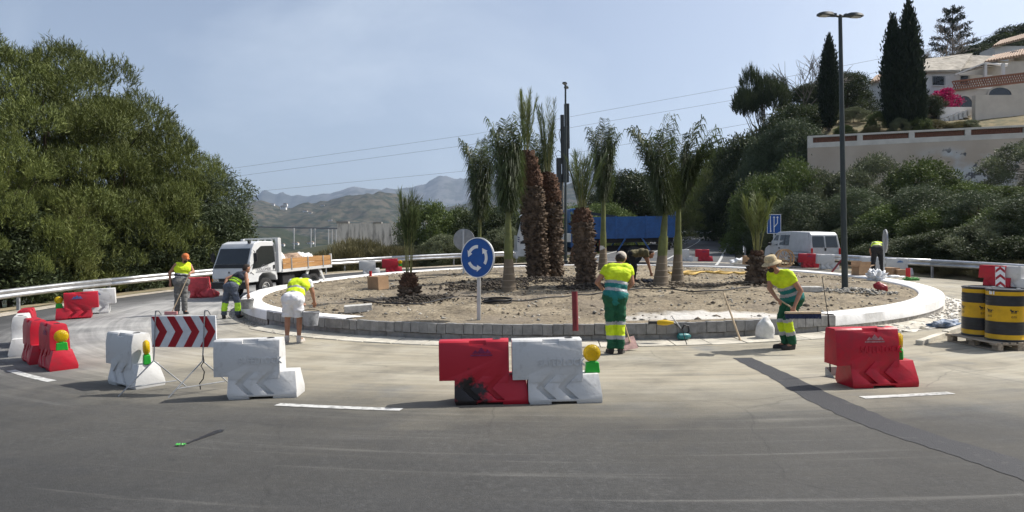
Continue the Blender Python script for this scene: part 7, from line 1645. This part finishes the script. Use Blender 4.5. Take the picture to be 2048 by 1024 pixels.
# worker in the front, back to the camera, with a broom and scoop
p4 = person('worker in yellow and teal shirt and green trousers, back to the camera, sweeping', 1230, 708, (.0, .0, .97), (.07, .10, 1.50), (.13, .21, 1.62), (.35, .85, -.55), (1, .05, 0), [((.30, .06, 1.20), (.22, .30, 1.05), (-.2, .6, -.4)), ((-.30, .03, 1.22), (-.16, .30, 1.08), (.5, .6, -.3))], [((.10, .03, .52), (.09, .0, .09), (.16, .16, .0)), ((-.08, .03, .52), (-.06, .02, .09), (-.10, .19, .0))], crew_top, crew_bot, 'cap', shw=.2, stout=1.12, voxel=.013)
def b_(r):
    mb = MB(); mb.tube([(-.12, .42, 1.16), (.10, .42, .9), (.32, .36, .16)], .014, 6); mb.build('handle', M_STICK, r); mb = MB(); mb.add([(.18, .26, .02), (.46, .34, .06), (.40, .44, .26), (.14, .40, .20), (.18, .30, .02), (.46, .38, .06), (.40, .47, .26), (.14, .43, .20)], [(0, 1, 2, 3), (7, 6, 5, 4), (0, 4, 5, 1), (1, 5, 6, 2), (2, 6, 7, 3), (3, 7, 4, 0)]); mb.build('scoop', mat('dusty pink plastic', (.42, .27, .25), .8, .3, 9), r)
held(p4, 'scoop_shovel', 'pinkish scoop on a wooden handle held by the sweeping worker', 'shovel', b_)
# worker with straw hat carrying a broad broom
p6 = person('worker with straw hat and orange sunglasses carrying a broad broom', 1574, 698, (.10, .0, .90), (-.16, -.06, 1.34), (-.31, -.12, 1.47), (-.80, -.55, -.22), (.50, -.86, 0), [((.12, -.28, 1.02), (-.02, -.36, .76), (-.4, -.2, -.8)), ((-.28, .06, 1.05), (-.24, -.16, .88), (.3, -.7, -.4))], [((-.02, -.06, .50), (.08, -.05, .09), (-.10, -.10, .0)), ((-.06, .10, .50), (.02, .12, .09), (-.17, .10, .0))], crew_top, crew_bot, 'straw', glasses=True, beard=True, shw=.19, stout=1.05, voxel=.013)
def b_(r):
    mb = MB(); mb.tube([(-.22, .02, .92), (-.03, -.36, .72), (.0, -.44, .66)], .013, 6); mb.build('handle', M_STICK, r); mb = MB(); mb.box((.08, -.46, .665), (.60, .06, .035)); mb.build('head', M_STICK, r, bevel=.008)
    mb = MB()
    for i in range(44): x0 = -.215 + i*.0137; mb.tube([(x0, -.46, .65), (x0 + random.uniform(-.006, .006), -.47 + random.uniform(-.02, .02), .565)], [.006, .009], 4)
    for i in range(44): x0 = -.215 + i*.0137; mb.tube([(x0, -.475, .65), (x0 + random.uniform(-.006, .006), -.49 + random.uniform(-.01, .01), .57)], [.006, .009], 4)
    mb.build('bristles', mat('navy bristles', (.02, .03, .075), .8, .4, 40), r)
held(p6, 'broom', 'broad broom with dark blue bristles held by the straw-hatted worker', 'broom', b_)
# bending worker in white shorts
person('bending worker in yellow vest and white shorts at the left front kerb', 585, 685, (.0, .02, .86), (.04, .42, 1.24), (.07, .58, 1.25), (.1, .8, -.6), (1, -.05, 0), [((.28, .42, 1.0), (.26, .62, .80), (-.1, .6, -.7)), ((-.22, .48, .98), (-.05, .68, .80), (.3, .6, -.7))], [((.12, .06, .47), (.13, .0, .09), (.17, .17, 0)), ((-.12, .06, .47), (-.11, .0, .09), (-.15, .16, 0))], vest_top, {'name': 'shorts', 'mats': [M_WCLOTH], 'bands': []}, 'headcloth', vest=True, short=True, shoes=M_SHOEW, voxel=.014, stout=1.05)
# man with the orange cap leaning on a broom
p1_ = person('standing worker with orange head cloth and yellow vest leaning on a broom', 362, 628, (.0, .0, .94), (.05, .02, 1.46), (.13, -.02, 1.62), (.75, -.35, -.35), (.75, .6, 0), [((.30, .12, 1.22), (.28, -.08, 1.18), (.3, -.5, -.5)), ((-.28, -.10, 1.18), (-.24, -.14, .92), (.05, -.1, -1))], [((.10, .0, .50), (.10, .02, .09), (.22, -.06, 0)), ((-.09, -.04, .50), (-.10, -.02, .09), (-.02, -.18, 0))], {'name': 'vest', 'mats': [M_HIVIS, M_REFL, M_NAVY], 'bands': [(-9, .22, 2), (.22, .30, 1), (.30, .40, 2), (.40, .46, 1)]}, {'name': 'trousers', 'mats': [M_GREYT], 'bands': []}, 'orange', vest=True, voxel=.016, stout=1.1, beard=True)
def b_(r): mb = MB(); mb.tube([(.33, -.16, 1.22), (.08, -.24, .55), (-.12, -.3, .06)], .014, 6); mb.build('handle', M_STICK, r); mb = MB(); mb.box((-.13, -.32, .05), (.36, .07, .09)); mb.build('head', mat('pink broom head', (.45, .2, .2), .8), r, bevel=.01)
held(p1_, 'broom', 'broom with a long wooden handle held by the orange-capped worker', 'broom', b_)
# stooping worker with dark vest and bucket
person('stooping worker in dark vest and jeans reaching into the grey bucket', 463, 637, (-.02, .0, .84), (.18, .24, 1.20), (.28, .30, 1.33), (.6, .6, -.45), (.85, -.45, .1), [((.40, .05, .92), (.42, .08, .66), (.05, .1, -1)), ((-.22, .22, 1.06), (-.22, .06, .84), (.2, -.2, -.8))], [((.13, .06, .46), (.16, .05, .09), (.22, .2, 0)), ((-.16, .0, .46), (-.20, -.02, .09), (-.24, .14, 0))], {'name': 'vest', 'mats': [M_NAVY, M_LIME, M_REFL], 'bands': [(.28, .40, 1), (.46, .56, 1)]}, {'name': 'trousers', 'mats': [M_DENIM, M_LIME], 'bands': [(.12, .7, 1)]}, None, vest=True, voxel=.016, beard=True)
# man bent double among the palms
person('worker in olive shirt bent double among the palms', 1272, 563, (-.16, .0, .84), (.30, .02, .92), (.46, .0, .84), (.75, -.1, -.65), (.1, -1, .1), [((.36, -.12, .58), (.44, -.10, .30), (.2, 0, -1)), ((.40, .18, .60), (.48, .16, .32), (.2, 0, -1))], [((-.06, -.10, .46), (-.10, -.10, .09), (.08, -.12, 0)), ((-.02, .14, .46), (-.06, .16, .09), (.12, .16, 0))], {'name': 'shirt', 'mats': [M_OLIVE], 'bands': []}, {'name': 'trousers', 'mats': [M_BLKT], 'bands': []}, None, fn=dz, voxel=.018)
o_ = lump('tool_bag', (.5, .3, .12), M_NAVY, 'dark tool bag on the soil under the bent worker', 'bag', 12, .3, fr=5); x, y = dhit(1300, 566); put(o_, x, y, 0, dz)
# man stooping on the right
person('stooping worker in yellow vest and black trousers beside the edge-on sign', 1755, 552, (-.02, .0, 1.0), (.18, .36, 1.22), (.26, .50, 1.20), (.3, .8, -.6), (1, -.1, 0), [((.30, .30, .90), (.26, .20, .64), (0, -.1, -1)), ((-.02, .46, .92), (.02, .40, .66), (.1, 0, -1))], [((.16, .03, .52), (.20, .0, .09), (.24, .18, 0)), ((-.14, .03, .52), (-.16, .0, .09), (-.18, .18, 0))], {'name': 'vest', 'mats': [M_HIVIS, M_NAVY, M_REFL], 'bands': [(-9, .14, 1), (.30, .38, 2), (.58, .66, 2)], 'under': M_NAVY}, {'name': 'trousers', 'mats': [M_BLKT], 'bands': []}, None, vest=True, fn=dz, voxel=.018)
# man half hidden by the crane
person('worker in yellow vest half hidden between the palms and the crane truck', 1156, 523, (0, 0, .95), (0, .02, 1.47), (.02, .0, 1.62), (.3, .9, -.1), (1, 0, 0), [((.27, .05, 1.2), (.25, .14, .98), (0, .3, -1)), ((-.27, .05, 1.2), (-.2, .22, 1.05), (.2, .6, -.4))], [((.1, .0, .5), (.1, .0, .09), (.12, .17, 0)), ((-.1, .0, .5), (-.1, .0, .09), (-.12, .17, 0))], vest_top, {'name': 'trousers', 'mats': [M_NAVY], 'bands': []}, None, vest=True, fn=dz, voxel=.022)

# ================================================================ AIR
def build_haze(x0, x1, y0, y1, z0, z1, density):
    mb = MB(); mb.b2(x0, x1, y0, y1, z0, z1); m = bpy.data.materials.new('hazy air'); m.use_nodes = True; nt = m.node_tree; nt.nodes.remove(nt.nodes['Principled BSDF'])
    v = nt.nodes.new('ShaderNodeVolumePrincipled'); v.inputs['Color'].default_value = (.56, .72, 1.0, 1); v.inputs['Density'].default_value = density; v.inputs['Anisotropy'].default_value = .25
    nt.links.new(v.outputs[0], nt.nodes['Material Output'].inputs['Volume']); o = mb.build('haze', m); return tag(o, kind='stuff')
build_haze(-9400, 9400, -9300, 9400, -160, 1250, 7.5e-5)
